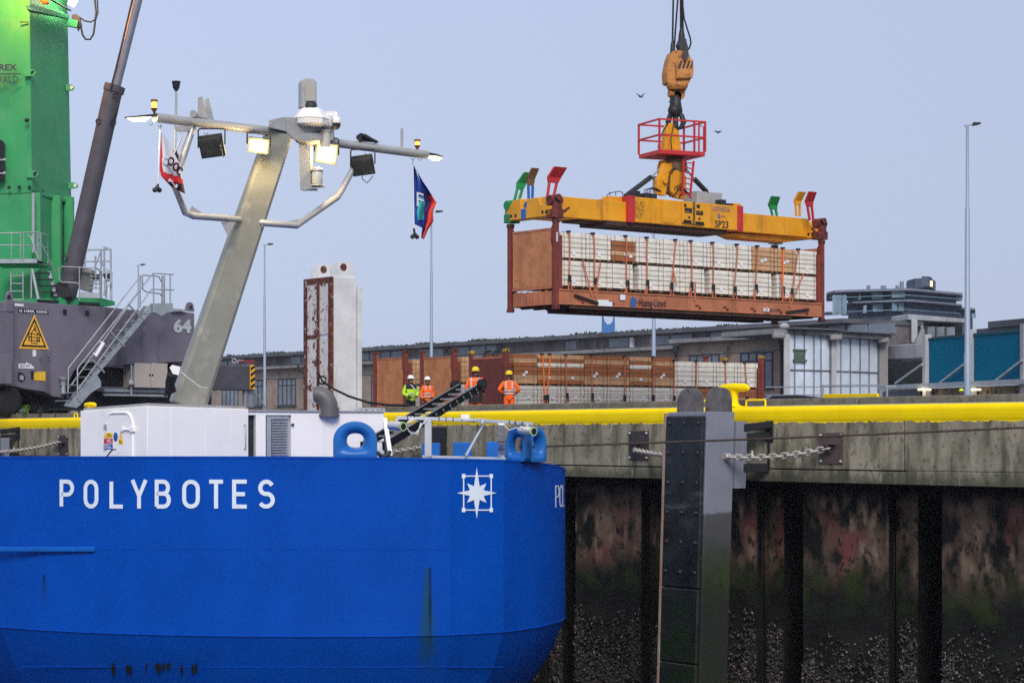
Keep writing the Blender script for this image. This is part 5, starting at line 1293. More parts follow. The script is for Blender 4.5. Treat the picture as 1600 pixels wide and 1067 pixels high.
# stiffeners and the openings plate in front
b = MB()
for pa in (1016,1031,1046): x = HF.hit(pa, 330, .42).x; sbox(b, x, x+.05, .385, .418, 3.0, 3.78)
b.prism([(0,0),(.5,0),(.7,.22),(.7,.5),(.5,.72),(0,.72)], S(4.9,.418,3.04), (1,0,0), (0,0,1), (0,-.025,0)); b.build('stiffener', m_crane_y, spr)
b = MB(); xa = HF.hit(1064,330,.42).x; xb = HF.hit(1100,330,.42).x; sbox(b, xa, xb, .36, .418, 3.08, 3.79)
b.build('twin_lift_plate', m_crane_y, spr, bevel=.01)
b = MB(); w_ = (xb-xa)
for fx, fz, fw, fh in ((.08,.74,.10,.14),(.62,.74,.14,.16),(.10,.48,.32,.22),(.60,.42,.30,.2),(.26,.22,.08,.10),(.70,.20,.08,.1),(.05,.0,.35,.14),(.58,-.03,.36,.14)):
    sbox(b, xa+fx*w_, xa+(fx+fw)*w_, .352, .359, 3.08+fz*.71, 3.08+(fz+fh)*.71)
build_each(b, 'opening', m_black, spr)
b = MB(); sbox(b, xa+.46*w_, xa+.54*w_, .33, .36, 3.02, 3.8)
for fx in (.2,.72): sbox(b, xa+fx*w_-.1, xa+fx*w_+.1, .34,.35,3.43,3.50)
b.build('hinge_block', m_brownp, spr)
def stxt(s, pa, pb, py0, py1, m, nm='lettering', d=.418, bold=0):
    a = HF.hit(pa, py1, d); c = HF.hit(pb, py0, d); return txt(s, nm, m, spr, S(a.x, d-.002, a.z), (1,0,0), (0,0,1), c.z-a.z, c.x-a.x, bold=bold)
m_inkfade = mat('faded_ink', (.20,.10,.02), .6, var=.1); m_inkblu = mat('blue_ink', (.05,.08,.25), .6, var=.1)
for i, s in enumerate(('SWL   40 T','SINGLE LIFT','SWL 2X25 T','TWIN LIFT')): stxt(s, 989, 1007 if i != 3 else 1004, 315+i*7, 320+i*7, m_inkfade)
stxt('SP23', 1117, 1138, 346, 355.5, m_ink, bold=.02); stxt('GOEYVAERTS-K', 1114, 1140, 324.5, 330, m_inkblu); stxt('G', 1121, 1125, 334.5, 341.5, m_inkb, bold=.05); stxt('rental', 1126, 1133, 336.5, 339.5, m_inkblu)
# corner heads, end beams and flippers
def endbeam(x, red=True, left=True):
    b = MB(); s = 1 if left else -1
    b.prism([(.10,0),(2.34,0),(2.34,.30),(2.0,.62),(1.62,.66),(1.58,.34),(1.32,.34),(1.28,.62),(.72,.62),(.62,.40),(.10,.30)], S(x-.20,0,2.92), (0,1,0), (0,0,1), (.42,0,0)); eb = b.build('end_beam', m_crane_y, spr, bevel=.015)
    b = MB(); sbox(b, x-.212, x-.19, 1.33, 1.57, 2.93, 3.24); b.tube([S(x-.1,1.45,3.16+.2), S(x+.1,1.45,3.36)], .12, 10); b.build('blue_motor', m_blue, eb)
    b = MB()
    for y in (.32,.50,1.85,2.08): b.tube([S(x-.21,y,3.06), S(x-.204,y,3.06)], .055, 10)
    build_each(b, 'hole', m_black, eb)
    for y, m_ in ((.0, m_redrust), (2.44, m_green if left else m_green)):
        b = MB(); ya, yb = (y-.03, y+.36) if y < 1 else (y-.30, y+.03)
        sbox(b, x-.20, x+.22, ya, yb, 2.86, 3.14); sbox(b, x-.15, x+.17, ya+.02, yb, 3.14, 3.36)
        b.tube([S(x-.22,(ya+yb)/2,3.42), S(x+.24,(ya+yb)/2,3.42)], .15, 14); b.tube([S(x-.02,ya-.07,3.50), S(x-.02,yb+.06,3.50)], .10, 12)
        b.beam(S(x+.2*s,ya+.1,3.02), S(x+.52*s,ya+.08,3.22), .06, .07); b.beam(S(x+.52*s,ya+.08,3.22), S(x+.30*s,ya+.06,3.05), .05, .05)
        b.build('corner_head', m_, eb, bevel=.012)
    return eb
endbeam(.09, True, True); endbeam(12.10, True, False)
def flipper(pf, pt, m_, mh, F=HF, w=.30, name='flipper', d=.1, arms=True, hd=.32):
    """pf foot pixel, pt head-centre pixel: two arms carrying a bent guide plate"""
    a = HF.hit(*pf, d); c = HF.hit(*pt, d); b = MB(); up = Vector((0,1,0))
    a = Vector(S(a.x,d,a.z)); c = Vector(S(c.x,d,c.z)); dr = (c-a); n_ = Vector((0,1,0)); sd = Vector((1,0,0))
    j_ = a+dr*.58
    for s in (-1, 1): b.beam(a+sd*s*w*.28, j_+sd*s*w*.34, .07, .08, 0)
    ph = j_; tp = c+dr.normalized()*.16; dirn = Vector((0,0,1)); lean = Vector((0,-.12,0))
    b.hexa([ph+sd*(-w*.45)-n_*.04, ph+sd*w*.45-n_*.04, ph+sd*w*.45+n_*.04, ph-sd*w*.45+n_*.04, ph+(c-ph)*.55-sd*hd*.62-n_*.05, ph+(c-ph)*.55+sd*hd*.62-n_*.05, ph+(c-ph)*.55+sd*hd*.62+n_*.05, ph+(c-ph)*.55-sd*hd*.62+n_*.05], 1)
    q = ph+(c-ph)*.55; b.hexa([q-sd*hd*.62-n_*.05, q+sd*hd*.62-n_*.05, q+sd*hd*.62+n_*.05, q-sd*hd*.62+n_*.05, tp-sd*hd*.60-n_*.28, tp+sd*hd*.60-n_*.28, tp+sd*hd*.60-n_*.18, tp-sd*hd*.60-n_*.18], 1)
    b.build(name, [m_, mh], spr, bevel=.01)
flipper((860,308),(867,270),m_red,m_red,d=.15,hd=.42,w=.44); flipper((805,322),(817,278),m_green,m_green,d=2.35,hd=.30); flipper((829,315),(829,272),m_blue,m_brownp,d=1.6,hd=.24,w=.26)
flipper((1212,345),(1206,315),m_green,m_green,d=2.3,hd=.34,w=.36); flipper((1247,338),(1246,308),m_crane_y,m_crane_y,d=1.3,hd=.28,w=.30); flipper((1268,345),(1263,308),m_red,m_red,d=.15,hd=.30,w=.32)
# equipment on top
b = MB(); xa, xb = HF.hit(1080,310,1.3).x, HF.hit(1119,310,1.3).x; sbox(b, xa, xb, 1.0, 1.7, 3.80, 4.28); b.build('grey_cabinet', m_pipe, spr, bevel=.015)
b = MB()
for pa, pb, z1 in ((1004,1012,3.98),(1014,1022,3.98),(986,996,4.02),(1122,1130,4.0)): x0 = HF.hit(pa,300,.7).x; x1 = HF.hit(pb,300,.7).x; sbox(b, x0, x1, .55, .85, 3.79, z1)
sbox(b, HF.hit(1132,320,.7).x, HF.hit(1145,320,.7).x, .6,.8,3.8,3.90)
build_each(b, 'valve_box', m_dark, spr, bevel=.01)
b = MB(); sbox(b, HF.hit(948,305,.9).x, HF.hit(975,305,.9).x, .75,1.15,3.60,3.80); sbox(b, HF.hit(1135,325,.9).x, HF.hit(1148,325,.9).x, .6,1.15,3.79,3.92); b.build('top_bracket', m_crane_y, spr, bevel=.01)
b = MB()
def rail(pts, r=.012): b.tube([HF.I@HF.M@Vector(S(*p)) for p in pts], r, 5)
def hp3(px, py, d): q = HF.hit(px, py, d); return Vector(S(q.x, d, q.z))
for k in range(5):
    b.tube([hp3(1008+k*2,303,.9), hp3(1006+k*3,297-k,.9), hp3(1018+k*2,295,.9), hp3(1028+k,299,.95), hp3(1030+k*2,306,1.0)], .014, 5)
    b.tube([hp3(1052+k*3,303,.9), hp3(1055+k*4,292+k,.8), hp3(1064+k*2,288+k*3,.8), hp3(1072+k*2,304,.9)], .014, 5)
for px in (953,962,973): b.tube([hp3(px,306,.8), hp3(px,300,.8)], .012, 5)
b.tube([hp3(948,306,.8), hp3(952,302,.8), hp3(969,299,.8), hp3(973,302,.8)], .014, 5)
build_each(b, 'hose', m_black, spr)
b = MB(); b.tube([hp3(1021,300,1.3), hp3(1021,279,1.3)], .03, 6); b.lathe([(.10,0),(.10,.06)], hp3(1021,279,1.3), n=10); b.build('lamp_stub', m_galv, spr)
# rotator legs
C0 = HF.hit(1050,300,1.22).x
b = MB()
def slab(pts, d0, d1, mi=0):
    p = [hp3(px, py, d0) for px, py in pts]; b.plate(p, Vector((0, d1-d0, 0)), mi)
slab([(1027,304),(1027,281),(1033,270),(1037,255),(1058,255),(1052,262),(1045,270),(1044,288),(1040,306)], .95, 1.1)
slab([(1048,272),(1054,266),(1066,268),(1073,276),(1072,312),(1058,310),(1050,300)], .85, 1.0)
slab([(1037,262),(1040,250),(1064,252),(1068,268),(1058,276),(1052,268),(1046,276),(1038,272)], 1.15, 1.5)
slab([(1031,304),(1032,284),(1036,276),(1042,280),(1041,306)], 1.5, 1.62)
for c in ((1036,283),(1062,286)): 
    p = hp3(*c, 1.0); b.tube([p-Vector((0,.14,0)), p+Vector((0,.35,0))], .10, 16)
b.build('rotator_legs', m_crane_y, spr, bevel=.015)
b = MB(); p = hp3(1054,258,1.2); b.lathe([(.38,-.25),(.44,-.1),(.40,.12),(.30,.22)], p, n=18); slab([(1042,300),(1046,282),(1054,278),(1060,308)], 1.05, 1.3); b.build('rotator_hub', m_brownp, spr)
b = MB(); b.tube([hp3(1047,308,.8),hp3(1044,290,.75),hp3(1047,272,.8),hp3(1056,262,.9)], .025, 6); b.tube([hp3(1050,309,.8),hp3(1060,297,.7),hp3(1072,298,.75),hp3(1080,310,.9)], .025, 6); b.tube([hp3(1065,285,.7),hp3(1066,300,.7),hp3(1060,311,.8)], .022, 6); b.build('thick_hoses', m_black, spr)
for (f_, t_, k_) in (((977,307),(1017,277),(1040,256)),((1104,300),(1085,280),(1066,258))):
    b = MB(); b.tube([hp3(*f_,1.1), hp3(*t_,1.1)], .085, 12, 0); b.tube([hp3(*t_,1.1), hp3(*k_,1.1)], .035, 8, 1); b.tube([hp3(f_[0]+3,f_[1]+1,1.0), hp3(t_[0]+2,t_[1]+2,1.0)], .02, 6, 0); b.build('damper', [m_dark, m_galv], spr)
# cage with ladder
def cg(px, py, d): return hp3(px, py, d)
cz0 = HF.hit(1040,243,1.2).z; cz1 = cz0+1.12; x0 = 4.75; x1 = 6.65; y0 = .05; y1 = 1.75
fl_ = HF.hit(1002,240,1.2)
cc = Vector(S(C0+.02, 1.25, cz0)); th = R(28)      # the cage is turned a little on the rotator
CM = Matrix.Translation(cc)@Matrix.Rotation(R(-38.7)+R(24), 4, 'Z')
def Q(x, y, z): return CM@Vector((x, y, z))
w_, d_2 = .86, .74
b = MB(); b.hexa([Q(*v) for v in ((-w_,-d_2,-.04),(w_,-d_2,-.04),(w_,d_2,-.04),(-w_,d_2,-.04),(-w_,-d_2,.10),(w_,-d_2,.10),(w_,d_2,.10),(-w_,d_2,.10))]); cgf = b.build('cage_floor', m_red, spr, bevel=.01)
b = MB(); th_ = .055
for sx in (-1, 1):
    for sy in (-1, 1): b.beam(Q(sx*w_,sy*d_2,.1), Q(sx*w_,sy*d_2,1.12), th_)
for z in (.58, 1.10):
    for sy in (-1, 1): b.beam(Q(-w_,sy*d_2,z), Q(w_,sy*d_2,z), th_)
    for sx in (-1, 1): b.beam(Q(sx*w_,-d_2,z), Q(sx*w_,d_2,z), th_)
b.beam(Q(.45,-d_2,.1), Q(.45,-d_2,1.1), th_); b.beam(Q(.62,-d_2-.01,.1), Q(.62,-d_2-.01,1.1), .04)
b.tube([Q(w_+.02,-.3,1.05),Q(w_+.18,-.3,1.0),Q(w_+.18,-.3,.1),Q(w_+.02,-.3,.05)], .022, 6)
b.build('cage_rails', m_red, spr)
b = MB(); lb = [hp3(1066,306,.6), hp3(1078,309,.6)]; lt_ = [hp3(1068,249,.6), hp3(1084,252,.6)]
for p, q in zip(lb, lt_): b.beam(p, q, .055)
for i in range(7): f = (i+.5)/7; b.beam(lb[0].lerp(lt_[0],f), lb[1].lerp(lt_[1],f), .035)
b.build('ladder', m_red, spr)
b = MB(); b.tube([Q(-.1,-.2,.1), Q(-.2,-.3,.5), Q(.0,-.1,1.0), Q(.05,0,1.5)], .018, 6); b.build('slack_cable', m_black, spr)
b = MB(); zq = cz0-2.84
b.prism([(-.36,0),(.36,0),(.22,.9),(.14,1.1),(-.14,1.1),(-.24,.9)], Q(0,-.08,.0), CM.to_3x3()@Vector((1,0,0)), (0,0,1), CM.to_3x3()@Vector((0,.3,0))); b.build('suspension_post', m_crane_y, spr, bevel=.02)
# ---- hook block above
hz = cz0+1.0
hb_o = HF.M@Vector((C0+.02, 1.25, hz)); hk = thing('hook_block', 'orange crane hook block with black hook hanging from steel cables above the red cage', 'hook block', hb_o, R(15))
def K(px, py): p = P(px, py, hb_o.y); return ROOTM[hk.name].inverted()@p
b = MB()
for sx in (-1, 1):
    c = K(1056+sx*3,189); pts = [K(1056+sx*1, 176), K(1056+sx*9, 181), K(1056+sx*12, 191), K(1056+sx*9, 199), K(1056+sx*2, 202)]
    b.tube(pts, [.07,.09,.10,.08,.05], 10)
b.tube([K(1056,150), K(1056,200)], .085, 12); b.build('double_hook', m_dark, hk)
b = MB(); b.lathe([(.14,-.25),(.22,-.15),(.20,.1),(.16,.3),(.10,.4)], K(1056,168), n=8); b.sphere(K(1055,173), .26, 12, 8, 0, (1,.8,.9)); b.plate([K(1048,160),K(1064,158),K(1065,148),K(1060,140),K(1052,146)], (0,.2,0)); b.build('swivel', m_dark, hk)
m_hook = mat('hook_orange', (.48,.20,.045), .55, var=.15, scale=3, col2=(.22,.09,.03), thr=.52, col3=(.05,.03,.02), thr3=.66)
b = MB()
def hblk(pts, d0, d1, mi=0): b.plate([K(*p)+Vector((0,d0,0)) for p in pts], (0,d1-d0,0), mi)
hblk([(1039,132),(1038,115),(1042,95),(1046,84),(1052,80),(1072,82),(1077,95),(1078,108),(1077,124),(1072,134),(1060,136)], -.22, .30)
hblk([(1052,126),(1051,103),(1054,95),(1078,96),(1079,112),(1077,125)], -.34, -.22)
b.build('sheave_housing', m_hook, hk, bevel=.03)
b = MB(); b.lathe([(.30,0),(.36,.10),(.36,.20),(.26,.24)], K(1058,141), n=14); b.plate([K(1046,136),K(1072,136),K(1070,152),K(1062,158),K(1050,153)], (0,.25,0)); b.tube([K(1044,147)-Vector((0,.05,0)), K(1052,147)], .12, 10); b.build('lower_housing', m_hook, hk, bevel=.02)
b = MB()
for i in range(4):
    x = 1054+i*6.2; hblk([(x,110),(x+3,110),(x+7 if i < 3 else x+5,98),(x+4,98)], -.348, -.341)
b.build('hazard_stripes', m_black, hk)
b = MB(); hblk([(1062,98),(1061,88),(1063,76),(1067,70),(1070,80),(1069,92),(1066,99)], -.39, -.35); hblk([(1057,72),(1060,64),(1069,62),(1071,74),(1067,82),(1060,80)], -.2, .1); b.lathe([(.10,0),(.07,.35),(.03,.5)], K(1051,86), n=10); b.lathe([(.13,0),(.11,.3),(.06,.55)], K(1065,70), n=10); b.build('cable_sockets', m_dark, hk)
b = MB(); 
for px, tx, rr_ in ((1050.5,1052,.032),(1053,1059,.030),(1063.5,1063.5,.030),(1066,1064.5,.030),(1068,1065.5,.026)):
    p = P(px, 80 if px < 1060 else 62, hb_o.y); q = P(tx, 0, hb_o.y); b.tube([p, p+(q-p)*16.0], rr_, 6)
recenter(tag(b.build('hoist_cables', m_black, None), 'bundle of black steel hoist cables running up from the hook block out of the photo', 'cable'))
b = MB(); yk = hb_o.y-.2; b.tube([P(1067,10,yk),P(1069,30,yk),P(1074,46,yk),P(1078.5,60,yk),P(1079.5,68,yk),P(1077,76,yk),P(1073,80,yk),P(1070,79,yk)], .028, 8); b.tube([P(1067,10,yk),P(1066,-40,yk)], .028, 8); b.tube([P(1049,154,yk),P(1047,165,yk),P(1048,178,yk),P(1043,195,yk),P(1036,205,yk),P(1030,220,yk),P(1028,232,yk)], .018, 6)
recenter(tag(b.build('power_cable', m_black, None), 'thin black power cable looping beside the hoist cables and hook block', 'cable'))
# ---- racks standing on the quay
RA = R(34.5)
R3 = Frame((-.24, 79, GZ), RA)
def R3p(t, x=0): return R3.M@Vector((x, t, 0))
rk3 = flatrack(R3.o, RA, 'flat rack with a dark red end wall standing behind the workers in yellow helmets', L=12.4, H=2.74, pan=m_dpanel, ycast=True)
rk2 = flatrack(R3p(3.44), RA, 'flat rack with a plain orange end wall, middle of the three standing on the quay', L=12.4, H=2.86)
rk1 = flatrack(R3p(6.93), RA, 'flat rack with a black-smudged orange end wall, leftmost of the three on the quay', L=12.4, H=2.92)
F3 = R3; n3 = 11; x3 = .45; w3 = (12.2-x3)/n3
for tier, zz in ((0,.66),(1,1.425)):
    for i in range(n3):
        x = x3+i*w3
        if tier: k = 'mixed' if i in (3,4,6) else 'brown' if i < 7 else 'pale'
        else: k = 'pale' if i < 8 else 'brown'
        if tier and i == 0: k = 'mixed'
        dz = .10 if (tier and i < 7) else 0.0
        bundle(k, F3.M@Vector((x, .12, zz+ .0)), RA, f'{dict(pale="pale",brown="brown",mixed="brown and cream layered",tan="tan")[k]} timber bundle, {ordinal(i)} from left, {"upper" if tier else "lower"} row behind the dark red wall', sx=(w3-.012)/1.07, h=(1.15 if i < 7 else 1.02) if tier else .76, thick=(7 if i < 7 else 5) if tier else 4)
for rk, Fp, nm in ((3.44, R3p(3.44), 'middle'), (6.93, R3p(6.93), 'leftmost')):
    Fx = Frame(Fp, RA)
    for tier, zz in ((0,.66),(1,1.54)):
        for i in range(5):
            bundle('tan' if tier else 'pale', Fx.M@Vector((.42+i*1.08, .12, zz)), RA, f'{"tan" if tier else "pale"} timber bundle, {ordinal(i)} behind the orange wall, {"upper" if tier else "lower"} row, {nm} standing rack', h=1.02 if tier else .87, thick=6)
for i, (pt, pb, m_) in enumerate(((848,852,m_strap2),(860,854,m_strap2),(885,886,m_strap),(926,925,m_strap),(977,975,m_strap),(1022,1020,m_strap),(1054,1053,m_strap),(1089,1088,m_strap),(1134,1136,m_strap),(1165,1168,m_strap))):
    xt = F3.hit(pt, 570, .05).x; xb = F3.hit(pb, 600, .05).x
    strap(F3, xt, 2.58 if i < 6 else 2.45, .62, 2.1, .10, ('bright orange' if m_ is m_strap2 else 'faded orange')+f' lashing strap, {ordinal(i)} from left over the timber on the quay', m_, xb-xt)
b = MB()
for px in (751,765):
    x = F3.hitx(px, 560, .0); c = Vector((.45, x.y, 2.66)); b.tube([F3.M@(c+Vector((-.3,0,-.22))), F3.M@(c+Vector((-.28,0,.0))), F3.M@(c+Vector((.0,0,.06)))], .05, 6)
recenter(tag(b.build('strap_protectors', m_black), 'pair of black strap rolls on the timber above the dark red end wall', 'strap roll'))
# ================================================================= gulls
def gull(px, py, Y, span, label, rz, tip):
    t = None; b = MB(); c = P(px, py, Y); s = span/2
    vs = []; b.tube([c+Vector((-.22,0,.0)),c+Vector((-.12,0,.02)),c+Vector((.05,0,.0)),c+Vector((.20,0,.03)),c+Vector((.30,0,.02))], [.02,.07,.085,.05,.015], 8)
    for sd in (-1, 1):
        p0 = c+Vector((0,.0,.04)); p1 = c+Vector((sd*s*.45, -.05, .10+tip*.25)); p2 = c+Vector((sd*s, .02, tip))
        ch = Vector((.0,.13,-.05)); b.add([p0-ch,p1-ch,p2,p1+ch*.8,p0+ch], [(0,1,3,4),(1,2,3)]); b.add([v+Vector((0,0,-.015)) for v in (p0-ch,p1-ch,p2,p1+ch*.8,p0+ch)], [(4,3,1,0),(3,2,1)])
    o = b.build('gull', mat('gull_grey',(.07,.07,.085),.8,var=.2), None); recenter(tag(o, label, 'gull', 'gulls in the sky')); return o
gull(1001,152,230,1.05,'dark gull with raised wings flying left of the red cage',0,.42); gull(1122,207.5,240,.95,'dark gull gliding with flat wings right of the red cage',.5,.16)
# ================================================================= the green harbour crane
cA = P(22, 472, 101); cB = P(303, 488, 109.3)
CF = Frame((cA.x, 101, 0), math.atan2(cB.y-cA.y, cB.x-cA.x))
crane = thing('harbour_crane', 'green and grey mobile harbour crane on wheels with stairs and the number 64', 'crane', CF.M@Vector((5,3,GZ)), CF.a)
def cp(px, py, d=0.0): return CF.M@CF.hit(px, py, d)
def cbox(b, pa, ya, pb, yb, d0, d1, mi=0):
    a = CF.hit(pa, ya, d0); c = CF.hit(pb, yb, d0); bb = MB(); bb.box(min(a.x,c.x), max(a.x,c.x), d0, d1, min(a.z,c.z), max(a.z,c.z)); b.add([CF.M@p for p in bb.v], bb.f, mi)
def cplate(b, pts, d0, th, mi=0): b.plate([cp(*p, d0) for p in pts], CF.M.to_3x3()@Vector((0, th, 0)), mi)
def cb(b, name, m, parent=None, bevel=0): return b.build(name, m, parent or crane, world=True, bevel=bevel)
# chassis side
b = MB(); cplate(b, [(20,470),(169,480),(236,487),(272,485),(304,489),(305,560),(304,566),(268,566),(158,572),(150,566),(128,568),(116,580),(106,600),(100,622),(84,620),(68,612),(40,608),(20,603)], 0, 5.5)
ch = cb(b, 'chassis', m_cgrey, None, .03)
b = MB(); cbox(b, 0-30, 487, 21, 603, -.35, 5.6); cplate(b, [(-20,487),(8,483),(10,462),(13,455),(16,454),(20,460),(21,487)], -.36, .10); cbox(b, -30, 553, 19, 600, -.75, -.36); cb(b, 'side_housing', m_cgrey, ch, .02)
b = MB(); q = cp(14,464,-.38); b.tube([q, q+CF.M.to_3x3()@Vector((0,-.02,0))], .10, 12); cb(b, 'eye_hole', m_cdark, ch)
b = MB(); cplate(b, [(290,486),(294,473),(298,472),(302,475),(304,487)], .2, .12); cb(b, 'lifting_lug', m_cgrey, ch); 
b = MB(); q = cp(298,480,.19); b.tube([q, q+CF.M.to_3x3()@Vector((0,-.02,0))], .09, 12); cb(b, 'eye_hole', m_cdark, ch)
b = MB(); cbox(b, 150, 573, 275, 612, .9, 5.2); cbox(b, 21, 600, 330, 640, 1.4, 5.0); cb(b, 'underbody', m_cdark, ch)
b = MB(); cbox(b, 163, 607, 262, 614, .3, .5); cbox(b, 163, 614.5, 262, 620, .25, .4); cb(b, 'step_beam', m_galv, ch)
b = MB(); cbox(b, 160, 604, 270, 613.5, .55, .9); cb(b, 'frame_rail', m_cgrey, ch)
b = MB(); cbox(b, 211, 567, 236, 606, -.02, .9); cbox(b, 237, 567, 262, 606.5, -.02, .9); cb(b, 'cabinet', m_beige, crane, .02)
b = MB(); 
for px in (234,238.5): q = cp(px,586,-.03); b.sphere(q, .05, 8, 6)
cb(b, 'cabinet_knob', m_cdark, ch)
b = MB(); b.tube([cp(205,567,.1), cp(205,618,.1)], .05, 8); q = cp(204,601,.05); b.lathe([(.18,0),(.20,.04),(.14,.2),(.06,.28)], q, n=10); cb(b, 'lamp_post', m_galv, ch)
b = MB(); q = cp(99,602,-.15); b.lathe([(.14,0),(.14,.25),(.20,.28),(.20,.38)], q, n=10); b.lathe([(.13,-.4),(.1,0)], q, n=8); cb(b, 'work_lamp', m_galv, ch)
# outrigger to the right
b = MB(); cbox(b, 268, 568, 396, 610, 1.2, 2.2); orr = cb(b, 'outrigger', m_cgrey if False else m_tele, crane, .03)
b = MB(); 
b.tube([cp(389,610,1.7), cp(389,636,1.7)], .30, 16); b.tube([cp(383,610,1.5), cp(383,636,1.5)], .16, 12); cb(b, 'outrigger_leg', m_rod, orr)
b = MB(); cbox(b, 392, 570, 398.5, 608, 1.12, 1.20); hs = cb(b, 'end_board', mat('hazard_yellow',(.80,.42,.02),.5,var=.05), orr)
b = MB()
for i in range(4): y = 571+i*9.5; cplate(b, [(392,y+8),(392,y+3),(398.5,y-1.5 if i else y-0),(398.5,y+3.5)], 1.11, .01)
cb(b, 'hazard_stripe', m_black, hs)
b = MB(); cbox(b, 383, 562, 398, 567.5, 1.3, 2.0); cb(b, 'red_block', mat('dull_red',(.20,.04,.04),.6,var=.1), orr); b = MB(); b.tube([cp(371,567,1.4),cp(372,563,1.4),cp(376,563,1.4),cp(383,564,1.4)], .03, 6); q = cp(366,564,1.3); b.tube(arc(q, .11, 0, 6.0, 10), .035, 6); b.tube([cp(395,612,1.5), cp(404,620,1.5), cp(415,637,1.5)], .05, 6); build_each(b, 'outrigger_hose', m_galv, orr, world=True)
# wheels
def wheel(px, py, r, d):
    c = cp(px, py, d); ax = CF.M.to_3x3()@Vector((0,1,0)); b = MB()
    b.lathe([(r*.62,-.22),(r*.9,-.20),(r,-.10),(r,.25),(r*.9,.4)], c, ax, 24, 0); b.lathe([(r*.60,-.2),(r*.55,-.05),(r*.3,-.03),(.12,-.10),(.0,-.1)], c, ax, 18, 1)
    for k in range(24): a = 2*math.pi*k/24; p = c+CF.M.to_3x3()@Vector((math.cos(a)*r, -.0, math.sin(a)*r)); b.beam(p+ax*-.1, p+ax*.3, .05, .10)
    return cb(b, 'wheel', [m_tyre, m_cgrey], crane)
wheel(13,627,.68,-.1); wheel(62,629,.66,1.0); wheel(-28,627,.68,-.1); wheel(92,630,.62,2.6)
# signs on the chassis
def cquad(pts, d, m, name, par=ch): b = MB(); cplate(b, pts, d, .008); return cb(b, name, m, par)
sg = cquad([(29.5,544.5),(76.5,546),(54,491)], -.03, mat('sign_yellow',(.80,.44,.05),.5,var=.05), 'warning_sign')
cquad([(33,541.5),(72.5,543),(54,497)], -.036, m_nK, 'sign_border', ch); cquad([(37,538.5),(69,540),(54,503)], -.042, mat('sign_yellow',(.8,.44,.05)), 'sign_field', ch)
b = MB()
def cl(pts, w=.035, d=-.05): 
    for p, q in zip(pts[:-1], pts[1:]): b.beam(cp(*p,d), cp(*q,d), w, .012, up=(CF.M.to_3x3()@Vector((0,1,0))))
cl([(54.5,508),(54,511),(56,513),(54,515),(55,518)]); cl([(48,522),(54,513),(61,523)]); 
for y in (521,526,531): cl([(45,y),(62,y+2)])
cl([(45,521),(45,533)]); cl([(49,520),(49,536)]); cl([(58,521),(58,537)]); cl([(62,523),(62,535)]); cl([(44,527),(49,527)]); cl([(49,535),(58,537)]); cl([(58,531),(62,531)])
cb(b, 'load_symbol', m_nK, ch)
cquad([(28,482),(75,485),(76,490.5),(29,488)], -.03, m_nK, 'name_plate')
def ctxt(s, pa, pb, y0, y1, m, d=-.045, bold=0, par=ch, dy=0):
    a = CF.hit(pa, y1, d); c = CF.hit(pb, y0, d); a2 = CF.hit(pb, y1+dy, d); o = CF.M@a; ux = (CF.M@a2-o).normalized(); return txt(s, 'lettering', m, par, o, ux, (0,0,1), c.z-a.z if dy == 0 else abs(CF.hit(pa,y0,d).z-a.z), (CF.M@a2-o).length, bold=bold, world=True)
ctxt('G HMK 550G', 29.5, 73.5, 483.5, 487.5, m_tagw, bold=.02, dy=2.2)
ctxt('64', 271, 299, 498, 520, mat('faded_white',(.42,.45,.48),.7,var=.05), bold=.05, dy=.6)
cquad([(23,474),(37,475),(37,479),(23,478)], -.03, m_tagw, 'notice'); cquad([(29,568),(49,568.5),(49,576),(29,575.5)], -.03, m_tagw, 'notice'); cquad([(41,565.5),(53,573),(53,576),(41,576)], -.025, m_tagw, 'notice'); cquad([(51,547),(56.5,547),(56.5,557),(51,557)], -.03, m_tagw, 'notice')
ctxt('SCC MT', 31, 47, 570, 574, m_nK)
cquad([(53,583),(59,580.5),(71,580.5),(71,595),(53,594)], -.03, mat('yellow_panel',(.75,.45,.03),.5,var=.1), 'panel'); cquad([(28,582),(31,581),(37,584),(40,590),(38,595),(34,597),(28,594)], -.03, m_cdark, 'socket_recess'); cquad([(31,586),(37,587),(37,594),(31,593)], -.05, m_galv, 'socket'); cquad([(48,579),(53,580),(53,593),(49,592)], -.035, m_cdark, 'socket_recess')
b = MB()
for p in ((63,560),(63,564),(76,559),(76,564)): cbox(b, p[0]-1, p[1]-1, p[0]+1, p[1]+1, -.01, .0)
for p in ((102,487),(137,489)): cbox(b, p[0]-2, p[1]-4, p[0]+2.5, p[1]+4, -.08, .0)
build_each(b, 'fitting', m_cdark, ch, world=True)
# slewing deck
b = MB(); cplate(b, [(22,469),(100,464),(158,465),(180,471),(180,477),(168,479),(100,476),(22,472)], .3, 5.0); cb(b, 'slewing_deck', m_cgreen, None, .02); b = MB(); cbox(b, 125, 471.5, 156, 477.5, .2, .29); cbox(b, 60, 468, 92, 473.5, .2, .29); cb(b, 'deck_slot', m_cdark, crane)
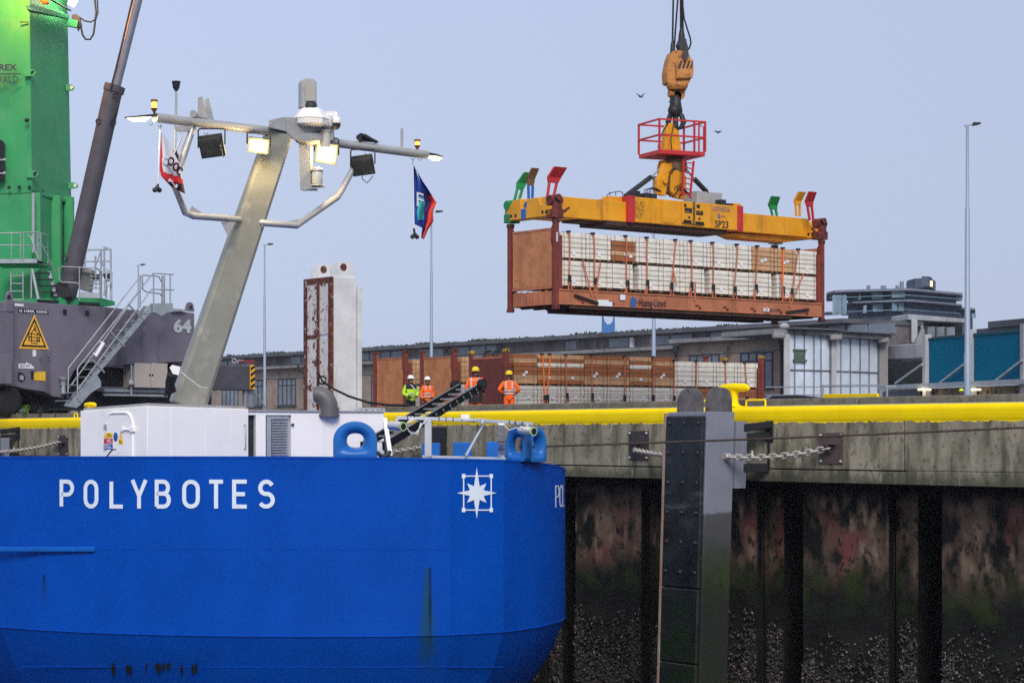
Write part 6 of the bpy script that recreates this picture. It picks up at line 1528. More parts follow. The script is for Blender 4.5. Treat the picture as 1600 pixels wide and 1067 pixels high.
# tower
tA = P(49, 300, 105); dl = Vector((-1, .06, 0)).normalized(); 
def TF(px, py, Y): return P(px, py, Y)
def prismv(b, base, top, mi=0): b.hexa(base+top, mi)
b = MB(); Yc = 105.0; YR = 110.2; YL = 106.0; 
def lvl(y49, x49, xr, yr, xl=-60):
    a = P(x49, y49, Yc); z = a.z; c = Vector(((xr-CX)/FOC*YR, YR, z)); l = Vector(((xl-CX)/FOC*YL, YL, z)); bk = l+(c-a); return [l, a, c, bk]
top = lvl(-150, 44, 103.5, 0); mid = lvl(298, 49.5, 112, 0); b.hexa(mid+top); tw = cb(b, 'tower', m_cgreen, None, .05)
b = MB(); m1 = lvl(301.5, 48, 116.5, 0); m2 = lvl(296.5, 48, 116.5, 0); b.hexa(m1+m2); cb(b, 'tower_flange', m_cgreen, tw, .01)
b = MB(); lo1 = lvl(470, 50, 106, 0); lo2 = lvl(302, 50, 110, 0); b.hexa(lo1+lo2); cb(b, 'tower_foot', m_cgreen, tw, .03)
b = MB()
for p in ((57,302,470),(88,306,466),(108,308,440)):
    a = P(p[0], p[1], Yc-.3+ (p[0]-50)*.08); c = P(p[0], p[2], Yc-.3+(p[0]-50)*.08); b.beam(a, c, .45, .35, up=(0,1,0))
b.tube([P(52,302,104.6), P(52,395,104.6)], .09, 8, 1); cb(b, 'tower_rib', [m_cgreen, m_galv], tw, .02)
b = MB(); cR = P(-5, 260, 104.5)
for pts in ([(-10,219),(2,219),(6,224),(6,278),(2,283),(-10,283)],): b.plate([P(x, y, 104.9) for x, y in pts], (0,.3,0))
cb(b, 'window', m_wglassd if 'm_wglassd' in globals() else mat('dark_window',(.008,.008,.014),.3,var=.2), tw)
b = MB()
for y in (250, 271): b.beam(P(-8,y,104.8), P(7,y,104.8), .06); b.sphere(P(7,y,104.8), .08, 8, 6)
cb(b, 'window_bar', m_galv, tw)
def eye(px, py, Y, w, h, nm='cable_eye', fl=1):
    b = MB(); pl = [(px-w*.6*fl,py-h*.5),(px-w*.2*fl,py-h*.55),(px+w*.3*fl,py-h*.45),(px+w*.5*fl,py),(px+w*.3*fl,py+h*.45),(px-w*.2*fl,py+h*.55),(px-w*.6*fl,py+h*.5)]
    b.plate([P(x,y,Y) for x, y in pl], (0,.12,0)); e_ = cb(b, nm, m_cgreen, tw); b = MB(); b.tube([P(px+w*.2*fl,py,Y-.01), P(px+w*.2*fl,py,Y+.13)], h*.011, 10); cb(b, 'eye_opening', m_cdark if nm != 'side_eye' else m_fwhite, tw)
eye(48,114,104.8,17,10); eye(52,272,104.9,18,11); eye(110,137,109.6,12,9,'side_eye'); eye(115,290,109.6,14,9,'side_eye')
b = MB()
for px, py in ((14,293),(30,292.5),(46,292.5),(66,298),(82,303),(98,307)): Y = Yc-.05+(max(0,px-49))*.09; b.sphere(P(px,py,Y), .09, 8, 6)
b.beam(P(31,35,104.9), P(44,35,104.9), .05); b.sphere(P(42,188,104.7), .12, 8, 6)
[ (build_each(b, 'bolt_head', m_cdark, tw, world=True)) ]
def ttxt(s, pa, pb, y0, y1, m, bold=0):
    a = P(pa, y1, 104.85); b_ = P(pb, y1, 104.85); txt(s, 'lettering', m, tw, a-Vector((0,.04,0)), (1,-.0,0), (0,0,1), (y1-y0)/FOC*104.85, (b_-a).length, bold=bold, world=True)
m_navyink = mat('navy_ink',(.02,.015,.05),.6,var=.05)
ttxt('TEREX', -19, 27, 101, 111, m_navyink, .03); ttxt('GOTTWALD', -47, 29, 119.5, 130.5, m_navyink, .0)
b = MB(); b.beam(P(-50,116,104.8), P(33,116,104.8), .04); cb(b, 'lettering_rule', m_navyink, tw)
# platform and lamp at the top
b = MB(); b.plate([P(44,13,104),P(104,24,109),P(108,31,109),P(47,20,104)], (0,-.8,0)); b.plate([P(47,6,103.8),P(108,24,108.4),P(108,30,108.4),P(47,16,103.8)], (0,.1,0)); b.beam(P(106,36,109), P(122,39,109), .35); cb(b, 'top_platform', m_cgreen, tw)
b = MB(); b.tube([P(126,36,109),P(127,45,109),P(129,55,109),P(134,62,109),P(141,62,109),P(146,54,109),P(148,40,109),P(150,20,109),P(148,0,109),P(146,-20,109)], .05, 6); b.tube([P(125,28,109),P(132,33,109),P(142,35,109),P(150,30,109),P(153,20,109),P(152,0,109)], .04, 6); b.tube([P(76,-2,105),P(110,17,108)], .05, 6); b.plate([P(112,24,109),P(118,22,109),P(124,26,109),P(126,38,109),P(121,48,109),P(120,38,109),P(112,32,109)], (0,.3,0)); cb(b, 'hanging_cable', m_black, tw)
b = MB(); b.plate([P(105,6,108.4),P(112,-4,108.4),P(120,0,108.4),P(114,10,108.4)], (0,.3,0), 0); cb(b, 'tower_lamp', m_lite, tw)
b = MB(); b.tube([P(66,-1,104),P(70,3,104),P(76,2,104)], .16, 8); cb(b, 'orange_fitting', m_hook, tw)
for loc, en, colr in ((P(20,-30,102.6), 2600, (1.0,.34,.02)), (P(112,-2,107.8), 300, (1,.8,.5))):
    l = bpy.data.lights.new('crane_light', 'POINT'); lo = bpy.data.objects.new('crane_light', l); COL.objects.link(lo); l.energy = en; l.color = colr; l.shadow_soft_size = .3; lo.location = loc
# luffing cylinder
b = MB(); 
def rod(p, q, Yp, Yq, r0, r1, mi): b.tube([P(*p, Yp), P(*q, Yq)], [r0, r1], 20, mi)
rod((105,462),(177,142),104.0,104.0,.44,.44,0); rod((177,144),(180,134),104,104,.50,.50,0); rod((181,134),(240,-100),104,104,.24,.24,1); cy = cb(b, 'luffing_cylinder', [m_tele, m_rod], crane)
b = MB(); b.tube([P(173,139,103.4),P(181,110,103.5),P(205,8,103.5),P(216,-40,103.5)], .05, 6); b.tube([P(176,148,103.4),P(188,146,103.4),P(184,170,103.4),P(176,188,103.4)], .05, 6); 
for px, py in ((154,190),(177,192),(101,404)): b.tube(arc(P(px,py,103.6), .12, 0, 6.1, 10), .035, 5)
build_each(b, 'cylinder_pipe', m_cdark, cy, world=True)
b = MB(); b.tube([P(98,458,103.6), P(98,458,104.6)], .55, 20); b.plate([P(88,464,103.4),P(92,446,103.4),P(104,440,103.4),P(112,464,103.4)], (0,.2,0)); cb(b, 'cylinder_foot', m_cdark, cy)
# balcony, ladders, rails
def railing(pts, name, Y, post=(0,), r=.035, m=m_galv, h_=None, par=crane):
    b = MB(); b.tube([P(x, y, Yy) for x, y, Yy in pts], r, 6); return b
b = MB(); b.plate([P(-10,406,102.5),P(58,406,102.5),P(74,412,104.5),P(74,416,104.5),P(58,412,102.5),P(-10,412,102.5)], (0,.9,0)); b.box(P(-10,0,102.6).x,P(58,0,102.6).x,102.6,104.6,P(0,414,102.6).z,P(0,412,102.6).z); cb(b, 'balcony', m_cgreen, crane); 
b = MB(); b.plate([P(-10,405,102.4),P(58,404.5,102.4),P(58,411,102.4),P(-10,411.5,102.4)], (0,.04,0)); cb(b, 'toe_board', m_galv, crane)
b = MB(); ra = lambda pts, r=.03: b.tube([P(*p) for p in pts], r, 5)
ra([(-10,365,102.4),(60,363,102.4),(74,368,104.5),(75,412,104.5)]); ra([(-10,383,102.4),(60,384,102.4),(74,388,104.5)])
for px in (18,32,37,58,61,64): ra([(px,364,102.4),(px,408,102.4)], .025)
ra([(42,368,102.2),(48,370,102.2),(58,400,102.2),(60,404,102.2)]); ra([(60,372,102.3),(86,424,103)]); cb(b, 'balcony_rail', m_galv, crane)
b = MB(); 
for px in (17,36): ra([(px,424,102.6),(px,472,102.6)], .035)
for y in (431,443,455,468): ra([(17,y,102.6),(36,y,102.6)], .03)
cb(b, 'ladder', m_galv, crane)
b = MB(); ra([(50,420,102.6),(60,468,102.4)], .08); ra([(49,425,102.6),(49,466,102.6)], .05)
b.plate([P(74,424,102.8),P(79,424,102.8),P(89,462,102.8),P(84,463,102.8)], (0,.08,0)); cb(b, 'stair_stringer', m_galv, crane)
b = MB()
for y, x in ((426,50),(436,54),(446,57),(456,60)): b.plate([P(x,y,102.6),P(x+27,y-1,102.6),P(x+27,y+.8,102.6),P(x,y+.8,102.6)], (0,.4,0))
cb(b, 'stair_tread', m_cdark, crane)
b = MB(); cbx = [P(107,417,104.8),P(126,417,104.8),P(126,452,104.8),P(107,448,104.8)]; b.plate(cbx, (.2,1.2,0)); b.plate([P(126,417,104.8),P(144,421,105.4),P(138,456,105.4),P(124,452,104.8)], (0,1.0,0)); b.plate([P(126,421,104.7),P(144,424,105.3),P(143,428,105.3),P(126,426,104.7)], (0,-.15,0)); cb(b, 'control_cabinet', m_beige, crane, .02)
b = MB(); ra([(93,437,103.2),(92,420,103.2),(97,416.5,103.2),(124,418,103.2)]); ra([(93,437,103.2),(96,441,103.2),(120,442,103.2),(124,445,103.2),(124,470,103.2)]); ra([(124,416,103.2),(124,470,103.2)]); ra([(124,418,103.2),(151,419,103.4),(156,422,103.6),(156,462,103.6)])
ra([(126,391,104),(172,390,104)],.045); ra([(131,409,104),(172,408,104)],.04)
for px, y0, y1 in ((127,391,416),(133,391,420),(149,400,430),(158,391,466),(163,387,428),(173,389,466)): ra([(px,y0,104),(px,y1,104)], .045)
ra([(162,386,104),(174,390,104)],.05); ra([(157,394,104),(149,416,104),(150,450,104)]); ra([(122,418,104),(134,392,104)]); ra([(159,410,104),(164,420,104),(172,424,104)]); ra([(160,424,104),(176,426,104)])
for y in (432,438,443,450): ra([(140,y,104.5),(160,y+1,104.5)], .03)
ra([(151,420,103.8),(166,427,103.8),(166,466,103.8)], .05); cb(b, 'deck_rail', m_galv, crane)
b = MB(); b.plate([P(125,456,103.1),P(156,458,103.1),P(156,466,103.1),P(125,465,103.1)], (0,.05,0)); b.plate([P(172,426,103.9),P(175,426,103.9),P(175,470,103.9),P(172,469,103.9)], (0,.1,0)); cb(b, 'kick_board', m_galv, crane)
b = MB(); b.plate([P(144,428,105),P(158,429,105),P(157,436,105),P(144,436,105)], (0,.4,0)); b.plate([P(160,428,105),P(172,427,105),P(172,440,105),P(164,438,105)], (0,.4,0)); cb(b, 'green_box', m_cdark, crane)
b = MB(); b.tube(arc(P(168,442,103.7), .16, 0, 6.1, 12), .03, 5); b.tube([P(164,440,103.7),P(165,452,103.7),P(163,462,103.7)], .06, 6); cb(b, 'hand_wheel', m_galv, crane)
# main stairs with rails
b = MB(); sd = -1.6; 
s0, s1 = (112,634), (240,478)
cplate(b, [(100,634),(108,632),(235,476),(240,476),(239,484),(152,586),(158,596),(158,604),(142,614),(124,634),(119,637)], sd, .06); cplate(b, [(100,634),(105,628),(225,478),(231,478),(110,636)], sd+.9, .06); st = cb(b, 'stairs', m_galv, crane)
b = MB(); n_ = 12
for i in range(n_):
    f = (i+.5)/n_; px = 108+(236-108)*f-3; py = 632+(484-632)*f
    a = CF.hit(px-6, py, sd); c = CF.hit(px+5, py, sd); bb = MB(); bb.box(a.x, c.x, sd, sd+.9, a.z-.02, a.z+.02); b.add([CF.M@p for p in bb.v], bb.f)
cb(b, 'stair_tread', m_galv, st)
b = MB(); rb = lambda pts, d, r=.035: b.tube([cp(x, y, d) for x, y in pts], r, 6)
rb([(121,620),(121,577),(123,573),(239,427),(271,429)], sd); rb([(122,608),(237,452),(272,453)], sd); rb([(240,427),(240,484)], sd); rb([(266,428),(266,482)], sd)
rb([(106,622),(107,575),(219,432)], sd+.9); rb([(108,606),(219,453)], sd+.9); rb([(219,430),(219,480)], sd+.9)
for x0, y0, x1, y1 in ((200,475,225,500),(171,517,194,541),(140,558,163,582),(119,619,125,628)): rb([(x0,y0),(x1,y1)], sd, .05)
rb([(222,430),(226,430),(248,432),(252,440)], sd+1.0); rb([(222,430),(223,452),(228,456),(250,459),(255,466)], sd+1.0); rb([(255,431),(255,474)], sd+.8, .09)
cb(b, 'stair_rail', m_galv, st)
b = MB(); cplate(b, [(236,474),(270,474),(270,487),(262,488),(252,494),(242,488),(236,487)], sd, .06); cplate(b, [(270,482),(292,484),(292,486),(270,487)], -.2, .5); build_each(b, 'stair_landing', m_galv, st, world=True)
b = MB(); rb([(149,557),(162,536)], sd-.08, .09); rb([(146,552),(151,554)], sd-.05, .05); rb([(157,534),(162,538)], sd-.05, .05); cb(b, 'stair_lamp', m_tagw, st)
b = MB(); a = CF.hit(99,637,sd-.1); c = CF.hit(124,641,sd-.1); bb = MB(); bb.box(a.x,c.x,sd-.1,sd+1.0,a.z-.12,a.z); b.add([CF.M@p for p in bb.v], bb.f); cb(b, 'stair_foot', m_cdark, st)
# ================================================================= workers
def person(loc, rz, H, label, jacket, trousers, helmet, gloves, arms, lean=0.0, headyaw=0.0, stripes='x', face=True, hem=None, skirt=False):
    """arms: for right and left a list of joints shoulder, elbow, wrist in body space (x right, y forward is -y)"""
    s = H/1.78; t = thing('person', label, 'person', loc, rz, 'port workers on the quay')
    def skin(name, nodes, edges, m, sub=1, parent=t, root=0):
        me = bpy.data.meshes.new(name); me.from_pydata([Vector(n[0])*s for n in nodes], edges, []); o = bpy.data.objects.new(name, me); COL.objects.link(o)
        sk = o.modifiers.new('s', 'SKIN'); sk.use_smooth_shade = True; o.modifiers.new('u', 'SUBSURF').levels = sub; o.modifiers['u'].render_levels = sub
        for i, n in enumerate(nodes):
            r = n[1]; r = (r, r) if not isinstance(r, tuple) else r
            me.skin_vertices[0].data[i].radius = (r[0]*s, r[1]*s); me.skin_vertices[0].data[i].use_root = (i == root)
        dg = bpy.context.evaluated_depsgraph_get(); m2 = bpy.data.meshes.new_from_object(o.evaluated_get(dg)); bpy.data.objects.remove(o)
        m2.materials.clear(); m2.materials.append(m); m2.polygons.foreach_set('use_smooth', [True]*len(m2.polygons))
        o = bpy.data.objects.new(name, m2); COL.objects.link(o); o.parent = parent; return o
    L_ = lean
    # body: one continuous figure, legs / trunk / arms / hands with five fingers
    N = [((0,0,.95),(.13,.10)), ((0,-L_*.3,1.15),(.125,.09)), ((0,-L_*.6,1.36),(.15,.10)), ((0,-L_*.8,1.48),(.06,.055)), ((0,-L_-.01,1.56),(.055,.06)), ((0,-L_-.02,1.64),(.075,.09)), ((0,-L_-.02,1.73),(.06,.075))]
    E = [(i, i+1) for i in range(6)]
    for sx in (-1, 1):
        i = len(N); N += [((sx*.09,0,.88),.09), ((sx*.11,-.01,.50),.062), ((sx*.12,.02,.10),.045), ((sx*.13,-.13,.04),.04)]; E += [(0,i),(i,i+1),(i+1,i+2),(i+2,i+3)]
    hands = []
    for (sh, el, wr), sx in zip(arms, (1,-1)):
        i = len(N); N += [(sh,.062),(el,.048),(wr,.032)]; E += [(2,i),(i,i+1),(i+1,i+2)]
        w = Vector(wr); d = (w-Vector(el)).normalized(); pal = w+d*.07; N.append((tuple(pal),(.036,.018))); E.append((i+2,i+3))
        side = d.cross(Vector((0,0,1) if abs(d.z) < .8 else (0,1,0))).normalized()
        for k, (o_, l_) in enumerate(((-.028,.065),(-.01,.075),(.01,.07),(.027,.055))):
            j_ = len(N); p = pal+d*.02+side*o_; q = pal+d*(.03+l_*.6)+side*o_*1.1; r_ = q+d*l_*.4+Vector((0,-.012,-.015)); N += [(tuple(q),.009),(tuple(r_),.008)]; E += [(i+3,j_),(j_,j_+1)]
        j_ = len(N); q = pal+side*.045+d*.0; r_ = q+d*.04+side*.012; N += [(tuple(q),.010),(tuple(r_),.009)]; E += [(i+3,j_),(j_,j_+1)]
    body = skin('body', N, E, m_skin, 1)
    # clothing follows the body
    J = [((0,0,hem or .76),(.180,.14)), ((0,-L_*.15,1.0),(.165,.13)), ((0,-L_*.3,1.15),(.17,.13)), ((0,-L_*.6,1.34),(.19,.14)), ((0,-L_*.72,1.44),(.12,.10)), ((0,-L_*.8,1.50),(.075,.075))]
    JE = [(i,i+1) for i in range(5)]
    for (sh, el, wr) in arms:
        i = len(J); J += [(sh,.088),(el,.072),(tuple(Vector(wr)-(Vector(wr)-Vector(el)).normalized()*.02),.055)]; JE += [(3,i),(i,i+1),(i+1,i+2)]
    skin('jacket', J, JE, jacket, 2, t, 2)
    Tn = [((0,0,.96),(.155,.12))]; TE = []
    for sx in (-1, 1):
        i = len(Tn); Tn += [((sx*.09,0,.84),.115), ((sx*.11,-.01,.50),.088), ((sx*.12,.02,.12),.075)]; TE += [(0,i),(i,i+1),(i+1,i+2)]
    skin('trousers', Tn, TE, trousers, 2, t, 0)
    for sx in (-1, 1): 
        b = MB(); b.tube([(sx*.12*s,.03*s,.16*s),(sx*.12*s,.03*s,.06*s)], .07*s, 10); b.tube([(sx*.12*s,.09*s,.045*s),(sx*.125*s,-.05*s,.045*s),(sx*.13*s,-.18*s,.035*s)], [.045*s,.055*s,.04*s], 10); b.build('boot', m_black, t)
    # gloves over the hands
    for (sh, el, wr) in arms:
        if gloves:
            w = Vector(wr); d = (w-Vector(el)).normalized(); b = MB(); side = d.cross(Vector((0,0,1) if abs(d.z) < .8 else (0,1,0))).normalized()
            b.tube([(w-d*.03)*s, (w+d*.03)*s, (w+d*.09)*s], [.045*s,.042*s,.04*s], 8)
            for k, (o_, l_) in enumerate(((-.028,.065),(-.01,.075),(.01,.07),(.027,.055))): p = w+d*.09+side*o_; b.tube([p*s, (p+d*l_*.6)*s, (p+d*l_+Vector((0,-.012,-.015)))*s], [.014*s,.013*s,.011*s], 6)
            p = w+d*.06+side*.035; b.tube([p*s, (p+d*.045+side*.02)*s], [.015*s,.012*s], 6); b.build('glove', gloves, t)
    hd = Vector((0,-L_-.02,1.655))*s; HM = Matrix.Translation(hd)@Matrix.Rotation(headyaw, 4, 'Z')
    def hp_(x,y,z): return HM@(Vector((x,y,z))*s)
    # face: nose, eyes, brows, mouth, ears
    b = MB(); b.tube([hp_(0,-.088,.02), hp_(0,-.112,-.012), hp_(0,-.09,-.02)], [.008*s,.014*s,.01*s], 6, 0)
    for sx in (-1,1):
        b.sphere(hp_(sx*.032,-.086,.016), .011*s, 8, 6, 1); b.beam(hp_(sx*.018,-.092,.036), hp_(sx*.045,-.088,.036), .008*s, .006*s, 1); b.sphere(hp_(sx*.078,.0,.0), .02*s, 8, 6, 0, (.5,1,1.4))
    b.beam(hp_(-.022,-.089,-.048), hp_(.022,-.089,-.048), .008*s, .007*s, 2); b.build('face', [m_skin, m_ink, mat('lips',(.30,.10,.08),.5,var=.05)], t)
    b = MB(); b.lathe([(.001,-.02),(.082*s,-.05*s),(.088*s,-.01*s),(.086*s,.03*s)], hp_(0,.012,.0), HM.to_3x3()@Vector((0,.25,1)), 14); b.build('hair', mat('dark_hair',(.03,.02,.015),.8,var=.2), t)
    # helmet with brim
    b = MB(); c = hp_(0,.0,.035); up = HM.to_3x3()@Vector((0,.08,1)); prof_ = [(.123,0.0),(.125,.02),(.118,.065),(.095,.105),(.06,.128),(.02,.135),(.0,.135)]
    b.lathe([(r_*s, z*s) for r_, z in prof_], c, up, 18)
    f_ = HM.to_3x3()@Vector((0,-1,0)); b.add([], []); pl = [(-.10,-.07),(-.085,-.13),(-.04,-.165),(.04,-.165),(.085,-.13),(.10,-.07)]
    b.prism(pl, c+up*.002*s, HM.to_3x3()@Vector((s,0,0)), HM.to_3x3()@Vector((0,s,0)), up*.012*s)
    b.lathe([(.128*s,0),(.130*s,.012*s),(.120*s,.014*s)], c, up, 18); b.beam(c+up*.10*s+f_*.06*s, c+up*.10*s-f_*.08*s, .03*s, .075*s); b.build('helmet', helmet, t)
    b = MB(); b.tube([hp_(0,-.01,-.09), hp_(0,0,-.16)], [.072*s,.085*s], 12); b.build('neck_collar', m_navy, t)
    return t, s, skin
def tape(t, s, rows, straps=True, m=m_tape, w=.195, d=.155, lean=0.0, yo=0.0, name='reflective_band'):
    for z in rows:
        b = MB(); n_ = 24; vs = []
        for dz in (-.026, .026):
            for k in range(n_): a = 2*math.pi*k/n_; vs.append(((math.cos(a)*w)*s, (math.sin(a)*d - lean*.4+yo)*s, (z+dz)*s))
        b.add(vs, [(k,(k+1)%n_,n_+(k+1)%n_,n_+k) for k in range(n_)], 0, True); b.build(name, m, t)
arm_dn = (((.19,0,1.40),(.27,.03,1.14),(.25,-.06,.90)), ((-.19,0,1.40),(-.27,.03,1.14),(-.25,-.06,.90)))
arm_fw = (((.19,0,1.40),(.29,.02,1.13),(.14,-.20,1.02)), ((-.19,0,1.40),(-.29,.02,1.13),(-.14,-.20,1.02)))
# facing yaw: 0 = looks towards the viewer (-y)
def vest_mat(name, c, dk, kind):
    m = mat(name, c, .8, var=.10, scale=8, bump=.3, bscale=12)
    return m
m_limeJ = vest_mat('lime_jacket', (.50,.85,.03), None, 0)
add_masks('lime_jacket', [((.012,.016,.03), lambda nd, L, sp, tc: math_(nd, L, 'MULTIPLY', mrange(nd, L, sp.outputs['Z'], 1.20, 1.21), mrange(nd, L, math_(nd, L, 'ABSOLUTE', sp.outputs['X']), .20, .21, 1, 0))),
  ((.48,.50,.56), lambda nd, L, sp, tc: math_(nd, L, 'MULTIPLY', mrange(nd, L, math_(nd, L, 'ABSOLUTE', math_(nd, L, 'SUBTRACT', math_(nd, L, 'ADD', sp.outputs['Z'], math_(nd, L, 'MULTIPLY', sp.outputs['X'], 1.1)), 1.34)), .028, .032, 1, 0), mrange(nd, L, sp.outputs['Z'], 1.19, 1.20)))])
m_oraJ = vest_mat('orange_jacket', (1.0,.15,.012), None, 0)
add_masks('orange_jacket', [((.48,.50,.56), lambda nd, L, sp, tc: math_(nd, L, 'MULTIPLY', mrange(nd, L, math_(nd, L, 'ABSOLUTE', math_(nd, L, 'SUBTRACT', math_(nd, L, 'ABSOLUTE', sp.outputs['X']), .105)), .024, .028, 1, 0), mrange(nd, L, sp.outputs['Z'], 1.12, 1.13)))])
m_oraN = vest_mat('orange_navy_jacket', (1.0,.16,.015), None, 0)
add_masks('orange_navy_jacket', [((.012,.016,.03), lambda nd, L, sp, tc: mrange(nd, L, math_(nd, L, 'ADD', math_(nd, L, 'ABSOLUTE', sp.outputs['X']), math_(nd, L, 'MULTIPLY', sp.outputs['Z'], .6)), .99, 1.0)), 
  ((.48,.50,.56), lambda nd, L, sp, tc: math_(nd, L, 'MULTIPLY', mrange(nd, L, math_(nd, L, 'ABSOLUTE', math_(nd, L, 'SUBTRACT', math_(nd, L, 'ABSOLUTE', sp.outputs['X']), .08)), .02, .024, 1, 0), mrange(nd, L, sp.outputs['Z'], 1.16, 1.17)))])
m_oraB = vest_mat('orange_over_black', (1.0,.15,.012), None, 0)
add_masks('orange_over_black', [((.02,.022,.026), lambda nd, L, sp, tc: mrange(nd, L, sp.outputs['Z'], 1.12, 1.11, 0, 1)),
  ((.48,.50,.56), lambda nd, L, sp, tc: math_(nd, L, 'MULTIPLY', mrange(nd, L, math_(nd, L, 'ABSOLUTE', math_(nd, L, 'SUBTRACT', math_(nd, L, 'ABSOLUTE', sp.outputs['X']), .13)), .024, .028, 1, 0), mrange(nd, L, sp.outputs['Z'], 1.16, 1.17)))])
def place(px, py_top, Y, H=None):
    p = P(px, py_top, Y); return Vector((p.x, Y, GZ)), (p.z-GZ)
l1, h1 = place(641.5, 584.5, 76.0); t, s, _ = person(l1, R(25), h1/1.045, 'leftmost worker in a lime and navy jacket and white helmet, hands together', m_limeJ, m_navy, m_hwhite, m_black, arm_fw, headyaw=R(35)); tape(t, s, (1.12,), w=.19, d=.15); 
b = MB(); b.build
l2, h2 = place(667.5, 586.5, 75.0); t, s, _ = person(l2, R(20), h2/1.045, 'worker in an orange jacket and white helmet talking to the worker in lime', m_oraN, m_navy, m_hwhite, m_black, (((.17,0,1.40),(.24,.03,1.14),(.15,-.16,.98)), ((-.17,0,1.40),(-.25,.03,1.14),(-.22,-.1,.92))), headyaw=R(-12)); tape(t, s, (1.16,1.04), w=.185, d=.15)
l3, h3 = place(743, 571, 72.3); t, s, _ = person(l3, R(172), h3/1.045, 'worker seen from behind in an orange vest over a black coat with yellow helmet', m_oraB, m_orange, m_hyel, None, (((.20,0,1.40),(.29,.02,1.14),(.27,-.02,.92)), ((-.20,0,1.40),(-.28,.03,1.16),(-.24,-.12,.98))), headyaw=R(-35), hem=.64); tape(t, s, (1.15,), w=.205, d=.16)
b = MB(); b.tube([(0,0,.66*s),(0,0,.72*s),(0,0,1.0*s),(0,0,1.13*s)], [.225*s,.215*s,.20*s,.19*s], 18); 
for v in b.v: v.y *= .80
b.build('coat_tail', cloth('coat_black', (.018,.02,.024)), t)
b = MB(); txt('HAVEN', 'back_lettering', m_tagw, t, (-.15*-1*s, .152*s, 1.36*s), (-1,0,0), (0,0,1), .05*s, .28*s)
l4, h4 = place(795.5, 577, 71.2); t, s, _ = person(l4, R(180), h4/1.045, 'worker seen from behind all in orange with yellow helmet and hands held in front', m_oraJ, m_orange, m_hyel, m_navy, (((.20,0,1.38),(.36,.04,1.15),(.20,-.16,1.02)), ((-.20,0,1.38),(-.36,.04,1.15),(-.20,-.16,1.02)))); tape(t, s, (1.12,1.02), w=.195, d=.155)
l5, h5 = place(1502.5, 606, 66); t, s, _ = person(l5, R(-60), h5/1.045, 'distant worker behind the kerb beside the tall lamp post, showing only a lime helmet', m_navy, m_navy, m_hlime, None, arm_dn)
# ================================================================= lamp posts
def lamp_post(px, ytop, Y, w, label, hpx, prof2=True):
    p = P(px, ytop, Y); t = thing('lamp_post', label, 'lamp post', (p.x, Y, GZ), 0, 'tall grey-blue lamp posts'); H = p.z-GZ
    b = MB(); b.tube([(0,0,0),(0,0,2.2),(0,0,2.25),(0,0,H*.72),(0,0,H*.725),(0,0,H)], [w*1.5,w*1.5,w*1.25,w,w*.75,w*.6], 12); b.build('pole', m_pole, t)
    dx = (hpx[0]-px)/FOC*Y; dz = (ytop-hpx[1])/FOC*Y
    b = MB(); b.beam((-.1,0,H-.02),(dx*.45,0,H+dz*.6),.06); b.build('arm', m_pole, t)
    b = MB(); b.hexa([(dx*.40,-.14,H+dz*.55-.05),(dx,-.10,H+dz-.03),(dx,.10,H+dz-.03),(dx*.40,.14,H+dz*.55-.05),(dx*.40,-.14,H+dz*.55+.05),(dx,-.10,H+dz+.02),(dx,.10,H+dz+.02),(dx*.40,.14,H+dz*.55+.05)]); b.build('lamp_head', m_dark, t, bevel=.01)
    return t
lamp_post(1511.5, 196, 70, .075, 'tall thick lamp post at the right of the photo in front of the teal wall', (1532,193))
lamp_post(1021.5, 279, 87.6, .065, 'lamp post behind the hanging flat rack and the timber on the quay', (1028,277))
lamp_post(674, 332, 101, .062, 'lamp post behind the right flag of the barge', (692,330))
lamp_post(413.5, 383, 117, .062, 'lamp post just right of the leaning mast foot', (427,381))
lamp_post(216, 415, 131, .062, 'farthest lamp post, seen through the rail of the crane stairs', (227,413))
# ================================================================= warehouse
def qp(px, py, d): return QF.hit(px, py, d)
wl = qp(-350, 600, 60).x; wr = qp(1229, 600, 60).x; wm = qp(1061, 600, 60).x
wh = thing('warehouse', 'long low brick warehouse with dark roof and rows of tall windows behind the timber', 'warehouse', QF.M@Vector((wr-20, 64, GZ)), QA)
def W_(x, y, z): return Vector((x-(wr-20), y-64, z-GZ))
def wbox(b, x0,x1,y0,y1,z0,z1,mi=0): a = W_(x0,y0,z0); c = W_(x1,y1,z1); b.box(a.x,c.x,a.y,c.y,a.z,c.z,mi)
b = MB(); wbox(b, wm, wr, 60, 68, GZ-.1, 6.55); wbox(b, wl, wm-.02, 60.8, 68, GZ-.1, 6.2); b.build('wall', m_brick, wh)
b = MB(); wbox(b, wm-.3, wr+.5, 59.3, 66.2, 6.55, 6.82); wbox(b, wl, wm-.32, 60.1, 66.2, 6.2, 6.44); b.build('canopy', m_bconc, wh)
b = MB(); wbox(b, wl, qp(1328,510,66).x, 66.2, 72, 6.2, 7.72); b.build('clerestory', m_clad, wh)
b = MB(); wbox(b, wl, qp(1330,510,66).x, 65.3, 73, 7.72, 8.02); rf = b.build('roof', m_roofd, wh)
b = MB(); wbox(b, wm, wr, 59.93, 59.997, 5.72, 5.82); wbox(b, wl, wm-.05, 60.73, 60.797, 5.32, 5.42); b.build('lintel_band', m_bconc, wh)
dxw = 5.30; k = 0; xr = qp(1208, 570, 60).x
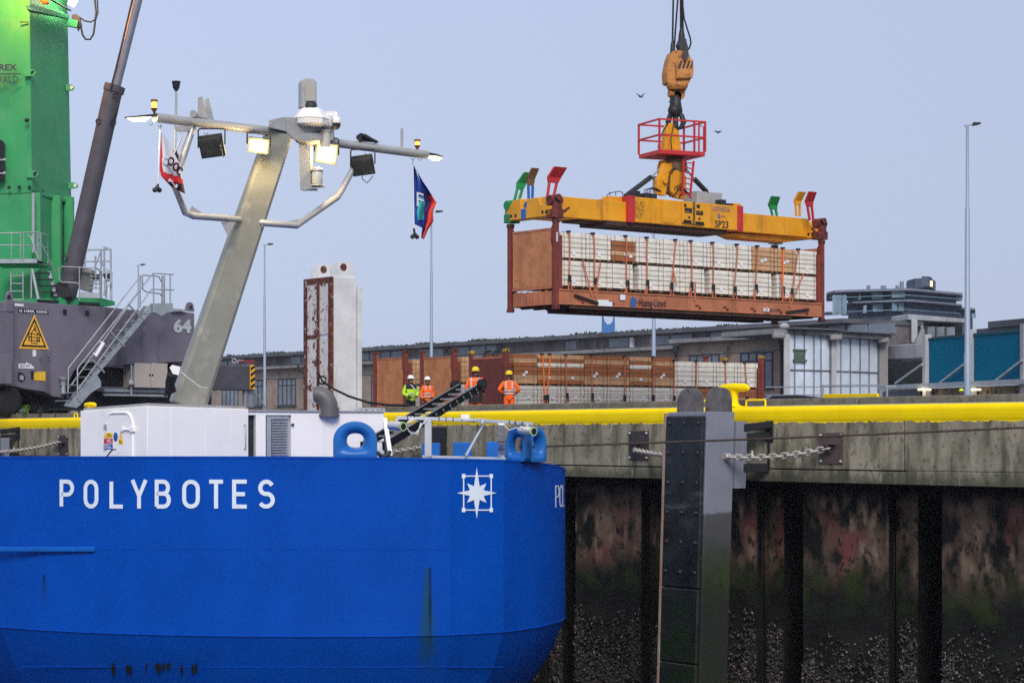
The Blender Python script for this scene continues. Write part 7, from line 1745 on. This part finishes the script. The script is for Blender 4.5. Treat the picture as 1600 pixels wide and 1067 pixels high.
while xr-3.3 > wl+5:
    y0 = 60.0 if xr-3.3 > wm-1 else 60.8; zt2 = 5.70 if y0 == 60 else 5.28; w = 3.2
    if not (xr > wm-.3 and xr-3.3 < wm+.5):
        b = MB(); zb2 = zt2-2.45; 
        wbox(b, xr-w, xr, y0-.02, y0-.004, zb2, zt2, 1)
        for i in range(5): xx = xr-w+i*(w-.1)/4; wbox(b, xx, xx+.10, y0-.07, y0-.021, zb2, zt2, 0)
        for zz in (zb2, zt2-.65, zt2-.1): wbox(b, xr-w, xr, y0-.06, y0-.0215, zz, zz+.09, 0)
        wbox(b, xr-w-.1, xr+.1, y0-.14, y0-.003, zb2-.12, zb2-.002, 0); b.build('window', [m_wframe, m_wglass], wh)
    xr -= dxw; k += 1
b = MB()
for px in (1222, 1057, 470): x = qp(px,600,59.8).x; b.tube([W_(x,59.75 if px > 1000 else 60.5,GZ), W_(x,59.75 if px > 1000 else 60.5,6.3)], .10, 8); b.tube([W_(x,59.75 if px > 1000 else 60.5,5.7), W_(x+.3,59.5,5.9), W_(x+.3,59.3,6.5)], .14, 8)
x = qp(1137,560,59.8).x; b.tube([W_(x,59.8,GZ), W_(x,59.8,6.2)], .05, 6); build_each(b, 'downpipe', m_wframe, wh)
b = MB()
rr = random.Random(8)
xx = wl+20
while xx < wr+5: 
    x1 = xx+rr.uniform(1.0,2.6); wbox(b, xx, x1, 66.15, 66.19, 6.95, 7.6, 0) if rr.random() < .55 else None; xx = x1+.25
b.build('clerestory_panels', m_wglass, wh)['kind'] = 'stuff'
b = MB(); 
for px in (986,1258): x = qp(px,510,65.9).x; wbox(b, x-.18, x+.18, 65.9, 66.14, 6.85, 7.6)
b.build('roof_vent', m_tagw, wh)
b = MB(); c = W_(qp(1222,516,60).x, 60.2, 7.0); b.lathe([(.12,0),(.12,.15),(.34,.25),(.32,.45),(.1,.55)], c, n=12); b.build('roof_vent', m_bconl, wh)
# moss and weeds along the roof edge
b = MB()
for i in range(5200):
    x = rr.uniform(qp(360,560,66).x, qp(1140,510,66).x); dn = mnoise.noise(Vector((x*.35,0,3)))+.25
    if rr.random() > dn*1.6: continue
    hh = rr.uniform(.05,.35)*max(.2,dn+.3); p = QF.M@Vector((x, rr.uniform(65.4,67.5), 8.0)); u = Vector((rr.uniform(-1,1),rr.uniform(-1,1),rr.uniform(.4,1.6))).normalized()*hh; s_ = u.cross(Vector((rr.random(),rr.random(),.1))).normalized()*.09
    b.add([p-s_, p+s_, p+u+s_*.4, p+u-s_*.4], [(0,1,2,3)])
mo = struct(b.build('roof_plants', m_leafd, None), 'stuff')
# ================================================================= glazed hall
gh = thing('glazed_hall', 'glass-fronted hall with green glazing bars and a blind small window, right of the warehouse', 'hall', P(1302, 615, 143), 0)
gA_, gM, gB_ = P(1231,600,139.5), P(1302,600,142), P(1373,600,146); zg = 6.55
def wallp(b, A, B, z0, z1, off=0.0, th=.05, mi=0):
    A = Vector((A.x,A.y,0)); B = Vector((B.x,B.y,0)); d = (B-A).normalized(); n_ = Vector((d.y,-d.x,0)); A1 = A+n_*off; B1 = B+n_*off; A2 = A1-n_*th; B2 = B1-n_*th
    b.hexa([Vector((v.x,v.y,z)) for z in (z0,z1) for v in (A1,B1,B2,A2)], mi)
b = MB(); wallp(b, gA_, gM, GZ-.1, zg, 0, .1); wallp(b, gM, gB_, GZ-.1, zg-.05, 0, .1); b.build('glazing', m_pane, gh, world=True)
b = MB()
for A, B, cols in ((gA_, gM, (1241,1256,1271,1282,1296)), (gM, gB_, (1313,1328,1343,1357,1371))):
    F_g = Frame((A.x,A.y,0), math.atan2(B.y-A.y,B.x-A.x))
    for i, px in enumerate(cols):
        x = F_g.hit(px, 560, 0).x; wd = .05; q = F_g.M@Vector((x,-.06,1.8)); b.beam(q, Vector((q.x,q.y,zg)), wd, .08, up=(0,1,0))
    for z_ in (4.28,): a = F_g.M@Vector((0,-.05,z_)); c = F_g.M@Vector(((B-A).length,-.05,z_)); b.beam(a, c, .045, .07)
for z_, m2 in ((2.2,0),): pass
b.build('glazing_bar', m_clad, gh, world=True)['kind'] = 'stuff'
b = MB(); Fg = Frame((gA_.x,gA_.y,0), math.atan2(gM.y-gA_.y,gM.x-gA_.x))
xa = Fg.hit(1240,560,0).x; xb = Fg.hit(1256,560,0).x; o_ = MB(); o_.box(xa,xb,-.14,-.02,Fg.hit(1240,561,0).z,Fg.hit(1240,548,0).z); o_.box(xa-.1,xb+.1,-.2,-.02,Fg.hit(1240,565,0).z,Fg.hit(1240,561.5,0).z); o_.box(xa-.1,xb+.1,-.2,-.02,Fg.hit(1240,547.5,0).z,Fg.hit(1240,545.5,0).z); b.add([Fg.M@p for p in o_.v], o_.f)
b.build('blind_window', mat('dull_green',(.09,.13,.11),.7,var=.1), gh, world=True)
b = MB()
for pt in (gM,): b.box(pt.x-.16,pt.x+.16,pt.y-.30,pt.y+.1,GZ-.1,zg-.1)
b.box(gA_.x-.25,gA_.x+.12,gA_.y-.1,gA_.y+.3,GZ-.1,zg); b.build('pillar', m_bconl, gh, world=True)
b = MB(); wallp(b, gB_-Vector((.0,0,0)), gB_+Vector((.6,.1,0)), GZ-.1, zg-.2, .12, .5); b.build('side_pillar', m_bconc, gh, world=True)
b = MB(); wallp(b, gA_-Vector((1.2,0,0)), gM, zg+.002, zg+.30, .6, 6, 0); wallp(b, gM+Vector((.02,.01,0)), gB_+Vector((.4,.3,0)), zg-.08, zg+.22, .6, 6, 0); wallp(b, gA_-Vector((.2,0,0)), gM, zg+.31, zg+.42, .9, 7, 1); wallp(b, gM+Vector((.02,.01,0)), gB_+Vector((.5,.3,0)), zg+.23, zg+.34, .9, 7, 1); b.build('roof', [m_bconc, m_roofd], gh, world=True, bevel=.03)
b = MB(); 
for pt in (gM+Vector((.1,-.5,0)), gB_+Vector((.2,-.4,0)), gA_+Vector((-.6,-.3,0))): b = MB(); b.box(pt.x-.45,pt.x+.35,pt.y-.5,pt.y+.2,zg-.30,zg+.06); b.build('roof_bracket', m_bconc, gh, world=True, bevel=.08)
# ================================================================= concrete frame and upper building
cf = thing('loading_building', 'weathered concrete building with brown panels above a dark opening, beside the glazed hall', 'building', P(1410, 615, 150), 0)
b = MB(); a = P(1377,600,148); c = P(1444,600,142); 
b.hexa([P(1377,562,148),P(1441,559,142),P(1441,559,142)+Vector((.5,3,0)),P(1377,562,148)+Vector((.5,3,0)),P(1377,541,148),P(1441,536,142),P(1441,536,142)+Vector((.5,3,0)),P(1377,541,148)+Vector((.5,3,0))])
b.box(P(1374,0,148).x,P(1383,0,148).x,147.9,148.6,GZ-.1,P(0,562,148).z); b.build('frame', m_bconl, cf, world=True, bevel=.04)
b = MB(); b.plate([P(1383,562,148.3),P(1393,559,148),P(1405,558,147),P(1440,557,144),P(1440,563,144),P(1383,566,148.3)], (0,.4,0)); b.build('arch_beam', m_bconl, cf, world=True)
b = MB(); b.box(P(1375,0,150).x,P(1450,0,150).x,150.5,151,GZ-.1,P(0,545,150).z); b.build('interior_shade', m_aptd if False else mat('shade_black',(.012,.016,.02),.9,var=.2), cf, world=True)  # near-black sheet stands in for the shade inside the opening
b = MB(); b.hexa([P(1322,541,160),P(1424,538,152),P(1424,538,152)+Vector((4,8,0)),P(1322,541,160)+Vector((4,8,0)),P(1322,503,160),P(1424,497,152),P(1424,497,152)+Vector((4,8,0)),P(1322,503,160)+Vector((4,8,0))]); b.build('upper_wall', m_cladb, cf, world=True)
b = MB()
for i, px in enumerate(range(1338, 1420, 7)): Yp = 160-(px-1322)/102*8-.12; b.beam(P(px,539,Yp), P(px,503,Yp), .12, .08, up=(0,1,0))
b.build('panel_rib', m_clad, cf, world=True)
b = MB(); b.hexa([P(1300,506,161),P(1425,497,151.5),P(1425,497,151.5)+Vector((5,9,0)),P(1300,506,161)+Vector((5,9,0)),P(1300,501,161),P(1425,491,151.5),P(1425,491,151.5)+Vector((5,9,0)),P(1300,501,161)+Vector((5,9,0))]); b.build('roof', m_roofd, cf, world=True)
b = MB(); b.hexa([P(1420,500,151),P(1516,505,158),P(1516,505,158)+Vector((-2,8,0)),P(1420,500,151)+Vector((-2,8,0)),P(1420,491,151),P(1516,499,158),P(1516,499,158)+Vector((-2,8,0)),P(1420,491,151)+Vector((-2,8,0))])
b.beam(P(1428,500,151.4), P(1428,536,151.4), .42); b.beam(P(1440,513,153), P(1440,500,153), .2); b.build('portico', m_bconl, cf, world=True, bevel=.04)
b = MB(); b.box(P(1425,0,154).x,P(1515,0,154).x,156.5,157,P(0,545,154).z,P(0,503,154).z); b.build('shaded_wall', mat('shade_black',(.012,.016,.02),.9,var=.2), cf, world=True)  # near-black colour puts the portico's shade onto the wall
b = MB()
for i in range(4): b = MB(); x0 = 1434+i*15; b.plate([P(x0,512+i*.4-2,154),P(x0+13,511.5-2+i*.4,154),P(x0+13,528-i*1.5,154),P(x0,529-i*1.5,154)], (0,.05,0), 1); b.beam(P(x0-1,510,153.9), P(x0-1,531,153.9), .12, .1, up=(0,1,0)); b.build('window', [m_wframe, m_wglass], cf, world=True)
b = MB(); b.plate([P(1430,536,150),P(1440,513,150),P(1444,513,150),P(1444,536,150)], (0,.4,0)); b.build('stub_wall', m_bconc, cf, world=True)
# ================================================================= teal shed
te = thing('teal_shed', 'shed with teal wall panels, pale columns and diagonal braces at the right edge', 'shed', P(1500, 615, 116), 0)
tL, tR = P(1446,600,120), P(1720,600,104.5)
FT = Frame((tL.x,tL.y,0), math.atan2(tR.y-tL.y, tR.x-tL.x))
def tb(b, x0,x1,d0,d1,z0,z1,mi=0): bb = MB(); bb.box(x0,x1,d0,d1,z0,z1); b.add([FT.M@p for p in bb.v], bb.f, mi)
ztop = 5.42; xs_ = [FT.hit(px, 560, 0).x for px in (1446, 1516, 1599, 1690)]
def seg(i, z1): b = MB(); tb(b, xs_[i]+.18, xs_[i+1]-.18, .12, .3, 2.9, z1); b.build('panel', m_teal, te, world=True)
seg(0,5.40); seg(1,5.48); seg(2,5.5)
b = MB(); 
for i in range(3): tb(b, xs_[i]+.18, xs_[i+1]-.18, .06, .119, 5.34, 5.42+.04*i)
b.build('panel_cap', mat('teal_dark',(.008,.07,.11),.7,var=.05), te, world=True)
for i, x in enumerate(xs_): b = MB(); tb(b, x-.17, x+.17, -.10, .3, GZ, 5.62+.06*i); b.build('column', m_bconl, te, world=True, bevel=.015)
b = MB(); tb(b, FT.hit(1375,600,-.2).x, xs_[-1], -.35, -.101, 2.66, 2.92); b.build('rail_beam', m_galv, te, world=True)
for pa, ya, pb, yb in ((1399,599,1441,569),(1469,598,1508,568),(1554,596,1597,563)): b = MB(); a = FT.hit(pa,ya,-.15); c = FT.hit(pb,yb,-.15); b.beam(FT.M@a, FT.M@c, .11); b.build('brace', m_galv, te, world=True)
b = MB(); tb(b, xs_[0]+.2, xs_[-1], 3.0, 12, 2.9, 5.95); tb(b, FT.hit(1546,514,3).x, xs_[-1], 2.9, 11.9, 5.95, 6.3); b.build('back_building', m_roofd, te, world=True)
b = MB(); tb(b, FT.hit(1383,610,.5).x, xs_[-1], .5, .7, GZ, 2.66); b.build('lower_wall', mat('tan_wall',(.22,.18,.13),.9,var=.15,scale=1.0,col2=(.12,.10,.08),thr=.5), te, world=True)
b = MB(); tb(b, FT.hit(1380,610,.4).x, FT.hit(1432,610,.4).x, .35, .45, GZ, 2.6); b.build('dark_gate', m_aptd, te, world=True)
for pa, pb in ((1435,1454),(1513,1532)):
    a = FT.hit(pa,608.5,-.15); c = FT.hit(pb,608.5,-.15); b = MB(); b.beam(FT.M@a, FT.M@c, .10, .11); b.build('tube_lamp', m_tube, te, world=True)
    l = bpy.data.lights.new('tube_light', 'POINT'); lo = bpy.data.objects.new('tube_light', l); COL.objects.link(lo); l.energy = 22; l.color = (1,.80,.45); l.shadow_soft_size = .4; lo.location = FT.M@Vector(((a.x+c.x)/2, -.4, a.z-.1))
b = MB(); tb(b, FT.hit(1440,610,.4).x, FT.hit(1441,610,.4).x, .3, .45, GZ, 2.6)
for px in (1456,1487,1543,1556,1588): q = FT.M@FT.hit(px,612,.2); b.sphere(q, .09, 6, 5)
build_each(b, 'fitting', m_dark, te, world=True)
# guard rail, skip, car roof in front of the hall
b = MB(); Yr = 92
def rl(pts, r=.03): b.tube([P(*p) for p in pts], r, 6)
rl([(1196,605,100),(1383,603,96)],.025); rl([(1196,617,100),(1290,617,98)],.02); rl([(1286,601,98),(1286,624,98)],.05); rl([(1386,605,95),(1386,626,95)],.05); rl([(1284,602,98),(1384,601,96)],.02); rl([(1383,604,95),(1400,604,95)],.03)
recenter(tag(b.build('guard_rail', m_galv), 'thin grey guard rail behind the kerb in front of the glazed hall', 'guard rail'))
sk = thing('yellow_skip', 'low yellow metal barrier behind the kerb in front of the glazed hall', 'barrier', P(1325, 618, 84), 0); sk.location.z = GZ; ROOTM[sk.name] = Matrix.Translation(sk.location)
b = MB(); a = P(1288,620,86); c = P(1372,619,83); b.beam(Vector((a.x,a.y,1.60)), Vector((c.x,c.y,1.56)), .10, .16); b.beam(Vector((a.x,a.y,1.2)), Vector((c.x,c.y,1.2)), .1, .25)
for f in (0,.33,.66,1): q = a.lerp(c,f); b.beam(Vector((q.x,q.y+.05,GZ)), Vector((q.x,q.y+.05,1.55)), .10)
b.build('rail', m_yel, sk, world=True, bevel=.01)
car = thing('parked_car', 'dark car behind the kerb in front of the glazed hall, only its roof showing', 'car', (P(1246,620,88).x, 88, GZ), R(0))
b = MB(); prof_ = [(-2.1,.3),(2.1,.3),(2.15,.65),(1.3,.78),(.85,1.13),(-.1,1.23),(-1.1,1.20),(-1.7,.85),(-2.15,.78)]
b.prism(prof_, (0,-.85,0), (1,0,0), (0,0,1), (0,1.7,0)); cbd = b.build('body', mat('car_dark',(.02,.024,.03),.25,.3,var=.05), car, bevel=.12, seg=3)
b = MB(); b.prism([(1.22,.80),(.80,1.09),(-.08,1.17),(-1.08,1.15),(-1.55,.84)], (0,-.862,0), (1,0,0), (0,0,1), (0,1.724,0)); b.build('side_window', mat('dark_window',(.008,.008,.014),.3,var=.2), car)
for sx in (-1.35,1.35):
    for sy in (-.80,.62): b = MB(); b.lathe([(.2,0),(.33,.02),(.33,.18),(.2,.2)], (sx,sy,.33), (0,1,0), 18); b.build('wheel', m_tyre, car)
# ================================================================= apartments in the haze
ap = thing('apartment_block', 'grey apartment block with curved balconies and a flat roof, far behind the concrete building', 'apartment block', P(1405, 640, 262), 0)
Y1, Y2 = 255, 262
def slab_(b, x0, x1, xm, y_top, y_bot, grow=0.0, mi=0, Yf=255):
    """storey slab: rounded left front corner, receding right side"""
    pl = [(x0,Yf+9),(x0+1,Yf+5),(x0+14,Yf+1.2),(x0+40,Yf),(xm,Yf-2.5),(xm+10,Yf-2.3),(x1,Yf+6),(x1,Yf+14),(x0,Yf+18)]
    pts = []; zt = (HZ-y_top)/FOC*Yf; zb_ = (HZ-y_bot)/FOC*Yf
    b.plate([Vector(((px-CX)/FOC*y, y, zb_)) for px, y in pl], (0,0,zt-zb_), mi)
b = MB(); slab_(b, 1291, 1504, 1415, 452.5, 456); slab_(b, 1318, 1503, 1415, 470, 473); slab_(b, 1315, 1524, 1440, 477, 480, Yf=262); b.build('balcony_slab', m_apt, ap, world=True)
b = MB(); slab_(b, 1325, 1494, 1412, 456, 470, Yf=257); slab_(b, 1325, 1494, 1412, 473, 520, Yf=257); slab_(b, 1420, 1520, 1450, 480, 520, Yf=264); b.build('wall', m_aptd, ap, world=True)
b = MB(); slab_(b, 1416, 1462, 1440, 434, 449, Yf=262); pb = b.build('penthouse', m_aptd, ap, world=True)
b = MB(); b.plate([P(1453,439,257.9),P(1456.5,439,257.9),P(1456.5,448,257.9),P(1453,448,257.9)], (0,-.3,0)); b.build('lit_window', m_warm, ap, world=True)
b = MB(); 
for x0, x1, y0, y1 in ((1303,1307,461,491),(1309,1315,461,491),(1316,1323,461,491),(1394,1414,453,465),(1394,1402,473,486),(1404,1412,473,486),(1362,1380,455,468),(1364,1380,475,487),(1350,1354,477,489),(1343,1345,458,468)):
    b = MB(); b.plate([P(x0,y0,255.4 if x0 < 1390 else 253.6),P(x1,y0,255.4 if x0 < 1390 else 253.6),P(x1,y1,255.4 if x0 < 1390 else 253.6),P(x0,y1,255.4 if x0 < 1390 else 253.6)], (0,1.2,0)); b.build('window', m_aptg, ap, world=True)
b = MB(); b.plate([P(1494,463,262),P(1503,463,262),P(1503,471,262),P(1494,471,262)], (0,.1,0)); b.build('glass_screen', m_aptg, ap, world=True); b = MB(); b.plate([P(1518,489,268),P(1525,490,268),P(1525,497,268),P(1518,496,268)], (0,.1,0)); b.build('glass_screen', m_aptg, ap, world=True); b = MB(); b.plate([P(1284,488,262),P(1310,486,262),P(1310,492,262),P(1284,493,262)], (0,.1,0)); b.build('glass_screen', m_aptg, ap, world=True)
b = MB()
for x in (1357,1379,1382,1402,1409): c = P(x,452,262); b.tube([c, c+Vector((0,0,.45))], .22, 8)
b.tube([P(1409,453,262),P(1409,440,262)], .25, 8); b.build('roof_vent', m_apt, ap, world=True)
b = MB(); 
for y0 in (488, 465.5):
    b.tube([P(1296,y0,254.5),P(1330,y0-1,253),P(1415,y0-4.5,251.5),P(1500,y0+2,259)], .05, 5)
b.build('balcony_rail', m_aptg, ap, world=True)
# far blue structure between quay and rack
b = MB(); Yb = 320
pl = [(941,523),(941.5,491),(943,495),(945,502),(949,507),(954,506),(958,501),(960.5,491),(961,523)]
b.plate([P(x,y,Yb) for x, y in pl], (0,2.5,0)); recenter(tag(b.build('blue_horned_tower', m_blueh), 'distant blue structure with two upright horns beyond the warehouse roof', 'tower'))
# far tree line beyond the warehouse
b = MB(); rr = random.Random(4)
for i in range(9000):
    px = rr.uniform(345,560); base_y = 566-(px-360)*.035; n_ = mnoise.noise(Vector((px*.05,1,0)))*4+mnoise.noise(Vector((px*.2,5,0)))*2
    py = base_y+14 - rr.random()**.5*(14+n_); p = P(px, py, 285+rr.uniform(-6,6)); u = Vector((rr.uniform(-1,1),rr.uniform(-1,1),rr.uniform(-.3,1))).normalized()*.35; s_ = u.cross(Vector((rr.random(),rr.random(),.3))).normalized()*.2
    b.add([p, p+u*.5+s_, p+u, p+u*.5-s_], [(0,1,2,3)])
struct(b.build('tree_line', m_leafd, None), 'stuff')
# ================================================================= damp evening air
hm = bpy.data.materials.new('haze'); hm.use_nodes = True; hn = hm.node_tree; hn.nodes.clear()
ho = hn.nodes.new('ShaderNodeOutputMaterial'); hv = hn.nodes.new('ShaderNodeVolumePrincipled')
hv.inputs['Color'].default_value = (0.80, 0.86, 1.0, 1); hv.inputs['Density'].default_value = 0.00016; hv.inputs['Anisotropy'].default_value = 0.2
hn.links.new(hv.outputs[0], ho.inputs['Volume'])
b = MB(); b.box(-330, 260, -45, 460, -9.3, 34); struct(b.build('haze', hm), 'stuff')
SC.cycles.volume_bounces = 0
